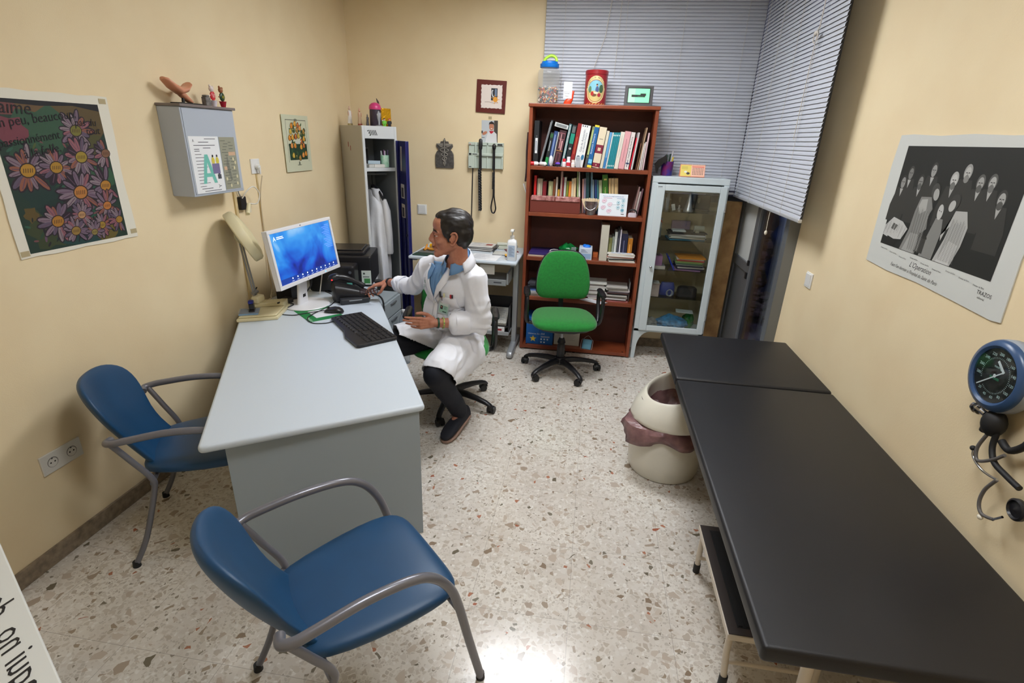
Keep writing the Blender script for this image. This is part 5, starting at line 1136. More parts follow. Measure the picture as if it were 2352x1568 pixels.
# ---------------------------------------------------------------- things on and in the locker
def lkthing(name, label, cat, x, y, z, rz=0, group=None):
    p = PM['locker'] @ V((x, y, z)); return thing(name, label, cat, tuple(p), ang+rz, group)
def statue(label, x, y, h, c1, c2, base):
    t = lkthing('statuette', label, 'statuette', x, y, LH)
    s = h/.15
    b = B(); b.cyl((0, 0, 0), (0, 0, .014*s), .02*s, .018*s); b.build('plinth', t, ink(base, .5), smooth=40)
    b = B(); b.sweep([((0, .002*math.sin(z_*60), z_*s), (1, 0, 0), w_*s, (0, 1, 0), w_*.75*s) for z_, w_ in ((.014, .019), (.03, .017), (.06, .014), (.085, .015), (.10, .014), (.108, .007))], 14, 2.2); b.build('robe', t, ink(c1, .4), smooth=60)
    b = B(); b.ell((0, 0, .118*s), (.009*s, .009*s, .011*s)); b.cyl((0, 0, .127*s), (0, 0, .138*s), .006*s, .003*s); b.ell((-.012*s, -.008*s, .085*s), (.004*s, .006*s, .018*s)); b.ell((.012*s, -.008*s, .085*s), (.004*s, .006*s, .018*s)); b.build('head_and_hands', t, ink(c2, .4), smooth=60)
statue('white madonna statuette with crown, at the back left corner of the locker top', .045, .34, .17, (226, 222, 218), (214, 180, 160), (176, 160, 110))
statue('pale statuette with reddish brown base, second from the wall on the locker top', .075, .20, .15, (190, 160, 130), (200, 150, 124), (150, 60, 36))
statue('small dark grey statuette next to the pink topped tin on the locker', .10, .10, .10, (70, 66, 68), (90, 84, 82), (50, 46, 48))
t = lkthing('round_tin', 'dark round tin with a domed pink lid on top of the locker', 'tin', .175, .10, LH)
b = B(); b.lathe([(.048, 0), (.050, .004), (.047, .13)], n=28); b.build('tin_body', t, mat('dark_purple_card', (52, 42, 58), .4), smooth=40)
b = B(); b.lathe([(.050, .13), (.051, .145), (.045, .165), (.028, .18), (.004, .186)], n=28); lab(b.build('domed_lid', t, mat('pink_plastic', (200, 60, 120), .35), smooth=60), 'pink domed lid')
b = B(); b.axes((0, -.0502, 0), (1, 0, 0), (0, 0, 1), (0, -1, 0)); b.use(ink((200, 196, 204))).text('vie', -.01, .08, .035, 0, .3, shear=.3); lab(b.build('lettering', t, smooth=False), 'white handwriting')
t = lkthing('glass_trophy', 'small clear glass trophy standing before the pink topped tin on the locker', 'trophy', .175, .035, LH)
m_cl = mat('clear_glass', (210, 216, 222), .05, alpha=.35, spec=.8)
b = B(); b.lathe([(.03, 0), (.03, .006), (.008, .012), (.008, .03), (.014, .06), (.018, .09), (.004, .12)], n=18); b.build('trophy', t, m_cl, smooth=50)
t = lkthing('gift_box', 'gold foil wrapped box on the right of the locker top', 'box', .258, .14, LH)
b = B(); b.bx(-.058, .058, -.05, .05, 0, .145); b.build('foil_box', t, mat('gold_foil', (214, 160, 30), .22, .75, bump=.8, bs=30, bd=.01), bevel=.004)
b = B(); b.bx(-.03, .0, -.0515, -.0505, .02, .05); lab(b.build('gift_tag', t, ink((236, 230, 240))), 'white tag')
t = lkthing('paint_brushes', 'two dark paint brushes sticking up behind the gold box on the locker', 'brushes', .27, .215, LH)
b = B(); b.cyl((0, 0, 0), (-.005, 0, .17), .005, .006); b.cyl((0, 0, .0), (.006, 0, .15), .005, .006); b.sweep([((-.005, 0, .17), (1, 0, 0), .007, (0, 1, 0), .005), ((-.012, 0, .2), (1, 0, 0), .010, (0, 1, 0), .006), ((-.025, 0, .225), (1, 0, 0), .003, (0, 1, 0), .002)], 10, 2); b.build('brush', t, ink((72, 56, 52)), smooth=50)
for x, c1, c2, l in ((.228, (120, 200, 70), (40, 60, 30), 'small toy figure in green before the gold box'), (.275, (40, 40, 44), (190, 50, 40), 'small toy figure in black with a red cap before the gold box')):
    t = lkthing('toy_figure', l, 'toy', x, .045, LH)
    b = B(); b.bx(-.012, -.002, -.006, .006, 0, .022); b.bx(.002, .012, -.006, .006, 0, .022); b.bx(-.013, .013, -.007, .007, .022, .045); b.bx(-.02, -.014, -.005, .005, .02, .043); b.bx(.014, .02, -.005, .005, .02, .043); b.build('body', t, ink(c1, .3), bevel=.002)
    b = B(); b.use(ink((226, 170, 130), .4)).ell((0, 0, .054), (.009, .009, .009)); b.use(ink(c2, .3)).ell((0, .001, .060), (.010, .010, .006)); b.build('head', t, smooth=60)
# inside, upper shelf (z 1.62)
t = lkthing('pen_cup', 'pale green printed cup full of pens on the locker shelf', 'cup', .235, .09, 1.6205)
b = B(); b.lathe([(.034, 0), (.037, .01), (.037, .10), (.034, .10), (.034, .012)], n=24); b.build('cup', t, mat('mint_print', (150, 204, 170), .4, var=.5, vs=45, tint=(200, 220, 206)), smooth=40)
for k, c in enumerate(((190, 190, 194), (110, 70, 110), (210, 206, 214), (70, 60, 90))):
    b = B(); b.cyl((-.018+.012*k, .006*(-1)**k, .014), (-.028+.018*k, .01*(-1)**k, .135+.008*(k % 2)), .0055); b.build('pen', t, ink(c, .3), smooth=40)
t = lkthing('picture_frame', 'dark photo frame standing at the back of the locker shelf', 'picture frame', .13, .30, 1.6155)
b = B(); b.bx(-.055, .055, 0, .012, 0, .16); b.build('frame', t, mat('steel', (150, 152, 156), .3, .8), bevel=.002)
b = B(); b.use(ink((52, 50, 54))).bx(-.046, .046, -.001, 0, .009, .151); b.use(ink((130, 96, 80))).bx(-.01, .02, -.002, -.001, .08, .12); b.build('photo', t)
rnd = random.Random(4)
for k, (x, y, w_, d_, r, c, l) in enumerate(((.08, .10, .09, .13, .3, (196, 196, 190), 'white carton lying flat at the left of the locker shelf'), (.13, .08, .10, .07, -.5, (180, 200, 214), 'pale blue carton lying across the locker shelf'), (.16, .05, .09, .04, -.15, (214, 212, 206), 'white medicine box at the front of the locker shelf'))):
    t = lkthing('small_carton', l, 'carton', x, y, 1.6205+(.0 if k != 1 else .028), r)
    b = B(); b.bx(-w_/2, w_/2, -d_/2, d_/2, 0, .026); b.use(ink(c)); b.build('carton', t, ink(c), bevel=.001)
t = lkthing('envelope', 'grey white envelope leaning inside the locker above the cartons', 'envelope', .05, .17, 1.6205)
b = B(); b.box((0, 0, .065), (.05, .006, .13), ry=-.35); b.build('envelope', t, ink((170, 172, 176)))
# hanger and white coat
hg = lkthing('coat_hanger', 'black plastic coat hanger hanging in the locker', 'coat hanger', .155, .2, 1.40)
b = B(); b.tube([(.02, .16, -.05), (.015, .06, .02), (0, 0, .06), (0.01, -.08, .03), (.02, -.17, -.06)], .012, 10, flat=.7, smooth=6); b.tube([(0, 0, .06), (0, 0, .14), (.0, .0, .165)], .003, 8); b.build('hanger', hg, m_blk, smooth=60)
wc = lkthing('hanging_lab_coat', 'white coat hanging open from the black hanger inside the locker', 'coat', .155, .2, .55)
m_coat = mat('white_cotton', (226, 228, 234), .8, bump=.25, bs=26, bd=.012, sheen=.2)
b = B(); rings = []
for i in range(22):
    t_ = i/21; z_ = .87-.85*t_; hw = .05+.12*min(1, t_*6)+.015*t_; dp = .035+.04*min(1, t_*3)
    ring = []
    for j in range(48):
        a = 2*PI*j/48
        f = 1+.16*t_*math.sin(a*9+1.2*math.sin(t_*3))+.06*math.sin(a*5+t_*6)
        ring.append((dp*f*math.cos(a)*1.2, hw*f*math.sin(a), z_-(.05*t_*math.sin(a*1.0+.6) if t_ > .6 else 0)))
    rings.append(ring)
b.loft(rings); b.build('coat_body', wc, m_coat, smooth=60)
b = B(); b.sweep([((x, y, z_), (1, 0, 0), a1, (0, 1, 0), a2) for x, y, z_, a1, a2 in ((.03, -.15, .80, .02, .03), (.04, -.17, .70, .035, .045), (.045, -.175, .5, .036, .05), (.05, -.17, .33, .034, .048), (.05, -.17, .31, .03, .04))], 20, 2.2); b.build('sleeve', wc, m_coat, smooth=60)
b = B(); b.sweep([((x, y, z_), (1, 0, 0), a1, (0, 1, 0), a2) for x, y, z_, a1, a2 in ((.0, -.05, .885, .03, .05), (.01, -.07, .84, .045, .05), (.02, -.10, .74, .03, .03), (.02, -.11, .70, .01, .01))], 20, 2.2); b.build('collar', wc, m_coat, smooth=60)
t = lkthing('red_cloth', 'dark red folded cloth in the shaded upper corner of the locker', 'cloth', .07, .36, 1.6205)
b = B(); b.ell((0, 0, .12), (.035, .05, .12)); b.build('cloth', t, ink((110, 30, 24)), smooth=60)
# water bottle in a bag on the pedestal floor
wb_ = thing('plastic_bottle', 'clear plastic bottle with a blue label beside the drawer pedestal', 'bottle', (-1.53, 4.06, 0))
b = B(); b.lathe([(.04, 0), (.042, .01), (.042, .38), (.038, .42), (.016, .46), (.015, .475)], n=24); b.build('bottle', wb_, mat('clear_plastic', (190, 205, 220), .1, alpha=.4), smooth=50)
b = B(); b.cyl((0, 0, .475), (0, 0, .495), .017); lab(b.build('cap', wb_, ink((220, 222, 224)), smooth=40), 'white cap')
b = B(); b.cyl((0, 0, .2), (0, 0, .3), .0428); lab(b.build('label', wb_, ink((60, 110, 180)), smooth=40), 'blue label')

# ---------------------------------------------------------------- things on the side table (top z .91)
TZ = .9105
t = thing('soap_dispenser', 'white hand gel pump bottle at the right end of the computer table', 'pump bottle', (-.655, 4.40, TZ))
b = B(); b.sweep([((0, 0, z_), (1, 0, 0), w_, (0, 1, 0), w_*.7) for z_, w_ in ((0, .036), (.005, .042), (.15, .042), (.175, .036), (.185, .018), (.195, .015))], 24, 4); b.build('bottle', t, mat('white_hdpe', (232, 234, 236), .35), smooth=50)
b = B(); b.cyl((0, 0, .195), (0, 0, .215), .018); b.cyl((0, 0, .215), (0, 0, .25), .006); b.bx(-.012, .016, -.045, .012, .25, .268); b.build('pump', t, m_wht, smooth=40, bevel=.003)
b = B(); b.axes((-.028, -.0302, .035), (1, 0, 0), (0, 0, 1), (0, -1, 0)); b.use(ink((170, 186, 206))).rect(0, 0, .056, .1); b.use(ink((90, 100, 120)))
for k in range(9): b.rect(.006, .01+.009*k, .05-.01*(k % 3), .013+.009*k, .0003)
lab(b.build('label', t, smooth=False), 'pale blue printed label')
t = thing('display_tray', 'dark green tray holding an orange brown figure, at the left of the computer table', 'tray', (-1.43, 4.44, TZ), rz=-.05)
b = B(); b.use(mat('dark_green_felt', (16, 52, 44), .7)).bx(-.10, .10, -.10, .0, 0, .008); b.use(ink((96, 98, 96))).bx(-.09, .09, .0, .19, 0, .012); b.build('tray_base', t, bevel=.002)
b = B(); b.use(ink((206, 140, 50))); b.tube([(-.05, .06, .02), (-.03, .09, .03), (0, .08, .025), (.04, .07, .03), (.05, .09, .04)], .012, 8, smooth=4); b.tube([(-.04, .07, .03), (-.035, .11, .06)], .009, 8); lab(b.build('orange_figure', t, smooth=50), 'orange brown figure')
t = thing('yellow_flashlight', 'small yellow cylinder lying at the back left of the computer table', 'flashlight', (-1.40, 4.70, TZ))
b = B(); b.cyl((-.05, 0, .022), (.06, 0, .022), .022); b.cyl((-.08, 0, .022), (-.05, 0, .022), .017, .022); b.build('body', t, ink((240, 176, 20), .3), smooth=40)
b = B(); b.cyl((-.084, 0, .022), (-.08, 0, .022), .012); b.build('lens', t, ink((250, 240, 200), .2))
def sheets(name, label, cat, x, y, w_, d_, rz, n, z0, cols, th=.005, group=None):
    t = thing(name, label, cat, (x, y, z0), rz, group=group); rnd = random.Random(int(x*1000+y*77+n))
    for k in range(n):
        b = B(); q = rnd.uniform(-.1, .1) if n > 1 else 0
        b.at((rnd.uniform(-.012, .012) if n > 1 else 0, rnd.uniform(-.012, .012) if n > 1 else 0, 0), q); b.bx(-w_/2, w_/2, -d_/2, d_/2, k*th+.0002, (k+1)*th-.0003)
        b.build('sheet', t, ink(cols[k % len(cols)]))
    return t
def topprint(t, w_, d_, z_, cols=((90, 92, 96),), rows=8, blocks=()):
    b = B()
    for x0, y0, x1, y1, c in blocks: b.use(ink(c)).rect(x0*w_, y0*d_, x1*w_, y1*d_, z_)
    b.use(ink(cols[0]))
    for k in range(rows): b.rect(-.4*w_, (.4-.8*k/rows)*d_, (-.1+.5*((k*5) % 7)/7)*w_, (.4-.8*k/rows-.03)*d_, z_+.0002)
    b.build('print', t, smooth=False)
t = sheets('magazine_pile', 'pile of magazines at the back of the computer table', 'magazines', -1.0, 4.80, .26, .19, -.1, 6, TZ, [(70, 66, 66), (206, 204, 200), (60, 58, 62), (190, 188, 184)], .007)
topprint(t, .24, .17, .0424, rows=5, blocks=((-.45, -.4, .1, .3, (214, 214, 216)), (.15, -.1, .4, .3, (150, 60, 60))))
t = sheets('paper_sheet', 'white printed sheet with punched holes at the front of the computer table', 'paper', -.905, 4.46, .26, .25, -.06, 1, TZ, [(228, 230, 234)], .002)
topprint(t, .26, .25, .0021, cols=((170, 176, 190),), rows=10)
t = sheets('grey_folder', 'grey folder edged in black on the computer table right of the papers', 'folder', -.79, 4.66, .14, .16, .1, 2, TZ, [(60, 62, 64), (188, 190, 186)], .004)
t = thing('small_scanner', 'small pale grey handheld device with a cable at the back of the computer table', 'device', (-.80, 4.86, TZ))
b = B(); b.bx(-.05, .05, -.03, .03, 0, .03); b.cyl((-.07, .0, .045), (.04, .01, .045), .018); b.build('device_body', t, mat('pale_grey_plastic', (190, 194, 180), .4), bevel=.006, smooth=40)
b = B(); b.tube([(.05, 0, .04), (.1, .02, .05), (.13, .0, .03), (.1, -.04, .01), (.06, -.05, .01)], .004, 8, smooth=5); b.build('cable', t, mat('grey_cord', (150, 148, 144), .5), smooth=60)
t = sheets('notebook', 'dark red notebook on white papers beside the pump bottle', 'notebook', -.715, 4.72, .10, .14, .35, 3, TZ, [(206, 206, 210), (222, 222, 226), (110, 26, 40)], .006)
t = sheets('sticky_notes', 'small yellow note block on dark cards left of the pump bottle', 'note pad', -.70, 4.55, .075, .07, .15, 3, TZ, [(60, 50, 50), (190, 60, 60), (240, 180, 50)], .006)
# keyboard shelf contents and lower shelf
t = thing('document_tray', 'black document tray with a stack of papers on the lower shelf of the computer table', 'document tray', (-.80, 4.56, .2155))
b = B(); b.bx(-.15, .13, -.12, .15, .06, .066); b.bx(-.15, .13, .14, .15, .066, .28); b.bx(-.15, -.145, -.12, .15, .0, .25); b.bx(.125, .13, -.12, .15, .0, .25); b.bx(-.15, .13, -.12, .15, 0, .005); b.build('tray', t, m_blk, bevel=.002)
b = B(); b.at((-.01, .01, .066), 0, math.radians(22)); b.bx(-.12, .115, -.10, .13, .01, .07); lab(b.build('paper_stack', t, mat('paper_edges', (206, 204, 196), .7, var=.15, vs=90)), 'stack of printed papers')
b = B(); b.at((-.01, .01, .066), 0, math.radians(22)); b.use(ink((140, 142, 146)))
for k in range(7): b.rect(-.1, .1-.025*k, .06+.04*((k*3) % 4)/4, .107-.025*k, .0702)
b.build('print', t, smooth=False)
t = thing('card_box', 'flat white and red box on the front edge of the computer table lower shelf', 'box', (-.79, 4.455, .2355))
b = B(); b.bx(-.085, .085, -.03, .0, 0, .04); b.build('carton', t, ink((222, 222, 222)), bevel=.001)
b = B(); b.bx(.02, .06, -.0306, -.03, .008, .026); b.build('print', t, ink((150, 40, 50)))
# ---------------------------------------------------------------- bookcase contents
FX0, FX1 = BX0+.03, BX1-.03
def book(name, label, cat, x, z, w_, h, d, c, lean=0, y=4.655, group=None, pages=(216, 208, 190), deco=(), yaw_=0, soft=False):
    """spine faces -y; x is the left bottom edge; lean in radians to the right"""
    t = thing(name, label, cat, (x, y, z), group=group)
    lw = w_*math.sin(abs(lean))
    M = Matrix.Rotation(lean, 4, 'Y')
    off = Matrix.Translation((0, 0, 0)) if lean >= 0 else Matrix.Translation((w_-w_*math.cos(lean), 0, 0))
    lift = w_*abs(math.sin(lean)) if lean > 0 else 0
    T = Matrix.Translation((0, 0, lift)) @ off @ M
    b = B(); b.M = T
    e = min(.0025, w_*.18)
    b.bx(0, w_, 0, .003, 0, h); b.bx(0, e, .003, d, 0, h); b.bx(w_-e, w_, .003, d, 0, h)
    b.build('cover', t, ink(c, .45))
    b = B(); b.M = T; b.bx(e+.0003, w_-e-.0003, .0034, d-.004, .003, h-.004); b.build('pages', t, ink(pages, .8))
    if deco:
        b = B(); b.M = T @ Matrix(((1, 0, 0, 0), (0, 0, -1, -.0005), (0, 1, 0, 0), (0, 0, 0, 1)))
        for k, dd in enumerate(deco):
            if dd[0] == 'r': b.use(ink(dd[5])).rect(dd[1]*w_, dd[2]*h, dd[3]*w_, dd[4]*h, k*.00012)
            elif dd[0] == 't': b.use(ink(dd[6])).text(dd[1], dd[2]*w_, dd[3]*h, dd[4], k*.00012, dd[5])
            elif dd[0] == 'd': b.use(ink(dd[5])).disc(dd[1]*w_, dd[2]*h, dd[3], dd[4], 0, k*.00012)
        b.build('spine_print', t, smooth=False)
    return t
def bxs(c, s): return {1: -.555+(c-130)*.000741, 2: -.555+(c-130)*.000596}[s]
W_ = (230, 226, 216)
def title(c=(220, 220, 220), s=.5, e=.9): return [('r', .35, s, .5, e, c), ('r', .6, s+.06, .68, e-.05, c)]
z1 = SH[4]+.0005
G1 = 'books and folders on the upper shelf'
rows1 = [
 ('box_file', 'black box file with a white spine label at the far left of the top shelf', 'box file', 150, 205, .355, .23, (24, 26, 30), .0, [('r', .3, .28, .8, .62, (220, 222, 224)), ('r', .42, .34, .62, .56, (120, 130, 140)), ('d', .55, .66, .006, .006, (90, 92, 96))]),
 ('spiral_notebook', 'dark spiral bound notebook leaning beside the black box file', 'notebook', 222, 244, .37, .22, (44, 46, 50), .23, [('r', .1, .02, .9, .98, (104, 108, 110))]+[('r', -.1, .03+.03*k, .25, .04+.03*k, (190, 192, 196)) for k in range(31)]),
 ('book', 'black book with green bands at top and foot on the top shelf', 'book', 284, 318, .27, .19, (26, 34, 34), .155, [('r', 0, .84, 1, .96, (40, 90, 50)), ('r', 0, .03, 1, .26, (30, 140, 70)), ('r', .3, .45, .6, .75, (150, 156, 160))]),
 ('book', 'navy blue book with pale title right of the green banded book', 'book', 322, 362, .28, .2, (40, 66, 118), .155, [('r', .3, .3, .6, .9, (130, 150, 190)), ('r', 0, .0, 1, .1, (70, 110, 170))]),
 ('book', 'thin grey book between the navy and the maroon book', 'book', 366, 378, .275, .19, (170, 174, 172), .155, ()),
 ('book', 'thick dark maroon book with pink framed titles on the top shelf', 'book', 384, 460, .285, .2, (58, 26, 34), .155, [('r', .06, .74, .9, .93, (150, 90, 96)), ('r', .1, .76, .86, .91, (58, 26, 34)), ('r', .3, .5, .42, .9, (200, 150, 150)), ('r', .52, .45, .75, .72, (190, 140, 140)), ('r', 0, .42, 1, .44, (170, 120, 60)), ('r', .2, .1, .75, .38, (120, 70, 76)), ('r', .28, .12, .66, .36, (58, 26, 34))]),
 ('notebook', 'turquoise notebook with a dotted white spine right of the maroon book', 'notebook', 472, 500, .34, .2, (40, 120, 130), .155, [('r', .1, .0, .9, 1, (90, 110, 112))]+[('r', .15, .02+.03*k, .85, .035+.03*k, (214, 220, 216)) for k in range(32)]),
 ('book', 'black and teal book with a small white ring on its spine', 'book', 512, 560, .33, .2, (22, 30, 34), .155, [('r', 0, .56, 1, .80, (10, 132, 110)), ('r', .1, .82, .8, .97, (90, 96, 96)), ('d', .5, .44, .008, .008, (220, 224, 224)), ('d', .5, .44, .004, .004, (22, 30, 34)), ('r', 0, .0, 1, .14, (30, 150, 170))]),
 ('book', 'dark red book left of the white care guide', 'book', 568, 612, .345, .21, (134, 22, 22), .155, [('r', .4, .3, .6, .7, (190, 90, 50))]),
 ('guide_binder', 'wide white guide with blue Spanish title standing on the top shelf', 'binder', 622, 724, .33, .23, (222, 222, 220), .135, [('t', 'Guía de Actuación', .52, .36, .0235, PI/2, (36, 54, 90)), ('t', 'en Atención Primaria', .78, .36, .018, PI/2, (60, 90, 120)), ('r', .1, .955, .22, .985, (40, 44, 60)), ('r', .34, .955, .46, .985, (40, 44, 60)), ('r', .58, .955, .7, .985, (40, 44, 60)), ('d', .78, .24, .012, .022, (40, 110, 150)), ('d', .3, .2, .016, .024, (90, 100, 110))]),
 ('folder', 'narrow grey green folder beside the white guide', 'folder', 742, 768, .325, .22, (120, 130, 86), .135, [('r', .2, .3, .8, .92, (176, 186, 120)), ('d', .5, .3, .006, .008, (40, 40, 44)), ('r', 0, 0, 1, .25, (70, 72, 76))]),
 ('book', 'blue book with a yellow head and foot on the top shelf', 'book', 772, 822, .335, .22, (16, 92, 150), .125, [('r', 0, .955, 1, 1, (236, 206, 60)), ('r', 0, .0, 1, .06, (236, 206, 60)), ('t', 'Atención Primaria', .5, .32, .022, PI/2, (210, 226, 240)), ('r', .1, .1, .9, .2, (110, 190, 220))]),
 ('book', 'thick cream book with maroon bands on the top shelf', 'book', 830, 912, .32, .22, (218, 204, 176), .12, [('r', 0, .36, 1, .57, (122, 20, 50)), ('r', 0, .02, 1, .12, (122, 20, 50)), ('r', .3, .42, .7, .5, (214, 190, 160)), ('r', .25, .7, .75, .72, (150, 140, 120)), ('d', .5, .07, .005, .005, (220, 200, 150))]),
 ('book', 'cream spiral booklet between the maroon banded and light blue books', 'book', 918, 948, .295, .21, (214, 206, 184), .115, [('r', .1, 0, .3, 1, (190, 184, 170))]),
 ('book', 'light blue book left of the teal series', 'book', 952, 980, .285, .2, (96, 156, 200), .115, [('r', .2, .02, .8, .3, (40, 110, 170))]),
 ('book', 'thin white booklet just left of the teal series', 'book', 983, 995, .285, .2, (216, 216, 212), .115, ()),
 ('book', 'first teal volume from the left in the matching set of four', 'book', 998, 1016, .285, .2, (22, 128, 140), .11, [('r', .2, .9, .8, .94, (210, 230, 226)), ('r', .2, .06, .8, .1, (210, 230, 226))]),
 ('book', 'second teal volume from the left in the matching set of four', 'book', 1017, 1035, .285, .2, (22, 128, 140), .11, [('r', .2, .9, .8, .94, (210, 230, 226)), ('r', .2, .06, .8, .1, (210, 230, 226))]),
 ('book', 'third teal volume from the left in the matching set of four', 'book', 1036, 1054, .285, .2, (22, 128, 140), .11, [('r', .2, .9, .8, .94, (210, 230, 226)), ('r', .2, .06, .8, .1, (210, 230, 226))]),
 ('book', 'fourth and last teal volume of the matching set', 'book', 1055, 1073, .285, .2, (22, 128, 140), .11, [('r', .2, .9, .8, .94, (210, 230, 226)), ('r', .2, .06, .8, .1, (210, 230, 226))]),
 ('book', 'ivory book right of the teal set', 'book', 1078, 1122, .29, .2, (220, 214, 200), .105, title((190, 186, 176), .3, .9)),
 ('book', 'wide pink book on the top shelf', 'book', 1126, 1190, .295, .2, (218, 160, 164), .10, [('r', .45, .2, .52, .8, (150, 90, 100))]),
 ('book', 'white book with black title and cross band right of the pink book', 'book', 1194, 1238, .29, .2, (222, 212, 208), .10, [('t', 'manual de medicina', .62, .3, .021, PI/2, (40, 36, 50)), ('r', .1, .14, .9, .18, (30, 50, 90)), ('r', .4, .06, .55, .26, (30, 50, 90))]),
 ('book', 'thin bright red booklet near the right end of the top shelf', 'book', 1246, 1258, .25, .19, (214, 24, 54), .13, ()),
 ('magazine', 'grey magazine leaning right of the bright red booklet', 'magazine', 1266, 1284, .29, .2, (196, 190, 190), .10, ()),
 ('magazine', 'brown magazine standing near the right end of the top shelf', 'magazine', 1318, 1330, .21, .2, (96, 60, 40), .09, ()),
 ('magazine', 'tan magazine taller than its neighbours near the right end of the top shelf', 'magazine', 1336, 1348, .33, .2, (170, 140, 110), .12, ()),
 ('magazine', 'white striped magazine third from the right on the top shelf', 'magazine', 1356, 1368, .21, .2, (226, 220, 220), .08, ()),
 ('magazine', 'ivory magazine second from the right on the top shelf', 'magazine', 1374, 1386, .22, .2, (214, 204, 196), .07, ()),
 ('magazine', 'pinkish magazine at the right end of the top shelf', 'magazine', 1392, 1408, .29, .2, (204, 176, 180), .06, ()),
]
for nm, lb, ct, a, c, h, d, col, lean, deco in rows1:
    book(nm, lb, ct, bxs(a, 1), z1, (c-a)*.000741*.985*math.cos(lean), h, d, col, lean, y=4.672, group=G1, deco=list(deco))
t = thing('flat_box', 'pale box lying tilted across the top of the maroon book', 'box', (-.345, 4.70, z1+.305))
b = B(); b.box((.03, .06, .016), (.115, .16, .034), ry=math.radians(13)); b.build('carton', t, ink((190, 192, 190)), bevel=.002)
b = B(); b.M = Matrix.Translation((.03, -.0206, .016)) @ Matrix.Rotation(math.radians(13), 4, 'Y'); b.use(ink((120, 124, 124))); b.box((.0, 0, 0), (.09, .0006, .02)); b.build('label', t)
# small things before the upper books
def pill(label, x, y, c1, c2, rz, r=.017, L=.05, name='capsule_ornament', cat='ornament'):
    t = thing(name, label, cat, (x, y, z1+r), rz)
    b = B(); b.cone((-L/2, 0, 0), (0, 0, 0), r, r); b.build('half_shell', t, ink(c1, .3), smooth=60)
    b = B(); b.cone((0, 0, 0), (L/2, 0, 0), r*.98, r*.98); b.build('half_shell', t, ink(c2, .3), smooth=60)
pill('red and white capsule shaped ornament at the left end of the top shelf', -.528, 4.65, (196, 26, 36), (232, 226, 226), .05)
pill('all white capsule shaped ornament right of the red and white capsule', -.452, 4.652, (226, 220, 222), (232, 228, 228), -.7)
t = thing('white_clock', 'white rounded ornament standing upright before the books', 'ornament', (-.385, 4.652, z1)); b = B(); b.ell((0, 0, .044), (.018, .014, .044)); b.ell((0, -.012, .046), (.010, .006, .028)); b.build('body', t, ink((218, 218, 224), .25), smooth=60)
t = thing('purple_puck', 'small black puck with a purple top before the maroon book', 'ornament', (-.325, 4.653, z1)); b = B(); b.cyl((0, 0, 0), (0, 0, .02), .022); b.build('base', t, ink((30, 26, 40), .3), smooth=40); b = B(); b.lathe([(.022, .02), (.02, .03), (.003, .036)], n=20); b.build('top', t, ink((110, 70, 190), .3), smooth=50)
for x, h, c1, c2, l in ((-.272, .065, (226, 214, 218), (206, 36, 50), 'white bottle with a red cap before the upper books'), (-.236, .082, (200, 40, 60), (232, 228, 232), 'small bottle with red label and white cap before the upper books'), (-.196, .058, (230, 218, 208), (230, 218, 208), 'plain cream bottle before the dark red book')):
    t = thing('medicine_bottle', l, 'bottle', (x, 4.654, z1)); b = B(); b.use(ink((228, 224, 226), .3)).lathe([(.015, 0), (.017, .004), (.017, h*.55), (.013, h*.64)], n=20); b.use(ink(c1, .4)).lathe([(.0172, h*.1), (.0172, h*.45)], n=20); b.build('bottle', t, smooth=40)
    b = B(); b.cyl((0, 0, h*.64), (0, 0, h), .0145); b.build('cap', t, ink(c2, .4), smooth=40)
t = thing('plastic_box', 'small clear plastic box before the white guide', 'box', (-.155, 4.65, z1)); b = B(); b.bx(-.018, .018, -.012, .012, 0, .085); b.build('box', t, m_cl, bevel=.002)
b = B(); b.bx(-.012, .012, -.008, .008, .003, .04); b.build('contents', t, ink((180, 176, 180)))

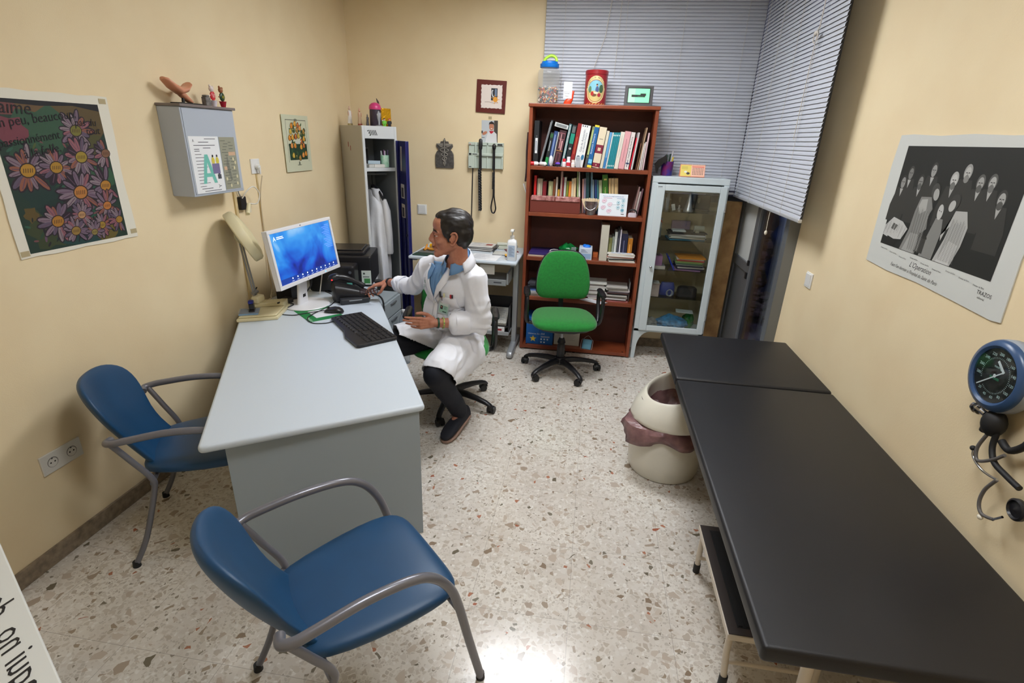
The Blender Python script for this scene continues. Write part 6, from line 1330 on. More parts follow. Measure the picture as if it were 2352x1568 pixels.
# second shelf
z2 = SH[3]+.0005
G2 = 'books behind the brown cartons on the second shelf'
def r2_(a, top): return (lambda base: max(.1, (base-top)*.000596))(735+(a-150)*.055)
rows2 = [
 ('thin red book at the left end of the second shelf', 168, 202, 232, (196, 24, 26), 0), ('thick cream book left of the dark red volume on the second shelf', 216, 292, 276, (168, 160, 140), 0), ('dark red volume on the second shelf', 298, 352, 316, (120, 26, 36), 0),
 ('thick olive cream book on the second shelf', 383, 447, 316, (162, 166, 124), 0), ('brown leather book on the second shelf', 452, 486, 288, (112, 66, 36), 0), ('white book right of the brown one on the second shelf', 492, 516, 260, (198, 192, 182), 0),
 ('short yellow book between white and pale books on the second shelf', 524, 552, 435, (196, 150, 56), 0), ('tall pale pink book on the second shelf', 558, 584, 182, (176, 150, 142), 0), ('narrow maroon book beside the tall pale pink one', 588, 606, 262, (126, 30, 44), 0),
 ('tall white book with a grey title on the second shelf', 612, 642, 262, (188, 194, 188), 0), ('olive green book left of the orange one', 648, 678, 318, (120, 130, 44), 0), ('orange book in the middle of the second shelf', 683, 720, 320, (214, 130, 50), 0),
 ('cream book right of the orange book', 732, 762, 282, (206, 196, 168), -.03), ('cream book with an orange cap right of the orange book', 766, 802, 278, (214, 190, 150), -.04), ('tall green edged folder leaning left on the second shelf', 824, 848, 170, (150, 176, 120), -.06),
 ('tall white folder leaning left on the second shelf', 852, 880, 195, (208, 206, 196), -.09), ('dusty pink book behind the metal bucket', 900, 922, 290, (190, 140, 132), -.06), ('violet grey book behind the metal bucket', 926, 952, 282, (130, 120, 140), -.06),
 ('dark teal tall folder behind the metal bucket', 960, 1012, 200, (22, 60, 66), -.08), ('greyish blue folder right of the dark teal one', 1030, 1058, 170, (92, 124, 144), -.08), ('pale blue booklet right of the greyish blue folder', 1062, 1084, 300, (140, 160, 170), -.10),
 ('dark blue book right of the bucket', 1094, 1130, 305, (30, 60, 110), -.10), ('slim teal book right of the dark blue one', 1134, 1150, 306, (60, 130, 130), -.10), ('pale green cream book left of the green travel book', 1158, 1200, 310, (172, 180, 144), -.10),
 ('bright green book with a yellow title and map on the second shelf', 1212, 1290, 235, (60, 124, 36), -.11), ('first of three tan volumes right of the green book', 1298, 1334, 286, (196, 168, 120), -.10), ('middle one of three tan volumes right of the green book', 1338, 1376, 286, (206, 180, 136), -.10), ('last of three tan volumes right of the green book', 1380, 1432, 286, (200, 172, 124), -.10)]
for lb, a, c, top, col, lean in rows2:
    w_ = (c-a)*.000596
    deco = [('r', .3, .3, .5, .85, tuple(min(255, int(v*1.25)) for v in col))]
    if 'green book with' in lb or 'map' in lb: deco = [('r', .3, .86, .8, .9, (230, 220, 120)), ('t', 'Andalucia', .6, .48, .018, PI/2, (220, 226, 140)), ('d', .5, .34, .012, .016, (226, 196, 90)), ('d', .4, .16, .01, .02, (190, 210, 120))]
    book('book', lb, 'book', bxs(a, 2)+.004, z2, w_, r2_(a, top), .16, col, lean, y=4.745, group=G2, deco=deco)
for k, (x, h, c, l) in enumerate(((.345, .25, (150, 120, 116), 'mauve magazine leaning at the right end of the second shelf'), (.362, .21, (186, 176, 170), 'ivory magazine leaning behind the black clock at the right end of the second shelf'), (.377, .235, (110, 80, 88), 'dark mauve magazine leaning at the right end of the second shelf'))):
    book('magazine', l, 'magazine', x, z2, .013, h, .19, c, .12, y=4.72, group='magazines at the right end of the second shelf')
t = thing('carton_organiser', 'long low brown carton with two clear film windows at the left of the second shelf', 'carton', (-.33, 4.69, z2))
m_kraft = mat('brown_carton', (110, 44, 32), .6)
b = B(); b.bx(-.218, .222, -.035, .05, 0, .125); b.build('carton_body', t, m_kraft, bevel=.003)
for x0, x1 in ((-.208, -.005), (.005, .215)):
    b = B(); b.bx(x0, x1, -.042, .03, .10, .140); lab(b.build('film_flap', t, mat('crinkled_film', (196, 140, 136), .18, bump=1.0, bs=40, bd=.01, var=.4, vs=30, tint=(120, 60, 56)), bevel=.004), 'shiny crinkled film')
t = thing('metal_bucket', 'small grey metal bucket full of wooden tongue depressors on the second shelf', 'bucket', (-.015, 4.672, z2))
b = B(); b.lathe([(.040, 0), (.042, .003), (.054, .112), (.057, .114), (.054, .116), (.051, .112), (.04, .006)], n=32); b.build('bucket', t, mat('steel_bucket', (150, 146, 148), .3, .6, var=.5, vs=14, tint=(110, 84, 76)), smooth=40)
b = B(); b.tube([(-.056, -.005, .105), (-.04, -.045, .06), (0, -.056, .045), (.04, -.045, .07), (.056, -.005, .105)], .0022, 8, smooth=6); b.build('handle', t, mat('chrome', (200, 202, 208), .12, 1), smooth=60)
rnd = random.Random(9)
for k in range(9):
    a = -.5+k*.13; b = B(); b.at((-.036+.009*k, rnd.uniform(-.01, .02), .03), 0, 0, a*.8); b.sweep([((0, 0, z_), (1, 0, 0), w_, (0, 1, 0), .0012) for z_, w_ in ((0, .006), (.004, .009), (.105, .009), (.11, .006))], 10, 2); b.build('tongue_depressor', t, mat('pale_wood', (226, 204, 168), .6))
t = thing('desk_sign', 'white card sign with pink and blue round drawings on the second shelf', 'sign', (.17, 4.655, z2))
b = B(); b.box((0, .012, .092), (.242, .004, .184), rx=-.12); b.box((0, .05, .05), (.06, .003, .13), rx=.7); b.build('card', t, ink((228, 234, 240)), bevel=.0005)
b = B(); b.M = Matrix.Translation((0, .0095, .092)) @ Matrix.Rotation(-.12, 4, 'X') @ Matrix(((1, 0, 0, 0), (0, 0, -1, 0), (0, 1, 0, 0), (0, 0, 0, 1)))
b.use(ink((90, 120, 180))).text('Factores de riesgo cardiovascular', 0, .068, .0130, .0008, align='C'); b.use(ink((190, 110, 150))).rect(-.085, .055, -.01, .058, .0008); b.use(ink((120, 160, 200))).rect(.03, .055, .1, .058, .0008)
for x, y in ((-.075, .032), (-.025, .005), (-.08, -.022), (-.03, -.05)):
    b.use(ink((190, 140, 170))).disc(x, y, .021, .015, .3, .0008); b.use(ink((236, 214, 224))).disc(x, y, .0185, .0125, .3, .0009); b.use(ink((150, 90, 130))).line([(x-.01, y-.004), (x, y+.004), (x+.01, y)], .003, .001); b.use(ink((120, 120, 130))).rect(x-.012, y-.022, x+.012, y-.0205, .0008)
for x, y in ((.085, .038), (.045, .022), (.083, .0), (.045, -.018), (.083, -.04)):
    b.use(ink((130, 180, 196))).disc(x, y, .0145, z=.0008); b.use(ink((206, 228, 234))).disc(x, y, .012, z=.0009); b.use(ink((70, 120, 150))).disc(x, y, .006, .004, .5, .001); b.use(ink((120, 120, 130))).rect(x-.012, y-.019, x+.012, y-.0175, .0008)
b.use(ink((30, 32, 40))).rect(.075, -.075, .1, -.07, .0008)
b.build('print', t, smooth=False)
t = thing('table_clock', 'small white and black round device with a curved black handle right of the card sign', 'device', (.343, 4.668, z2))
b = B(); b.sweep([((0, 0, z_), (1, 0, 0), w_, (0, 1, 0), .024) for z_, w_ in ((0, .036), (.008, .038), (.03, .034), (.035, .028))], 20, 3); b.build('body', t, ink((206, 196, 206), .3), smooth=50)
b = B(); b.tube([(-.034, 0, .035), (-.02, 0, .056), (.01, 0, .06), (.032, 0, .045), (.036, 0, .025)], .006, 8, smooth=5); b.build('handle', t, m_blk, smooth=60)

# third shelf
z3 = SH[2]+.0005
t = thing('laptop', 'closed dark purple laptop lying on papers at the left of the third shelf', 'laptop', (-.40, 4.79, z3), rz=.0)
b = B(); b.bx(-.145, .145, -.13, .11, 0, .012); b.build('paper_layer', t, ink((200, 180, 160)))
b = B(); b.bx(-.14, .14, -.125, .11, .0125, .032); b.build('laptop_base', t, ink((58, 44, 110), .3), bevel=.003)
b = B(); b.at((0, .11, .034), 0, .35); b.bx(-.135, .135, -.15, .0, 0, .008); b.build('raised_folder', t, ink((34, 26, 56), .35), bevel=.002)
cordp = [(-.36, 4.67, z3+.036), (-.34, 4.70, z3+.06), (-.29, 4.72, z3+.062), (-.25, 4.75, z3+.04)]
b = B(); b.tube(cordp, .003, 8, smooth=5); tag(b.build('white_cable', mats=mat('white_cord', (225, 222, 214), .4), smooth=60), 'white cable lying over the laptop on the third shelf', 'cable')
t = thing('plastic_bag', 'crumpled green plastic bag behind the green chair back on the third shelf', 'bag', (-.19, 4.80, z3))
b = B(); rings = []
for i in range(12):
    t_ = i/11; ring = []
    for j in range(28):
        a = 2*PI*j/28; f = (1+.25*noise.noise((math.cos(a)*2, math.sin(a)*2, t_*4)))
        ring.append((.085*f*math.sin(PI*(.12+.8*t_))*math.cos(a), .06*f*math.sin(PI*(.12+.8*t_))*math.sin(a), .11*t_*(1+.2*noise.noise((a, t_*3, 2)))))
    rings.append(ring)
b.loft(rings); b.build('bag', t, mat('green_film', (20, 130, 60), .2, var=.6, vs=22, tint=(6, 60, 28)), smooth=40)
b = B(); b.bx(.03, .075, -.06, -.02, 0, .085); b.build('clear_pack', t, m_cl, bevel=.004)
t = thing('tissue_box', 'white and blue carton of gloves with blue film on top, third shelf', 'box', (-.028, 4.70, z3))
b = B(); b.use(ink((206, 216, 230), .5)).bx(-.058, .058, -.05, .12, 0, .10); b.build('carton', t, bevel=.002)
b = B(); b.axes((-.05, -.0505, .01), (1, 0, 0), (0, 0, 1), (0, -1, 0)); b.use(ink((150, 180, 214))).rect(0, .0, .1, .045); b.use(ink((90, 110, 150)))
for k in range(4): b.rect(.01, .055+.008*k, .07-.01*k, .058+.008*k, .0002)
b.build('print', t, smooth=False)
b = B(); b.ell((.01, .03, .105), (.035, .03, .018)); b.ell((-.01, .04, .11), (.02, .02, .014)); lab(b.build('blue_glove', t, ink((30, 120, 226), .35), smooth=60), 'bright blue glove film')
t = thing('wooden_block', 'small orange brown block right of the glove carton', 'block', (.06, 4.80, z3)); b = B(); b.bx(-.02, .025, -.03, .05, 0, .04); b.build('block', t, ink((180, 90, 40)), bevel=.002)
book('box_file', 'tall plain cream box file on the third shelf', 'box file', .095, z3, .068, .315, .24, (196, 192, 178), 0, y=4.66)
rows3 = [('olive spined book next to the cream box file', .168, .030, .20, (118, 120, 70)), ('grey green folder on the third shelf', .2, .016, .21, (130, 140, 130)), ('light grey folder on the third shelf', .218, .022, .255, (186, 190, 186)), ('dark folder with rings left of the thin white one', .243, .018, .27, (44, 46, 60)), ('thin tall white folder on the third shelf', .264, .011, .28, (206, 200, 214)), ('navy binder with a pale spine mark on the third shelf', .28, .052, .245, (30, 32, 62)), ('ochre book at the right end of the third shelf', .337, .040, .205, (176, 112, 30))]
for lb, x, w_, h, c in rows3:
    book('book', lb, 'book', x, z3+.0, w_, h, .2, c, 0, y=4.70+.0, group='books and folders on the third shelf', deco=[('r', .35, .25, .5, .75, tuple(min(255, v+70) for v in c))])
t = sheets('magazine_pile', 'pile of white and black magazines before the folders on the third shelf', 'magazines', .29, 4.667, .23, .055, .0, 8, z3, [(206, 200, 190), (226, 222, 214), (40, 40, 44), (214, 208, 200), (190, 120, 110), (230, 226, 220)], .0095)
b = B()
for k in range(4): b.use(ink((190, 200, 216))).rect(-.09+.045*k, -.022, -.052+.045*k, .022, .0768)
b.build('print', t, smooth=False)
# fourth shelf
z4 = SH[1]+.0005
sheets('paper_stack', 'stack of papers with blue and black folders at the left of the fourth shelf', 'papers', -.45, 4.76, .17, .2, 0, 10, z4, [(200, 196, 190), (214, 210, 206), (180, 176, 174), (190, 190, 190), (90, 120, 180), (60, 90, 150), (40, 42, 50), (60, 62, 70), (50, 52, 60), (70, 70, 76)], .0125)
sheets('paper_stack', 'uneven stack of magazines and papers at the right of the fourth shelf', 'papers', .29, 4.77, .19, .2, 0, 13, z4, [(190, 120, 120), (70, 60, 66), (206, 200, 200), (214, 210, 204), (110, 106, 100), (190, 186, 180), (60, 56, 60)], .0105)
b = B(); b.box((.40, 4.80, z4+.09), (.006, .16, .178)); tag(b.build('upright_divider', mats=ink((150, 150, 150))), 'thin grey divider standing at the right end of the fourth shelf', 'divider')
sheets('paper_stack', 'stack of pale papers in the middle of the fourth shelf behind the chair', 'papers', .10, 4.80, .17, .18, 0, 9, z4, [(190, 186, 180), (160, 150, 150), (206, 206, 200)], .018)
b = B(); b.at((.08, 4.645, z4+.003), -.5, -.12); b.bx(-.09, .12, -.10, .10, 0, .0015); b.build('x', None, ink((226, 228, 234))); o = bpy.data.objects['x']; o.name = 'paper_sheet'; tag(o, 'white sheet sticking out over the edge of the fourth shelf behind the chair', 'paper')
b = B(); b.ell((.07, 4.74, z4+.02), (.04, .03, .012)); tag(b.build('red_cloth', mats=ink((190, 30, 34)), smooth=60), 'small red item lying behind the chair arm on the fourth shelf', 'ornament')
# bottom compartment
z5 = SH[0]+.0005
t = thing('paper_carton', 'blue A4 paper carton with a yellow star at the left of the bottom compartment', 'carton', (-.40, 4.76, z5))
m_bl = mat('blue_carton', (10, 96, 176), .45)
b = B(); b.bx(-.13, .13, -.09, .14, 0, .27); b.build('carton', t, m_bl, bevel=.003)
b = B(); b.axes((-.13, -.0905, 0), (1, 0, 0), (0, 0, 1), (0, -1, 0)); b.use(ink((232, 200, 60)))
P = [(.07+(.035 if k % 2 == 0 else .015)*math.sin(k*PI/5), .055+(.035 if k % 2 == 0 else .015)*math.cos(k*PI/5)) for k in range(10)]; b.poly(P, 0)
b.use(ink((226, 236, 244))).text('Universe Star', .02, .10, .022, 0); b.text('A4', .145, .10, .03, 0)
for x, y in ((.15, .055), (.18, .055), (.21, .055), (.15, .025), (.18, .025)): b.disc(x, y, .008, z=0)
for k in range(3): b.rect(.145, .085-.006*k, .23, .087-.006*k, 0)
b.use(ink((8, 60, 120))).rect(.128, 0, .132, .27, 0); b.build('print', t, smooth=False)
t = thing('document_box', 'pale cardboard sheet standing beside the blue carton at the bottom', 'cardboard', (-.135, 4.72, z5))
b = B(); b.bx(-.125, .12, -.01, .004, 0, .20); b.build('cardboard', t, ink((206, 204, 196)), bevel=.001)
b = B(); b.axes((-.11, -.0105, .02), (1, 0, 0), (0, 0, 1), (0, -1, 0)); b.use(ink((150, 140, 134)))
for k in range(10): b.rect(.02, .15-.013*k, .19-.01*(k % 3), .152-.013*k, 0)
b.build('print', t, smooth=False)
t = thing('face_mask', 'pale blue surgical face mask lying at the bottom of the bookcase', 'face mask', (.055, 4.66, z5), rz=-.15)
b = B(); b.at((0, 0, .002), 0, .75); g = [[(-.045+.09*i/6, -.01+.11*j/8, .004*math.sin(j*2.2)+.008*math.sin(i/6*PI)) for i in range(7)] for j in range(9)]; b.loft(g, closed=False); o = b.build('mask_body', t, mat('mask_blue', (110, 170, 196), .7), smooth=60); md = o.modifiers.new('s', 'SOLIDIFY'); md.thickness = .001
b = B(); b.at((0, 0, .002), 0, .75)
for s in (-1, 1): b.tube([(s*.045, -.01, .003), (s*.055, .0, .003), (s*.055, .08, .005), (s*.045, .1, .003)], .0015, 6, smooth=4)
b.tube([(-.04, .1, .003), (0, .135, .01), (.04, .1, .003)], .0012, 6, smooth=4); b.build('ear_loop', t, ink((214, 214, 214)))

# ---------------------------------------------------------------- on top of the bookcase
zt_ = 2.1725
t = thing('plastic_jar', 'tall clear plastic jar half full of colourful capsules with a blue lid and lime handle', 'jar', (-.45, 4.77, zt_))
b = B(); b.lathe([(.088, 0), (.092, .006), (.092, .235), (.086, .255), (.062, .27), (.062, .275)], n=36); b.build('jar_body', t, mat('clear_plastic_jar', (214, 216, 214), .08, alpha=.22, spec=.7), smooth=50)
b = B(); b.lathe([(.075, .272), (.078, .276), (.078, .30), (.068, .304), (.064, .318), (.01, .32)], n=36); lab(b.build('lid', t, mat('blue_plastic', (0, 110, 200), .3), smooth=40), 'bright blue lid')
b = B(); b.tube([(-.05, 0, .315), (-.03, 0, .345), (.01, 0, .362), (.045, 0, .35), (.058, 0, .32)], .008, 10, flat=1.4, smooth=5); lab(b.build('handle', t, mat('lime_plastic', (176, 226, 60), .3), smooth=60), 'lime green handle')
rnd = random.Random(2); b = B()
for k in range(620):
    a = rnd.uniform(0, 2*PI); r = .076*math.sqrt(rnd.uniform(.55, 1)) if k < 480 else .076*math.sqrt(rnd.random()); z_ = rnd.uniform(.012, .118) if k < 480 else rnd.uniform(.108, .128)
    d = V((rnd.gauss(0, 1), rnd.gauss(0, 1), rnd.gauss(0, 1))).normalized()*.006; c = V((r*math.cos(a), r*math.sin(a), z_))
    b.use(ink(rnd.choice([(190, 30, 30), (230, 210, 190), (240, 236, 226), (220, 120, 40), (30, 60, 50), (110, 20, 24), (226, 190, 90), (30, 90, 120), (214, 150, 120)]), .3)).cone(c-d, c+d, .0048, .0048, 6)
tag(b.build('capsules', t, smooth=60), None, None, kind='stuff')
t = thing('thumb_card_holder', 'orange thumb shaped holder with a white card beside the clear jar', 'card holder', (-.275, 4.74, zt_))
b = B(); b.sweep([((x, 0, z_), (1, 0, 0), w_, (0, 1, 0), h) for x, z_, w_, h in ((-.01, 0, .03, .022), (-.005, .02, .034, .024), (.005, .04, .03, .022), (.02, .055, .018, .016), (.026, .075, .013, .013), (.03, .095, .013, .013), (.034, .105, .009, .009))], 18, 2.4); b.build('thumb', t, mat('orange_red_plastic', (240, 70, 30), .35), smooth=60)
b = B(); b.bx(-.045, .025, -.024, -.022, .045, .17); b.build('card', t, ink((230, 230, 234)))
b = B(); b.axes((-.045, -.0245, .045), (1, 0, 0), (0, 0, 1), (0, -1, 0)); b.use(ink((70, 80, 90))).line([(.004, .006), (.004, .05), (.062, .05)], .0015, 0); b.text('Formas', .01, .034, .014, 0); b.text('Medic', .016, .014, .012, 0); b.build('print', t, smooth=False)
t = thing('biscuit_tin', 'tall round red tin lettered BARQUILLOS ARTESANOS with a painted scene', 'tin', (-.06, 4.77, zt_))
m_rt = mat('red_tin', (150, 24, 34), .3, coat=.4)
R_ = .09
b = B(); b.lathe([(R_, 0), (R_, .225), (R_+.003, .228), (R_+.003, .255), (R_-.003, .26), (R_-.02, .261)], n=48); b.build('tin_body', t, m_rt, smooth=40)
b = B()
def cyl_poly(pts, c, dr):
    b.use(ink(c, .35)); b.add([((R_+dr)*math.sin(x/R_), -(R_+dr)*math.cos(x/R_), y) for x, y in pts], [tuple(range(len(pts)))])
def cyl_disc(cx, cy, rx, ry, c, dr, n=36):
    # fan of slices keeps the disc bent round the tin
    for i in range(12):
        x0 = -rx+2*rx*i/12; x1 = x0+2*rx/12
        h0 = ry*math.sqrt(max(0, 1-(x0/rx)**2)); h1 = ry*math.sqrt(max(0, 1-(x1/rx)**2))
        cyl_poly([(cx+x0, cy-h0), (cx+x1, cy-h1), (cx+x1, cy+h1), (cx+x0, cy+h0)], c, dr)
cyl_disc(0, .115, .083, .10, (226, 206, 150), .0004); cyl_disc(.0, .105, .070, .082, (150, 30, 36), .0008); cyl_disc(0, .105, .067, .078, (206, 186, 120), .0012)
for i in range(12):
    x0 = -.062+.124*i/12; x1 = x0+.124/12; f = lambda x: .078*math.sqrt(max(0, 1-(x/.067)**2))
    cyl_poly([(x0, .105), (x1, .105), (x1, .105+f(x1)), (x0, .105+f(x0))], (130, 190, 206), .0016)
cyl_disc(.045, .12, .018, .03, (60, 90, 60), .002); cyl_disc(-.045, .115, .012, .025, (90, 130, 90), .002); cyl_disc(.012, .112, .014, .026, (70, 90, 130), .0024); cyl_disc(.01, .146, .007, .008, (190, 130, 100), .0028); cyl_disc(.01, .152, .008, .004, (40, 30, 30), .003); cyl_disc(.03, .075, .014, .014, (170, 40, 60), .0026); cyl_disc(-.01, .075, .02, .012, (110, 70, 40), .0024); cyl_disc(-.025, .085, .012, .016, (170, 40, 40), .0026); cyl_disc(.005, .09, .02, .008, (226, 210, 180), .0028)
for k in range(7): cyl_poly([(-.075+.025*k, .008), (-.06+.025*k, .016), (-.055+.025*k, .012), (-.07+.025*k, .004)], (214, 170, 80), .0006)
b.build('painted_scene', t, smooth=False)
b = B(); b.use(ink((60, 24, 20)))
txt = 'BARQUILLOS ARTESANOS'
for k, ch in enumerate(txt):
    a = math.radians(168-156*k/(len(txt)-1)); vs, fs = text_geo(ch, 0)
    if not vs: continue
    cx, cy = .0765*math.cos(a), .112+.091*math.sin(a); ro = a-PI/2; s_ = .017; P = []
    for vx, vy in vs:
        vx -= .3; vy -= .35; X_ = cx+s_*(vx*math.cos(ro)-vy*math.sin(ro)); Y_ = cy+s_*(vx*math.sin(ro)+vy*math.cos(ro)); P.append(((R_+.0012)*math.sin(X_/R_), -(R_+.0012)*math.cos(X_/R_), Y_))
    b.add(P, fs)
lab(b.build('lettering', t, smooth=False), 'dark letters on a cream arch')
t = thing('digital_frame', 'small grey desk display with a green screen at the right end of the bookcase top', 'display', (.29, 4.73, zt_))
b = B(); b.box((0, .02, .078), (.225, .03, .155), rx=-.12); b.build('case', t, mat('bronze_grey_plastic', (74, 72, 74), .4), bevel=.004)
b = B(); b.M = Matrix.Translation((0, .0048, .08)) @ Matrix.Rotation(-.12, 4, 'X') @ Matrix(((1, 0, 0, 0), (0, 0, -1, 0), (0, 1, 0, 0), (0, 0, 0, 1)))
b.use(ink((20, 22, 26), .3)).rect(-.092, -.058, .092, .062, .0006); b.use(glow((120, 220, 160), .75)).rect(-.084, -.05, .084, .054, .001); b.use(glow((150, 228, 168), .75)).rect(-.084, -.05, -.03, .054, .0011)
b.use(ink((26, 34, 30))).rect(-.058, -.010, .05, .008, .0014); b.rect(.012, .0, .056, .018, .0014); b.use(ink((70, 130, 90))).text('MEDICO', -.01, -.008, .012, .0018); b.build('screen', t, smooth=False)
# ---------------------------------------------------------------- on and in the glass cabinet
t = thing('pen_holder', 'blue and red mesh pen holder on top of the glass cabinet', 'pen holder', (.60, 4.83, VZ1+.0005))
b = B(); b.lathe([(.046, 0), (.048, .003), (.050, .115), (.047, .115), (.045, .006)], n=28); b.build('cup', t, mat('blue_red_mesh', (34, 44, 150), .4, var=.6, vs=18, tint=(130, 20, 60)), smooth=40)
for k, (c, dx, h) in enumerate((((200, 200, 206), .03, .20), ((60, 100, 80), -.012, .165), ((226, 200, 60), .036, .15), ((120, 124, 126), .0, .17), ((90, 96, 96), -.022, .16), ((46, 70, 60), .015, .175))):
    b = B(); b.cyl((dx*.4, .004*(k % 3), .006), (dx*1.1, .01*(k % 2), h), .006, .0065); b.build('pen', t, ink(c, .3), smooth=40)
b = B(); b.at((-.055, -.03, .02), 0, 0, .0); P = [(0, 0), (.02, .0), (.045, .075), (.055, .07), (.06, .10), (.035, .145), (.01, .12), (-.04, .085), (-.055, .03), (-.045, .02), (-.02, .06), (.01, .07)]
b.axes((-.075, -.052, .03), (1, 0, 0), (0, 0, 1), (0, -1, 0)); b.prism([(x*1.0, y) for x, y in [(-.03, .03), (-.02, -.01), (-.005, -.015), (.0, .03), (.04, .075), (.05, .06), (.062, .10), (.05, .145), (.03, .125), (-.01, .10), (-.04, .06)]], 0, .012); lab(b.build('black_cutout', t, m_blk, bevel=.002), 'black foam clip hanging on the rim')
t = thing('desk_calendar', 'small orange and pink desk calendar on top of the glass cabinet', 'calendar', (.80, 4.76, VZ1+.0005), rz=-.02)
b = B(); b.use(ink((236, 150, 120))); b.at((0, 0, 0)); b.box((0, -.015, .05), (.20, .003, .10), rx=-.28); b.box((0, .025, .05), (.20, .003, .10), rx=.28); b.build('stand', t)
b = B(); b.M = Matrix.Translation((0, -.0175, .05)) @ Matrix.Rotation(-.28, 4, 'X') @ Matrix(((1, 0, 0, 0), (0, 0, -1, 0), (0, 1, 0, 0), (0, 0, 0, 1)))
b.use(ink((236, 214, 110))).rect(-.097, -.045, -.012, .046, .0006); b.use(ink((250, 196, 170))).rect(-.012, -.045, .097, .046, .0006); b.use(ink((226, 90, 80))).rect(-.005, .030, .09, .036, .001)
b.use(ink((70, 60, 60)))
for i in range(5):
    for j in range(7): b.rect(.0+.013*j, .018-.012*i, .007+.013*j, .024-.012*i, .001)
b.disc(-.035, -.022, .014, .010, 0, .001); b.use(ink((240, 240, 230))).disc(-.055, -.01, .012, .008, 0, .0009); b.use(ink((150, 130, 60)))
for k in range(3): b.rect(-.09, .03-.008*k, -.04, .032-.008*k, .001)
b.build('month_page', t, smooth=False)
b = B()
for k in range(18): b.ell((-.09+.0105*k, 0, .1), (.002, .006, .006), n=8, k=6)
b.build('spiral_binding', t, ink((230, 228, 224)), smooth=60)
vz = [VZ0+.0205, .6005, .8555, 1.1205, 1.3605]
t = thing('metal_cone', 'polished metal cone on a round foot on the top glass shelf', 'instrument', (.815, 4.76, vz[4]))
b = B(); b.lathe([(.040, 0), (.042, .006), (.036, .02), (.026, .06), (.012, .13), (.007, .17), (.004, .175)], n=28); b.build('cone', t, mat('brushed_aluminium', (206, 208, 214), .28, .9), smooth=50)
t = thing('glass_dropper_bottle', 'tiny glass bottle with a round stopper left of the metal cone', 'bottle', (.735, 4.74, vz[4])); b = B(); b.lathe([(.016, 0), (.018, .02), (.008, .03), (.007, .036), (.010, .042), (.008, .052), (.002, .055)], n=18); b.build('bottle', t, mat('chrome', (200, 202, 208), .12, 1), smooth=50)
t = thing('instrument_case', 'open black instrument case behind the metal cone', 'case', (.86, 4.88, vz[4])); b = B(); b.bx(-.17, .16, -.01, .05, 0, .012); b.bx(-.17, .16, .03, .045, .012, .13); b.build('case', t, ink((34, 36, 44)), bevel=.004)
for x in (-.10, .06):
    b = B(); b.sweep([((x, .028, z_), (1, 0, 0), w_, (0, 1, 0), .004) for z_, w_ in ((.06, .004), (.07, .011), (.09, .014), (.105, .012))], 10, 2.5); b.build('metal_badge', t, ink((120, 116, 100), .3))
t = thing('glass_cube', 'clear glass holder at the left of the top glass shelf', 'glass', (.60, 4.80, vz[4])); 
for k in range(3):
    b = B(); b.lathe([(.016, 0), (.018, .004), (.018, .15)], (-.04+.04*k, .0, 0), 16); b.build('glass_tube', t, m_cl, smooth=50)
t = thing('grey_card', 'small pale card leaning on the top glass shelf', 'card', (.69, 4.76, vz[4])); b = B(); b.box((0, 0, .03), (.03, .003, .055), rx=-.3, ry=-.25); b.build('card', t, ink((190, 190, 186)), bevel=.001)
sheets('folder_stack', 'dark folders with blue edges on the second glass shelf', 'folders', .84, 4.80, .30, .20, 0, 8, vz[3], [(60, 150, 190), (20, 60, 90), (196, 194, 186), (206, 204, 200), (160, 158, 150), (210, 208, 214), (30, 32, 40), (26, 28, 36)], .0085)
t = thing('white_packet', 'clear packet of white gauze on the folders of the second glass shelf', 'packet', (.76, 4.77, vz[3]+.0685)); b = B(); b.bx(-.055, .06, -.06, .06, 0, .014); b.build('packet', t, ink((200, 208, 208), .3), bevel=.006)
t = thing('bandage_roll', 'grey roll of tape beside the gauze packet', 'roll', (.93, 4.77, vz[3]+.0685)); b = B(); b.cyl((-.04, 0, .028), (.045, 0, .028), .028); b.bx(-.03, .0, -.05, -.02, 0, .012); b.build('roll', t, ink((150, 152, 140), .5), smooth=40)
t = thing('purple_carton', 'lilac carton at the back of the second glass shelf', 'carton', (.80, 4.925, vz[3])); b = B(); b.bx(-.08, .08, -.015, .015, 0, .14); b.build('carton', t, ink((120, 100, 140)))
t = thing('plastic_sleeve', 'clear plastic sleeve with a red edge at the left of the second glass shelf', 'sleeve', (.57, 4.79, vz[3])); b = B(); b.bx(-.05, .05, 0, .03, 0, .17); b.build('sleeve', t, mat('clear_plastic', (190, 205, 220), .1, alpha=.4), bevel=.004); b = B(); b.tube([(-.05, -.003, .19), (0, -.003, .185), (.03, -.003, .16), (.05, -.003, .13)], .004, 6, smooth=4); b.build('red_edge', t, ink((190, 30, 30)))
t = thing('lilac_box', 'lilac pink box on a white pad on the third glass shelf', 'box', (.60, 4.77, vz[2])); b = B(); b.bx(-.03, .085, -.07, .08, 0, .028); b.build('white_pad', t, ink((206, 202, 198)), bevel=.002)
b = B(); b.bx(-.055, .055, -.06, .07, .0285, .115); b.build('box', t, ink((176, 128, 176)), bevel=.003); b = B(); b.bx(-.01, .03, -.03, .0, .1155, .13); b.build('black_clip', t, m_blk, bevel=.004)
t = thing('blue_binder', 'bright blue binder lying tilted between the lilac box and the orange folders', 'binder', (.735, 4.79, vz[2])); b = B(); b.box((.0, 0, .055), (.012, .18, .13), ry=-.5); b.build('binder', t, ink((30, 60, 190)), bevel=.002)
sheets('folder_stack', 'stack of coloured folders topped by an orange one on the third glass shelf', 'folders', .89, 4.79, .23, .2, 0, 10, vz[2], [(150, 110, 160), (40, 42, 90), (210, 208, 206), (36, 38, 60), (190, 190, 190), (90, 120, 90), (150, 170, 100), (200, 60, 60), (226, 214, 200), (236, 150, 30)], .012)
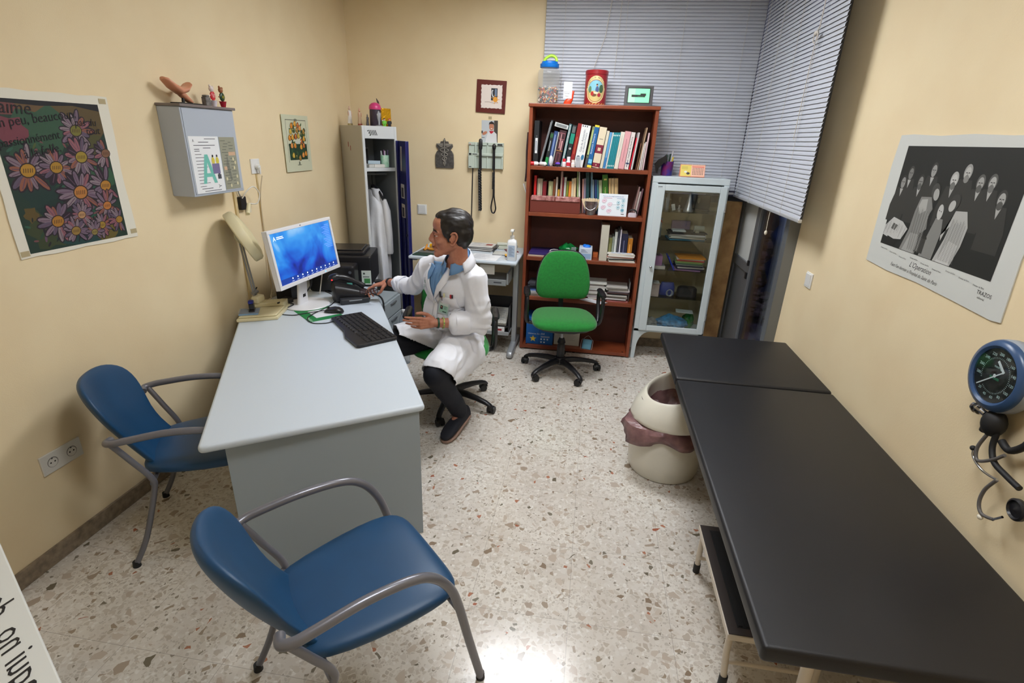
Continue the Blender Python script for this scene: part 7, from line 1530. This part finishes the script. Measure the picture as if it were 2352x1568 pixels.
t = sheets('printed_leaflet', 'white printed leaflet hanging over the edge of the fourth glass shelf', 'leaflet', .60, 4.72, .11, .10, 0, 1, vz[1]+.13, [(200, 204, 204)], .003); topprint(t, .1, .09, .004, rows=6)
t = thing('white_carton', 'pinkish white medicine carton on the fourth glass shelf', 'carton', (.60, 4.75, vz[1])); b = B(); b.bx(-.065, .06, -.05, .06, 0, .125); b.build('carton', t, ink((196, 180, 180)), bevel=.002)
t = thing('blue_pouch', 'dark blue pouch in the middle of the fourth glass shelf', 'pouch', (.74, 4.79, vz[1])); b = B(); b.sweep([((0, 0, z_), (1, 0, 0), w_, (0, 1, 0), d_) for z_, w_, d_ in ((0, .06, .03), (.01, .07, .04), (.08, .068, .035), (.12, .055, .015))], 20, 3); b.build('pouch', t, ink((30, 60, 150), .4), smooth=50)
t = thing('clear_tubing', 'coiled clear plastic tubing before the blue pouch', 'tubing', (.76, 4.73, vz[1]));  b = B()
for k in range(3): b.tube([((.03-.006*k)*math.cos(a), .004*k, .035+.03*math.sin(a)) for a in [i*.42 for i in range(16)]], .004, 6)
b.build('tubing', t, m_cl, smooth=60)
t = thing('black_case', 'black zipped case at the right of the fourth glass shelf', 'case', (.92, 4.80, vz[1])); b = B(); b.sweep([((0, 0, z_), (1, 0, 0), w_, (0, 1, 0), .05) for z_, w_ in ((0, .085), (.01, .09), (.075, .085), (.085, .07))], 24, 4); b.build('case', t, ink((26, 28, 38), .5), smooth=50)
def crumple(name, label, x, y, z, r, c, seed, extra=None):
    t = thing(name, label, 'bag', (x, y, z)); b = B(); rings = []
    for i in range(13):
        t_ = i/12; ring = []
        for j in range(30):
            a = 2*PI*j/30; f = 1+.35*noise.noise((math.cos(a)*2.2+seed, math.sin(a)*2.2, t_*4)); s_ = math.sin(PI*(.2+.72*t_))
            ring.append((r[0]*f*s_*math.cos(a), r[1]*f*s_*math.sin(a), r[2]*t_*(1+.25*noise.noise((a+seed, t_*3, 2)))))
        rings.append(ring)
    b.loft(rings); b.build('bag', t, mat(name+'_film', c, .22, var=.4, vs=26, bump=.6, bs=35, bd=.01), smooth=35)
crumple('blue_bag', 'crumpled sky blue plastic bag at the bottom of the glass cabinet', .82, 4.78, vz[0], (.14, .09, .12), (70, 160, 220), 1.0)
crumple('green_bag', 'small bright green bag at the bottom right of the glass cabinet', .98, 4.82, vz[0], (.05, .05, .16), (30, 150, 60), 4.0)
crumple('white_bag', 'heap of white wrapped dressings at the bottom left of the glass cabinet', .62, 4.80, vz[0], (.10, .09, .08), (200, 202, 200), 7.0)
t = sheets('white_envelope', 'white envelope lying on the blue bag in the glass cabinet', 'envelope', .92, 4.76, .15, .1, -.1, 1, vz[0]+.17, [(200, 206, 206)], .006)
# ---------------------------------------------------------------- the seated man
from mathutils.bvhtree import BVHTree
def fuse(b, name, parent, m, voxel=.008, smooth=4, wr=None, world=True, deform=None):
    me = bpy.data.meshes.new('tmp'); me.from_pydata([tuple(p) for p in b.v], [], b.f); me.update()
    bm = bmesh.new(); bm.from_mesh(me); bmesh.ops.recalc_face_normals(bm, faces=bm.faces); bm.to_mesh(me); bm.free()
    o = bpy.data.objects.new('tmp', me); COL.objects.link(o)
    md = o.modifiers.new('r', 'REMESH'); md.mode = 'VOXEL'; md.voxel_size = voxel
    if smooth: sm_ = o.modifiers.new('s', 'SMOOTH'); sm_.iterations = smooth; sm_.factor = .5
    bpy.context.view_layer.update()
    ev = bpy.data.meshes.new_from_object(o.evaluated_get(bpy.context.evaluated_depsgraph_get()))
    bpy.data.objects.remove(o); bpy.data.meshes.remove(me)
    nm = [v.normal.copy() for v in ev.vertices]
    if wr:
        for v, n_ in zip(ev.vertices, nm): v.co += n_*wr(v.co, n_)
    if deform:
        for v in ev.vertices: v.co = deform(v.co)
    bv = BVHTree.FromPolygons([v.co.copy() for v in ev.vertices], [tuple(p.vertices) for p in ev.polygons])
    if world: ev.transform(PM[parent.name].inverted())
    ev.materials.clear(); ev.materials.append(m); ev.polygons.foreach_set('use_smooth', [True]*len(ev.polygons))
    ev.name = name; o = bpy.data.objects.new(name, ev); COL.objects.link(o); o.parent = parent
    return o, bv
m_skin = mat('skin', (184, 126, 100), .5, bump=.15, bs=140, bd=.001, var=.1, vs=22, tint=(166, 104, 82))
m_hair = mat('dark_hair', (26, 21, 20), .45, bump=.35, bs=90, bd=.002)
m_navyc = mat('navy_trousers', (15, 19, 32), .85, bump=.3, bs=30, bd=.004)
m_shirt = mat('blue_shirt', (104, 144, 188), .75)
m_cotton = mat('lab_coat_cotton', (228, 230, 238), .75, sheen=.2, bump=.12, bs=420, bd=.0006)
MN = thing('person', 'seated man in a white medical coat reaching across the desk, seen in profile', 'person', (-.90, 3.33, 0))
fF = V((-.49, -.872, 0)).normalized(); sS = V((.872, -.49, 0)).normalized(); zZ = V((0, 0, 1))
Rt = Matrix((sS, -fF, zZ)).transposed()           # columns: across (his left), back, up
hipL, kneL, ankL = V((-.795, 3.25, .575)), V((-.865, 2.80, .525)), V((-.785, 3.06, .115))
hipR, kneR, ankR = V((-.99, 3.35, .565)), V((-1.33, 3.08, .56)), V((-1.37, 3.15, .11))
shL, elL, wrL = V((-.695, 3.13, 1.055)), V((-.655, 3.12, .775)), V((-.915, 2.968, .802))
shR, elR, wrR = V((-1.055, 3.33, 1.05)), V((-1.19, 3.40, .905)), V((-1.445, 3.535, .880))
HC = V((-.848, 3.10, 1.335)); HS = 1.14
hx_ = V((-.955, -.285, -.03)).normalized(); hy_ = V((.285, -.955, 0)).normalized(); hz_ = hx_.cross(hy_)
if hz_.z < 0: hz_ = -hz_
HM = Matrix((hx_, hy_, hz_)).transposed().to_4x4(); HM.translation = HC; HM = HM @ Matrix.Scale(HS, 4)
# body: head, neck, trunk and bare forearms as one skin, hands blended in
b = B(); b.M = HM
b.ell((-.018, 0, .045), (.098, .076, .082), n=24, k=16); b.ell((.028, 0, -.02), (.056, .058, .088), n=24, k=16); b.ell((.040, 0, .055), (.050, .062, .052), n=20, k=12)
for s in (-1, 1):
    b.cone((-.01, s*.048, -.045), (.058, s*.014, -.094), .026, .018); b.ell((.05, s*.038, -.022), (.03, .022, .024))
    b.ell((.102, s*.011, -.024), (.010, .008, .008)); b.cone((.078, s*.014, .022), (.066, s*.044, .020), .010, .009)
b.ell((.072, 0, -.100), (.020, .024, .020)); b.cone((.085, 0, .018), (.106, 0, -.018), .008, .0100); b.ell((.105, 0, -.022), (.011, .011, .010)); b.ell((.092, 0, -.010), (.018, .013, .024)); b.ell((.088, 0, -.03), (.018, .02, .014))
b.ell((.083, 0, -.045), (.014, .028, .014)); b.ell((.092, 0, -.053), (.009, .020, .0055)); b.ell((.090, 0, -.066), (.009, .017, .006)); b.ell((.076, 0, -.078), (.014, .02, .01))
b.cone((-.035, 0, -.04), (-.045, 0, -.14), .053, .050)
b.M = Matrix.Identity(4)
b.cone((-.812, 3.125, 1.18), (-.87, 3.20, 1.06), .055, .06)
b.ell((-.885, 3.23, .97), (.16, .10, .16), Rt); b.ell((-.90, 3.28, .78), (.15, .11, .16), Rt); b.ell((-.895, 3.32, .62), (.17, .13, .10), Rt)
for a_, c_ in ((shL, -.1), (shR, .1)): b.cone(a_, (-.88, 3.22, 1.07), .055, .06)
b.cone(shL, elL, .05, .042); b.cone(elL, elL.lerp(wrL, .55), .043, .036); b.cone(elL.lerp(wrL, .55), wrL, .036, .027)
b.cone(shR, elR, .05, .042); b.cone(elR, elR.lerp(wrR, .55), .043, .036); b.cone(elR.lerp(wrR, .55), wrR, .036, .027)
b.cone(hipL, kneL, .07, .05); b.cone(kneL, ankL, .045, .03); b.cone(hipR, kneR, .07, .05); b.cone(kneR, ankR, .045, .03)
b.cone(ankL, ankL+V((-.03, -.10, -.05)), .034, .03); b.cone(ankR, ankR+V((-.08, -.05, -.05)), .034, .03)
def hand(b, W, d, across, palm, curls, thumb, L=1.06):
    d = d.normalized(); across = (across-d*across.dot(d)).normalized(); palm = palm-d*palm.dot(d)-across*palm.dot(across); palm.normalize()
    P = lambda x, y, z: W+(d*x+across*y+palm*z)*L
    for y in (-.026, -.009, .009, .026): b.cone(P(.015, y*.55, 0), P(.088-.006*abs(y+.009)/.03, y, 0), .0155, .0125)
    b.ell(P(.05, 0, .004), (.038*L, .036*L, .014*L), Matrix((d, across, palm)).transposed())
    b.cone(P(-.02, 0, 0), P(.025, 0, 0), .0265, .022)
    roots = ((.030, .090, 1.0, .0088), (.010, .095, 1.08, .0090), (-.010, .091, 1.0, .0086), (-.029, .082, .80, .0076))
    for (y, x, ln, r), c in zip(roots, curls):
        p = P(x, y, 0); a = c[0]; seg = (.042*ln, .026*ln, .021*ln)
        b.ell(p-palm*.002, (r*1.25,)*3)
        for k in range(3):
            dirv = d*math.cos(a)+palm*math.sin(a)+across*(.03*y/.03)*(1 if k == 0 else 0)
            q = p+dirv.normalized()*seg[k]*L; b.cone(p, q, r*(1.06-.08*k), r*(.98-.09*k), 12); p = q
            a += c[1+k] if k < 2 else 0
    T = [P(*q) for q in thumb]
    for k, (r0, r1) in enumerate(((.016, .0125), (.0125, .0105), (.0105, .009))): b.cone(T[k], T[k+1], r0, r1, 12)
palmL = V((-.35, .93, .15))
hand(b, wrL, V((-.80, -.55, .10)), V((0, .1, 1)), palmL, ((.12, .15, .15), (.28, .25, .2), (.42, .35, .25), (.55, .4, .3)), ((.012, .022, .008), (.045, .048, .010), (.082, .060, .006), (.112, .058, .002)))
hand(b, wrR, V((-.86, -.40, -.20)), V((.42, -.88, .22)), V((-.1, .1, -1)), ((.22, .45, .3), (.45, .75, .5), (.6, .9, .5), (.7, .9, .5)), ((.015, .024, .006), (.04, .040, .026), (.062, .040, .052), (.084, .030, .062)))
body, bvh = fuse(b, 'body', MN, m_skin, .0042, 3)
# ears, eyes, brows, mouth
for s in (-1, 1):
    b = B(); b.M = HM @ Matrix.Translation((-.012, s*.077, -.008)) @ Matrix.Rotation(-.18, 4, 'Y') @ Matrix.Rotation(s*.25, 4, 'Z')
    b.tube([(.012, 0, -.026), (.0, s*.002, -.034), (-.010, s*.004, -.026), (-.018, s*.008, 0), (-.018, s*.009, .018), (-.008, s*.008, .031), (.006, s*.004, .030), (.014, 0, .018)], [.006, .008, .006, .0055, .0055, .0055, .005, .004], 10, smooth=5)
    b.ell((-.002, -s*.002, 0), (.015, .006, .026)); b.ell((.012, -s*.001, -.006), (.006, .005, .010)); b.tube([(-.008, s*.003, .02), (-.010, s*.004, 0), (-.002, s*.003, -.014)], .003, 8, smooth=4)
    lab(b.build('ear', MN, m_skin, smooth=70, world=True), 'ear')
    b = B(); b.M = HM; b.use(ink((206, 194, 186), .25)).ell((.0705, s*.030, .003), (.011, .012, .009)); b.use(ink((40, 26, 20), .15)).ell((.0765, s*.032, .003), (.0062, .0066, .0062)); b.build('eye', MN, smooth=60, world=True)
    b = B(); b.M = HM; b.ell((.0700, s*.031, .0095), (.0132, .0155, .0085)); b.ell((.0690, s*.031, -.0055), (.0125, .0150, .0060)); b.build('eyelid', MN, m_skin, smooth=60, world=True)
    b = B(); b.M = HM; b.tube([(.0860, s*.014, .026), (.0835, s*.028, .031), (.0745, s*.044, .028), (.066, s*.052, .021)], [.003, .0046, .004, .002], 8, smooth=4, flat=.8); b.build('eyebrow', MN, m_hair, smooth=60, world=True)
b = B(); b.M = HM; b.tube([(.086, -.020, -.060), (.097, -.010, -.0585), (.100, 0, -.058), (.097, .010, -.0585), (.086, .020, -.060)], .0016, 8, smooth=4); lab(b.build('mouth_line', MN, ink((92, 36, 34)), smooth=60, world=True), 'dark line between the lips')
# hair
b = B(); b.M = HM
b.ell((-.026, 0, .058), (.102, .084, .082), n=28, k=18); b.ell((-.058, 0, .012), (.068, .081, .088), n=24, k=16); b.ell((.020, 0, .100), (.052, .056, .028), n=20, k=12); b.ell((-.066, 0, -.040), (.036, .052, .046)); 
for s in (-1, 1): b.ell((.012, s*.066, .035), (.034, .013, .042)); b.cone((.016, s*.070, .02), (.010, s*.071, -.020), .013, .007)
def hair_fn(co, n_):
    q = HM.inverted() @ co
    return .0035*math.sin(q.y*210+math.sin(q.x*40)*2)*.5+.003*noise.noise((q.x*30, q.y*110, q.z*60))
hair, _ = fuse(b, 'hair', MN, m_hair, .005, 2, hair_fn)
# trousers
b = B()
b.ell((-.895, 3.32, .60), (.185, .15, .11), Rt); b.cone(hipL, kneL, .095, .080); b.cone(kneL, ankL+V((0, 0, .03)), .079, .060); b.cone(hipR, kneR, .106, .090); b.cone(kneR, ankR+V((0, 0, .03)), .07, .052); b.ell(kneL+V((0, .01, -.02)), (.075, .066, .064))
def fold(co, n_): return .006*noise.noise(co*9)+.004*math.sin(co.z*70+co.x*25)*max(0, noise.noise(co*5))
fuse(b, 'trousers', MN, m_navyc, .009, 4, fold)
# shoes
def shoe(heel, toe, lift):
    heel = V(heel); toe = V(toe); d = (toe-heel); L_ = d.length; d.normalize(); n_ = zZ.cross(d).normalized(); u = d.cross(n_)
    if u.z < 0: u = -u
    st = [(0, .012, .030, .035), (.04, .036, .034, .05), (.18, .036, .038, .05), (.35, .033, .040, .045), (.55, .034, .046, .035), (.75, .030, .049, .026), (.9, .022, .042, .02), (.98, .015, .026, .012), (1, .012, .012, .006)]
    b = B(); b.sweep([(heel+d*(L_*t)+u*(.022+h)+zZ*(0), n_, w_, u, hh) for t, h, w_, hh in st], 22, 2.6)
    o = b.build('shoe', MN, mat('navy_suede', (24, 26, 36), .85, bump=.3, bs=200, bd=.001), smooth=60, world=True)
    b = B(); b.sweep([(heel+d*(L_*t)+u*.011, n_, w_*1.04, u, .011) for t, h, w_, hh in st], 22, 4)
    PM[o.name] = PM[MN.name]; q = b.build('sole', o, mat('tan_sole', (150, 122, 108), .7), smooth=60, world=True); lab(q, 'tan rubber sole')
shoe((-.752, 3.17, .045), (-.835, 2.852, .002), 0); shoe((-1.34, 3.25, .002), (-1.52, 3.02, .002), 0)
# lab coat
b = B()
b.ell((-.885, 3.225, .985), (.205, .145, .165), Rt, 24, 14); b.ell((-.90, 3.265, .80), (.195, .165, .17), Rt, 24, 14); b.ell((-.895, 3.33, .64), (.215, .19, .125), Rt, 24, 14)
b.cone(shL, (-.80, 3.16, 1.145), .078, .066); b.cone(shR, (-.92, 3.24, 1.13), .078, .066); b.ell((-.835, 3.20, 1.10), (.12, .085, .105), Rt); b.cone((-.80, 3.175, 1.16), (-.815, 3.20, 1.10), .05, .07)
b.cone(shL, elL, .088, .073); b.cone(elL, elL.lerp(wrL, .46), .072, .062)
b.cone(shR, elR, .080, .060); b.cone(elR, elR.lerp(wrR, .52), .058, .050)
b.cone(hipL+V((0, .02, .02)), V((-.860, 2.825, .530)), .135, .102); b.cone(V((-.76, 3.20, .53)), V((-.835, 2.86, .475)), .115, .088); b.cone(V((-.745, 3.16, .47)), V((-.815, 2.95, .46)), .07, .055)
b.cone(V((-.965, 3.33, .60)), V((-1.24, 3.135, .585)), .128, .112)
b.ell((-.74, 3.38, .50), (.07, .10, .10))
for t, r in ((.46, .066), (.40, .068)):
    c = elL.lerp(wrL, t); b.cone(c, c+(wrL-elL)*.04, r, r)
for t, r in ((.50, .054), (.42, .056)):
    c = elR.lerp(wrR, t); b.cone(c, c+(wrR-elR)*.04, r, r)
def wr_coat(co, n_):
    q = co; w1 = noise.noise((q.x*6, q.y*6, q.z*3))
    v = .016*noise.noise((q.x*5.2+3, q.y*5.2, q.z*4.2))
    ridge = 1-abs(noise.noise((q.x*9+w1, q.y*9, q.z*4.5)))*2
    v += .010*max(0, ridge)**3
    dl = (q-elL).length; v += .007*math.sin(dl*95+q.z*30)*math.exp(-(dl/.12)**2)
    dr = (q-elR).length; v += .007*math.sin(dr*95+q.x*30)*math.exp(-(dr/.12)**2)
    kz = math.exp(-((q.z-.70)/.06)**2); v += .007*math.sin(q.z*140+q.x*14+w1*5)*kz
    if q.z < .62: v += .006*math.sin((q.x*1.0+q.y*.3)*90+w1*6)*math.exp(-((q.z-.5)/.12)**2)
    return v
cuts = [(V((-.865, 2.785, .565)), V((-.12, -.75, -.65)).normalized(), lambda q: q.y < 3.02 and q.x > -1.03 and q.z < .72),
        (V((-1.06, 3.10, .600)), V((-.30, -.45, -.85)).normalized(), lambda q: q.x < -.985 and q.z < .80 and q.y > 2.9),
        (V((-1.235, 3.13, .60)), V((-.80, -.58, .0)).normalized(), lambda q: q.x < -1.1 and q.z < .80 and q.y > 2.9)]
def cut_def(co):
    for P_, N_, ok in cuts:
        dd = (co-P_).dot(N_)
        if ok(co) and 0 < dd < .0075: co = co-N_*dd
    return co
coat, cb = fuse(b, 'lab_coat', MN, m_cotton, .0085, 3, wr_coat, deform=cut_def)
bm = bmesh.new(); bm.from_mesh(coat.data); M_ = PM[MN.name]; dv = []
for v in bm.verts:
    q = M_ @ v.co
    if any(ok(q) and (q-P_).dot(N_) > .0008 for P_, N_, ok in cuts): dv.append(v)
bmesh.ops.delete(bm, geom=dv, context='VERTS'); bm.to_mesh(coat.data); bm.free()
md = coat.modifiers.new('cloth', 'SOLIDIFY'); md.thickness = .004; md.offset = -1
PM['lab_coat'] = PM[MN.name]
for nm_ in (coat.name,): PM[nm_] = PM[MN.name]
O_ = V((-.885, 3.225, 0))
def on(a, z, off=.002):
    o = O_+sS*a+fF*.6+zZ*z
    h = cb.ray_cast(o, -fF)
    return (h[0]+fF*off) if h[0] is not None else (O_+sS*a+fF*.12+zZ*z)
def patch(name, rows, off, m, par, th=.002, l=None, nx_=8):
    """rows: (z_left, a_left, z_right, a_right) from bottom to top"""
    g = []
    rows2_ = []
    for i in range(len(rows)-1):
        for k in range(6):
            t = k/6; rows2_.append([rows[i][j]*(1-t)+rows[i+1][j]*t for j in range(4)])
    rows2_.append(list(rows[-1]))
    for zl, al, zr, ar in rows2_: g.append([on(al+(ar-al)*i/nx_, zl+(zr-zl)*i/nx_, off) for i in range(nx_+1)])
    b = B(); b.loft(g, closed=False); o = b.build(name, par, m, smooth=70, world=True)
    md = o.modifiers.new('s', 'SOLIDIFY'); md.thickness = th; md.offset = 1
    if l: lab(o, l)
    return o
# shirt seen in the neckline
patch('shirt', [(.93, -.002, .93, .002), (1.0, -.034, 1.0, .030), (1.08, -.062, 1.08, .058), (1.145, -.072, 1.145, .072)], .004, m_shirt, MN, .003)
patch('shirt_placket', [(.95, -.006, .95, .004), (1.03, -.012, 1.03, .008), (1.09, -.014, 1.09, .010)], .008, m_shirt, MN, .002)
# shirt collar: two points and a band round the neck
NB = V((-.818, 3.135, 1.178))
b = B(); rings = []
for k, (r, z_) in enumerate(((.092, -.035), (.080, .0), (.072, .030), (.069, .031), (.071, .0))):
    rings.append([NB+sS*(r*math.cos(a))+fF*(r*1.05*math.sin(a))+zZ*(z_+.050*(-math.sin(a))) for a in [PI/2+.28+(2*PI-.56)*i/30 for i in range(31)]])
b.loft(rings, closed=False); o = b.build('shirt_collar', MN, m_shirt, smooth=60, world=True); md = o.modifiers.new('s', 'SOLIDIFY'); md.thickness = .004
for s in (-1, 1):
    patch('collar_point', [(1.035 if s > 0 else 1.04, s*.05, 1.035, s*.056), (1.07, s*.03, 1.075, s*.082), (1.12, s*.028, 1.13, s*.088)], .013, m_shirt, MN, .003, 'pointed shirt collar', 5)
    # lapels of the coat
    patch('lapel', [(.915, s*.0, .915, s*.004), (.97, s*.016, .985, s*.062), (1.025, s*.040, 1.045, s*.10), (1.05, s*.05, 1.05, s*.094), (1.13, s*.075, 1.12, s*.115)], .012, m_cotton, MN, .003, 'white coat lapel', 6)
b = B(); rings = []
for k, (r, z_) in enumerate(((.118, -.045), (.100, -.012), (.086, .016), (.082, .014), (.09, -.02))):
    rings.append([NB-fF*.008+sS*(r*math.cos(a))+fF*(r*math.sin(a))+zZ*(z_-.045*math.sin(a)) for a in [PI/2+1.15+(2*PI-2.3)*i/30 for i in range(31)]])
b.loft(rings, closed=False); o = b.build('coat_collar', MN, m_cotton, smooth=60, world=True); md = o.modifiers.new('s', 'SOLIDIFY'); md.thickness = .004
# front edge of the coat, buttons, pocket, badge
patch('front_placket', [(.66, -.028, .66, .012), (.78, -.022, .78, .016), (.9, -.014, .9, .014), (.925, -.006, .925, .006)], .006, m_cotton, MN, .003, None, 3)
for z_ in (.90, .80, .705):
    p = on(.0, z_, .011); b = B(); b.cyl(p-fF*.001, p+fF*.003, .009, n=16); b.build('button', MN, mat('button_pearl', (206, 208, 212), .3), smooth=40, world=True)
patch('chest_pocket', [(.85, .05, .845, .145), (.95, .048, .945, .148)], .006, m_cotton, MN, .003, None, 6)
def onbox(a, z, off, w_, h_, th, m, name, l=None, rot=0, deco=None, par=MN):
    p = on(a, z, off); n_ = (on(a, z+.02, off)-on(a, z-.02, off)).normalized(); s_ = (on(a+.02, z, off)-on(a-.02, z, off)).normalized()
    s_ = (s_*math.cos(rot)+n_*math.sin(rot)).normalized(); nn = s_.cross(n_).normalized(); n_ = nn.cross(s_)
    b = B(); b.axes(p, s_, n_, nn)
    if nn.dot(fF) < 0: b.axes(p, -s_, n_, -nn)
    b.use(m).bx(-w_/2, w_/2, -h_/2, h_/2, 0, th)
    if deco: deco(b, th+.0004)
    o = b.build(name, par, world=True, smooth=False)
    if l: lab(o, l)
    return o
def bd(b, z_):
    b.use(ink((160, 206, 190))).rect(-.028, -.038, .028, .012, z_); b.use(ink((206, 220, 216))).rect(-.028, .012, .028, .03, z_); b.use(ink((40, 42, 46))).rect(-.023, -.016, -.006, .010, z_+.0003); b.use(ink((190, 140, 120))).disc(-.0145, .0, .004, .005, 0, z_+.0006)
    b.use(ink((50, 56, 60))).rect(-.005, -.034, .022, -.028, z_+.0003)
    for k in range(3): b.rect(.0, .006-.008*k, .02, .008-.008*k, z_+.0003)
onbox(.066, .872, .016, .074, .100, .002, mat('badge_plastic', (190, 206, 210), .2), 'identity_badge', 'green and white identity badge clipped to the coat', -.22, bd)
onbox(.072, .940, .018, .010, .030, .006, mat('chrome', (200, 202, 208), .12, 1), 'badge_clip', 'metal badge clip')
for a_, z_, c, h_ in ((.058, .962, (50, 52, 62), .04), (.085, .960, (226, 222, 180), .026), (.125, .956, (170, 40, 50), .024), (.133, .956, (50, 36, 46), .022)):
    onbox(a_, z_, .010, .010, h_, .007, ink(c, .3), 'pen', 'pen in the chest pocket')
def lg(b, z_):
    b.use(ink((60, 140, 120)))
    for r in (.020, .014, .008): b.line([(r*math.cos(t), r*math.sin(t)) for t in [.2+i*.35 for i in range(6)]], .003, z_)
    b.line([(-.018, -.014), (.02, -.012)], .0025, z_); b.line([(-.022, -.024), (.022, -.022)], .0025, z_); b.line([(-.02, -.032), (.01, -.031)], .002, z_)
onbox(-.105, 1.0, .006, .05, .07, .0006, m_cotton, 'coat_logo', 'small green logo on the right breast', .1, lg)
# cuffs
for e_, w2, t0, t1, r0 in ((elL, wrL, .30, .58, .070), (elR, wrR, .38, .64, .057)):
    d = (w2-e_); x_, y_, d_ = frame_of(d); rings = []
    for t, r in ((t0, r0*.97), (t0, r0*1.06), ((t0+t1)/2, r0*1.0), (t1, r0*.96), (t1, r0*.88), (t0+.08, r0*.86)):
        rings.append([e_+d*(t+.012*math.sin(3*a))+x_*((r+.003*math.sin(5*a+t*9))*math.cos(a))+y_*((r+.003*math.sin(4*a))*math.sin(a)) for a in [2*PI*j/36 for j in range(36)]])
    b = B(); b.loft(rings, caps=False); lab(b.build('rolled_cuff', MN, m_cotton, smooth=60, world=True), 'folded back white cuff')
# wrist bands
def band(w2, e_, t, r, wd, m, nm_, l):
    c = w2.lerp(e_, t); d = (e_-w2).normalized(); x_, y_, d_ = frame_of(d); b = B()
    b.loft([[c+d*o+x_*(rr*math.cos(a))+y_*(rr*math.sin(a)) for a in [2*PI*j/28 for j in range(28)]] for o, rr in ((-wd/2, r-.003), (-wd/2, r), (wd/2, r+.001), (wd/2, r-.003))], caps=False)
    lab(b.build(nm_, MN, m, smooth=40, world=True), l)
band(wrR, elR, .08, .0335, .018, m_rub, 'wristband', 'broad black band on the right wrist')
band(wrL, elL, .06, .0325, .012, ink((16, 70, 40), .5), 'wristband', 'dark green band on the left wrist')
band(wrL, elL, .17, .0350, .008, mat('yellow_green_braid', (206, 200, 90), .6, var=.6, vs=120, tint=(60, 140, 90)), 'bracelet', 'yellow and green braided bracelet')
# spectacles held in the right hand
gx = thing('spectacles', 'dark framed spectacles held in the man\'s right hand above the telephone', 'spectacles', (-1.53, 3.39, .845), rz=.28)
m_fr = mat('spectacle_frame', (44, 28, 30), .3); m_ln = mat('spectacle_lens', (90, 60, 66), .08, alpha=.45, spec=.7)
for s in (-1, 1):
    pts = [(s*.036+.027*math.copysign(abs(math.cos(a))**.75, math.cos(a)), 0, .019*math.copysign(abs(math.sin(a))**.75, math.sin(a))) for a in [2*PI*j/24 for j in range(25)]]
    b = B(); b.tube(pts, .0028, 8); fr_ = b.build('rim', gx, m_fr, smooth=60)
    b = B(); b.axes((0, 0, 0), (1, 0, 0), (0, 0, 1), (0, -1, 0)); b.poly([(p[0], p[2]) for p in pts[:-1]], 0); lab(b.build('lens', gx, m_ln, smooth=False), 'tinted lens')
    b = B(); b.tube([(s*.064, 0, .01), (s*.062, .01, .008), (s*.03, .022, -.006), (-s*.02, .026, -.02), (-s*.04, .024, -.028)], .0024, 8, smooth=5); b.build('temple', gx, m_fr, smooth=60)
b = B(); b.tube([(-.012, 0, .006), (0, -.001, .009), (.012, 0, .006)], .0028, 8); b.build('bridge', gx, m_fr, smooth=60)
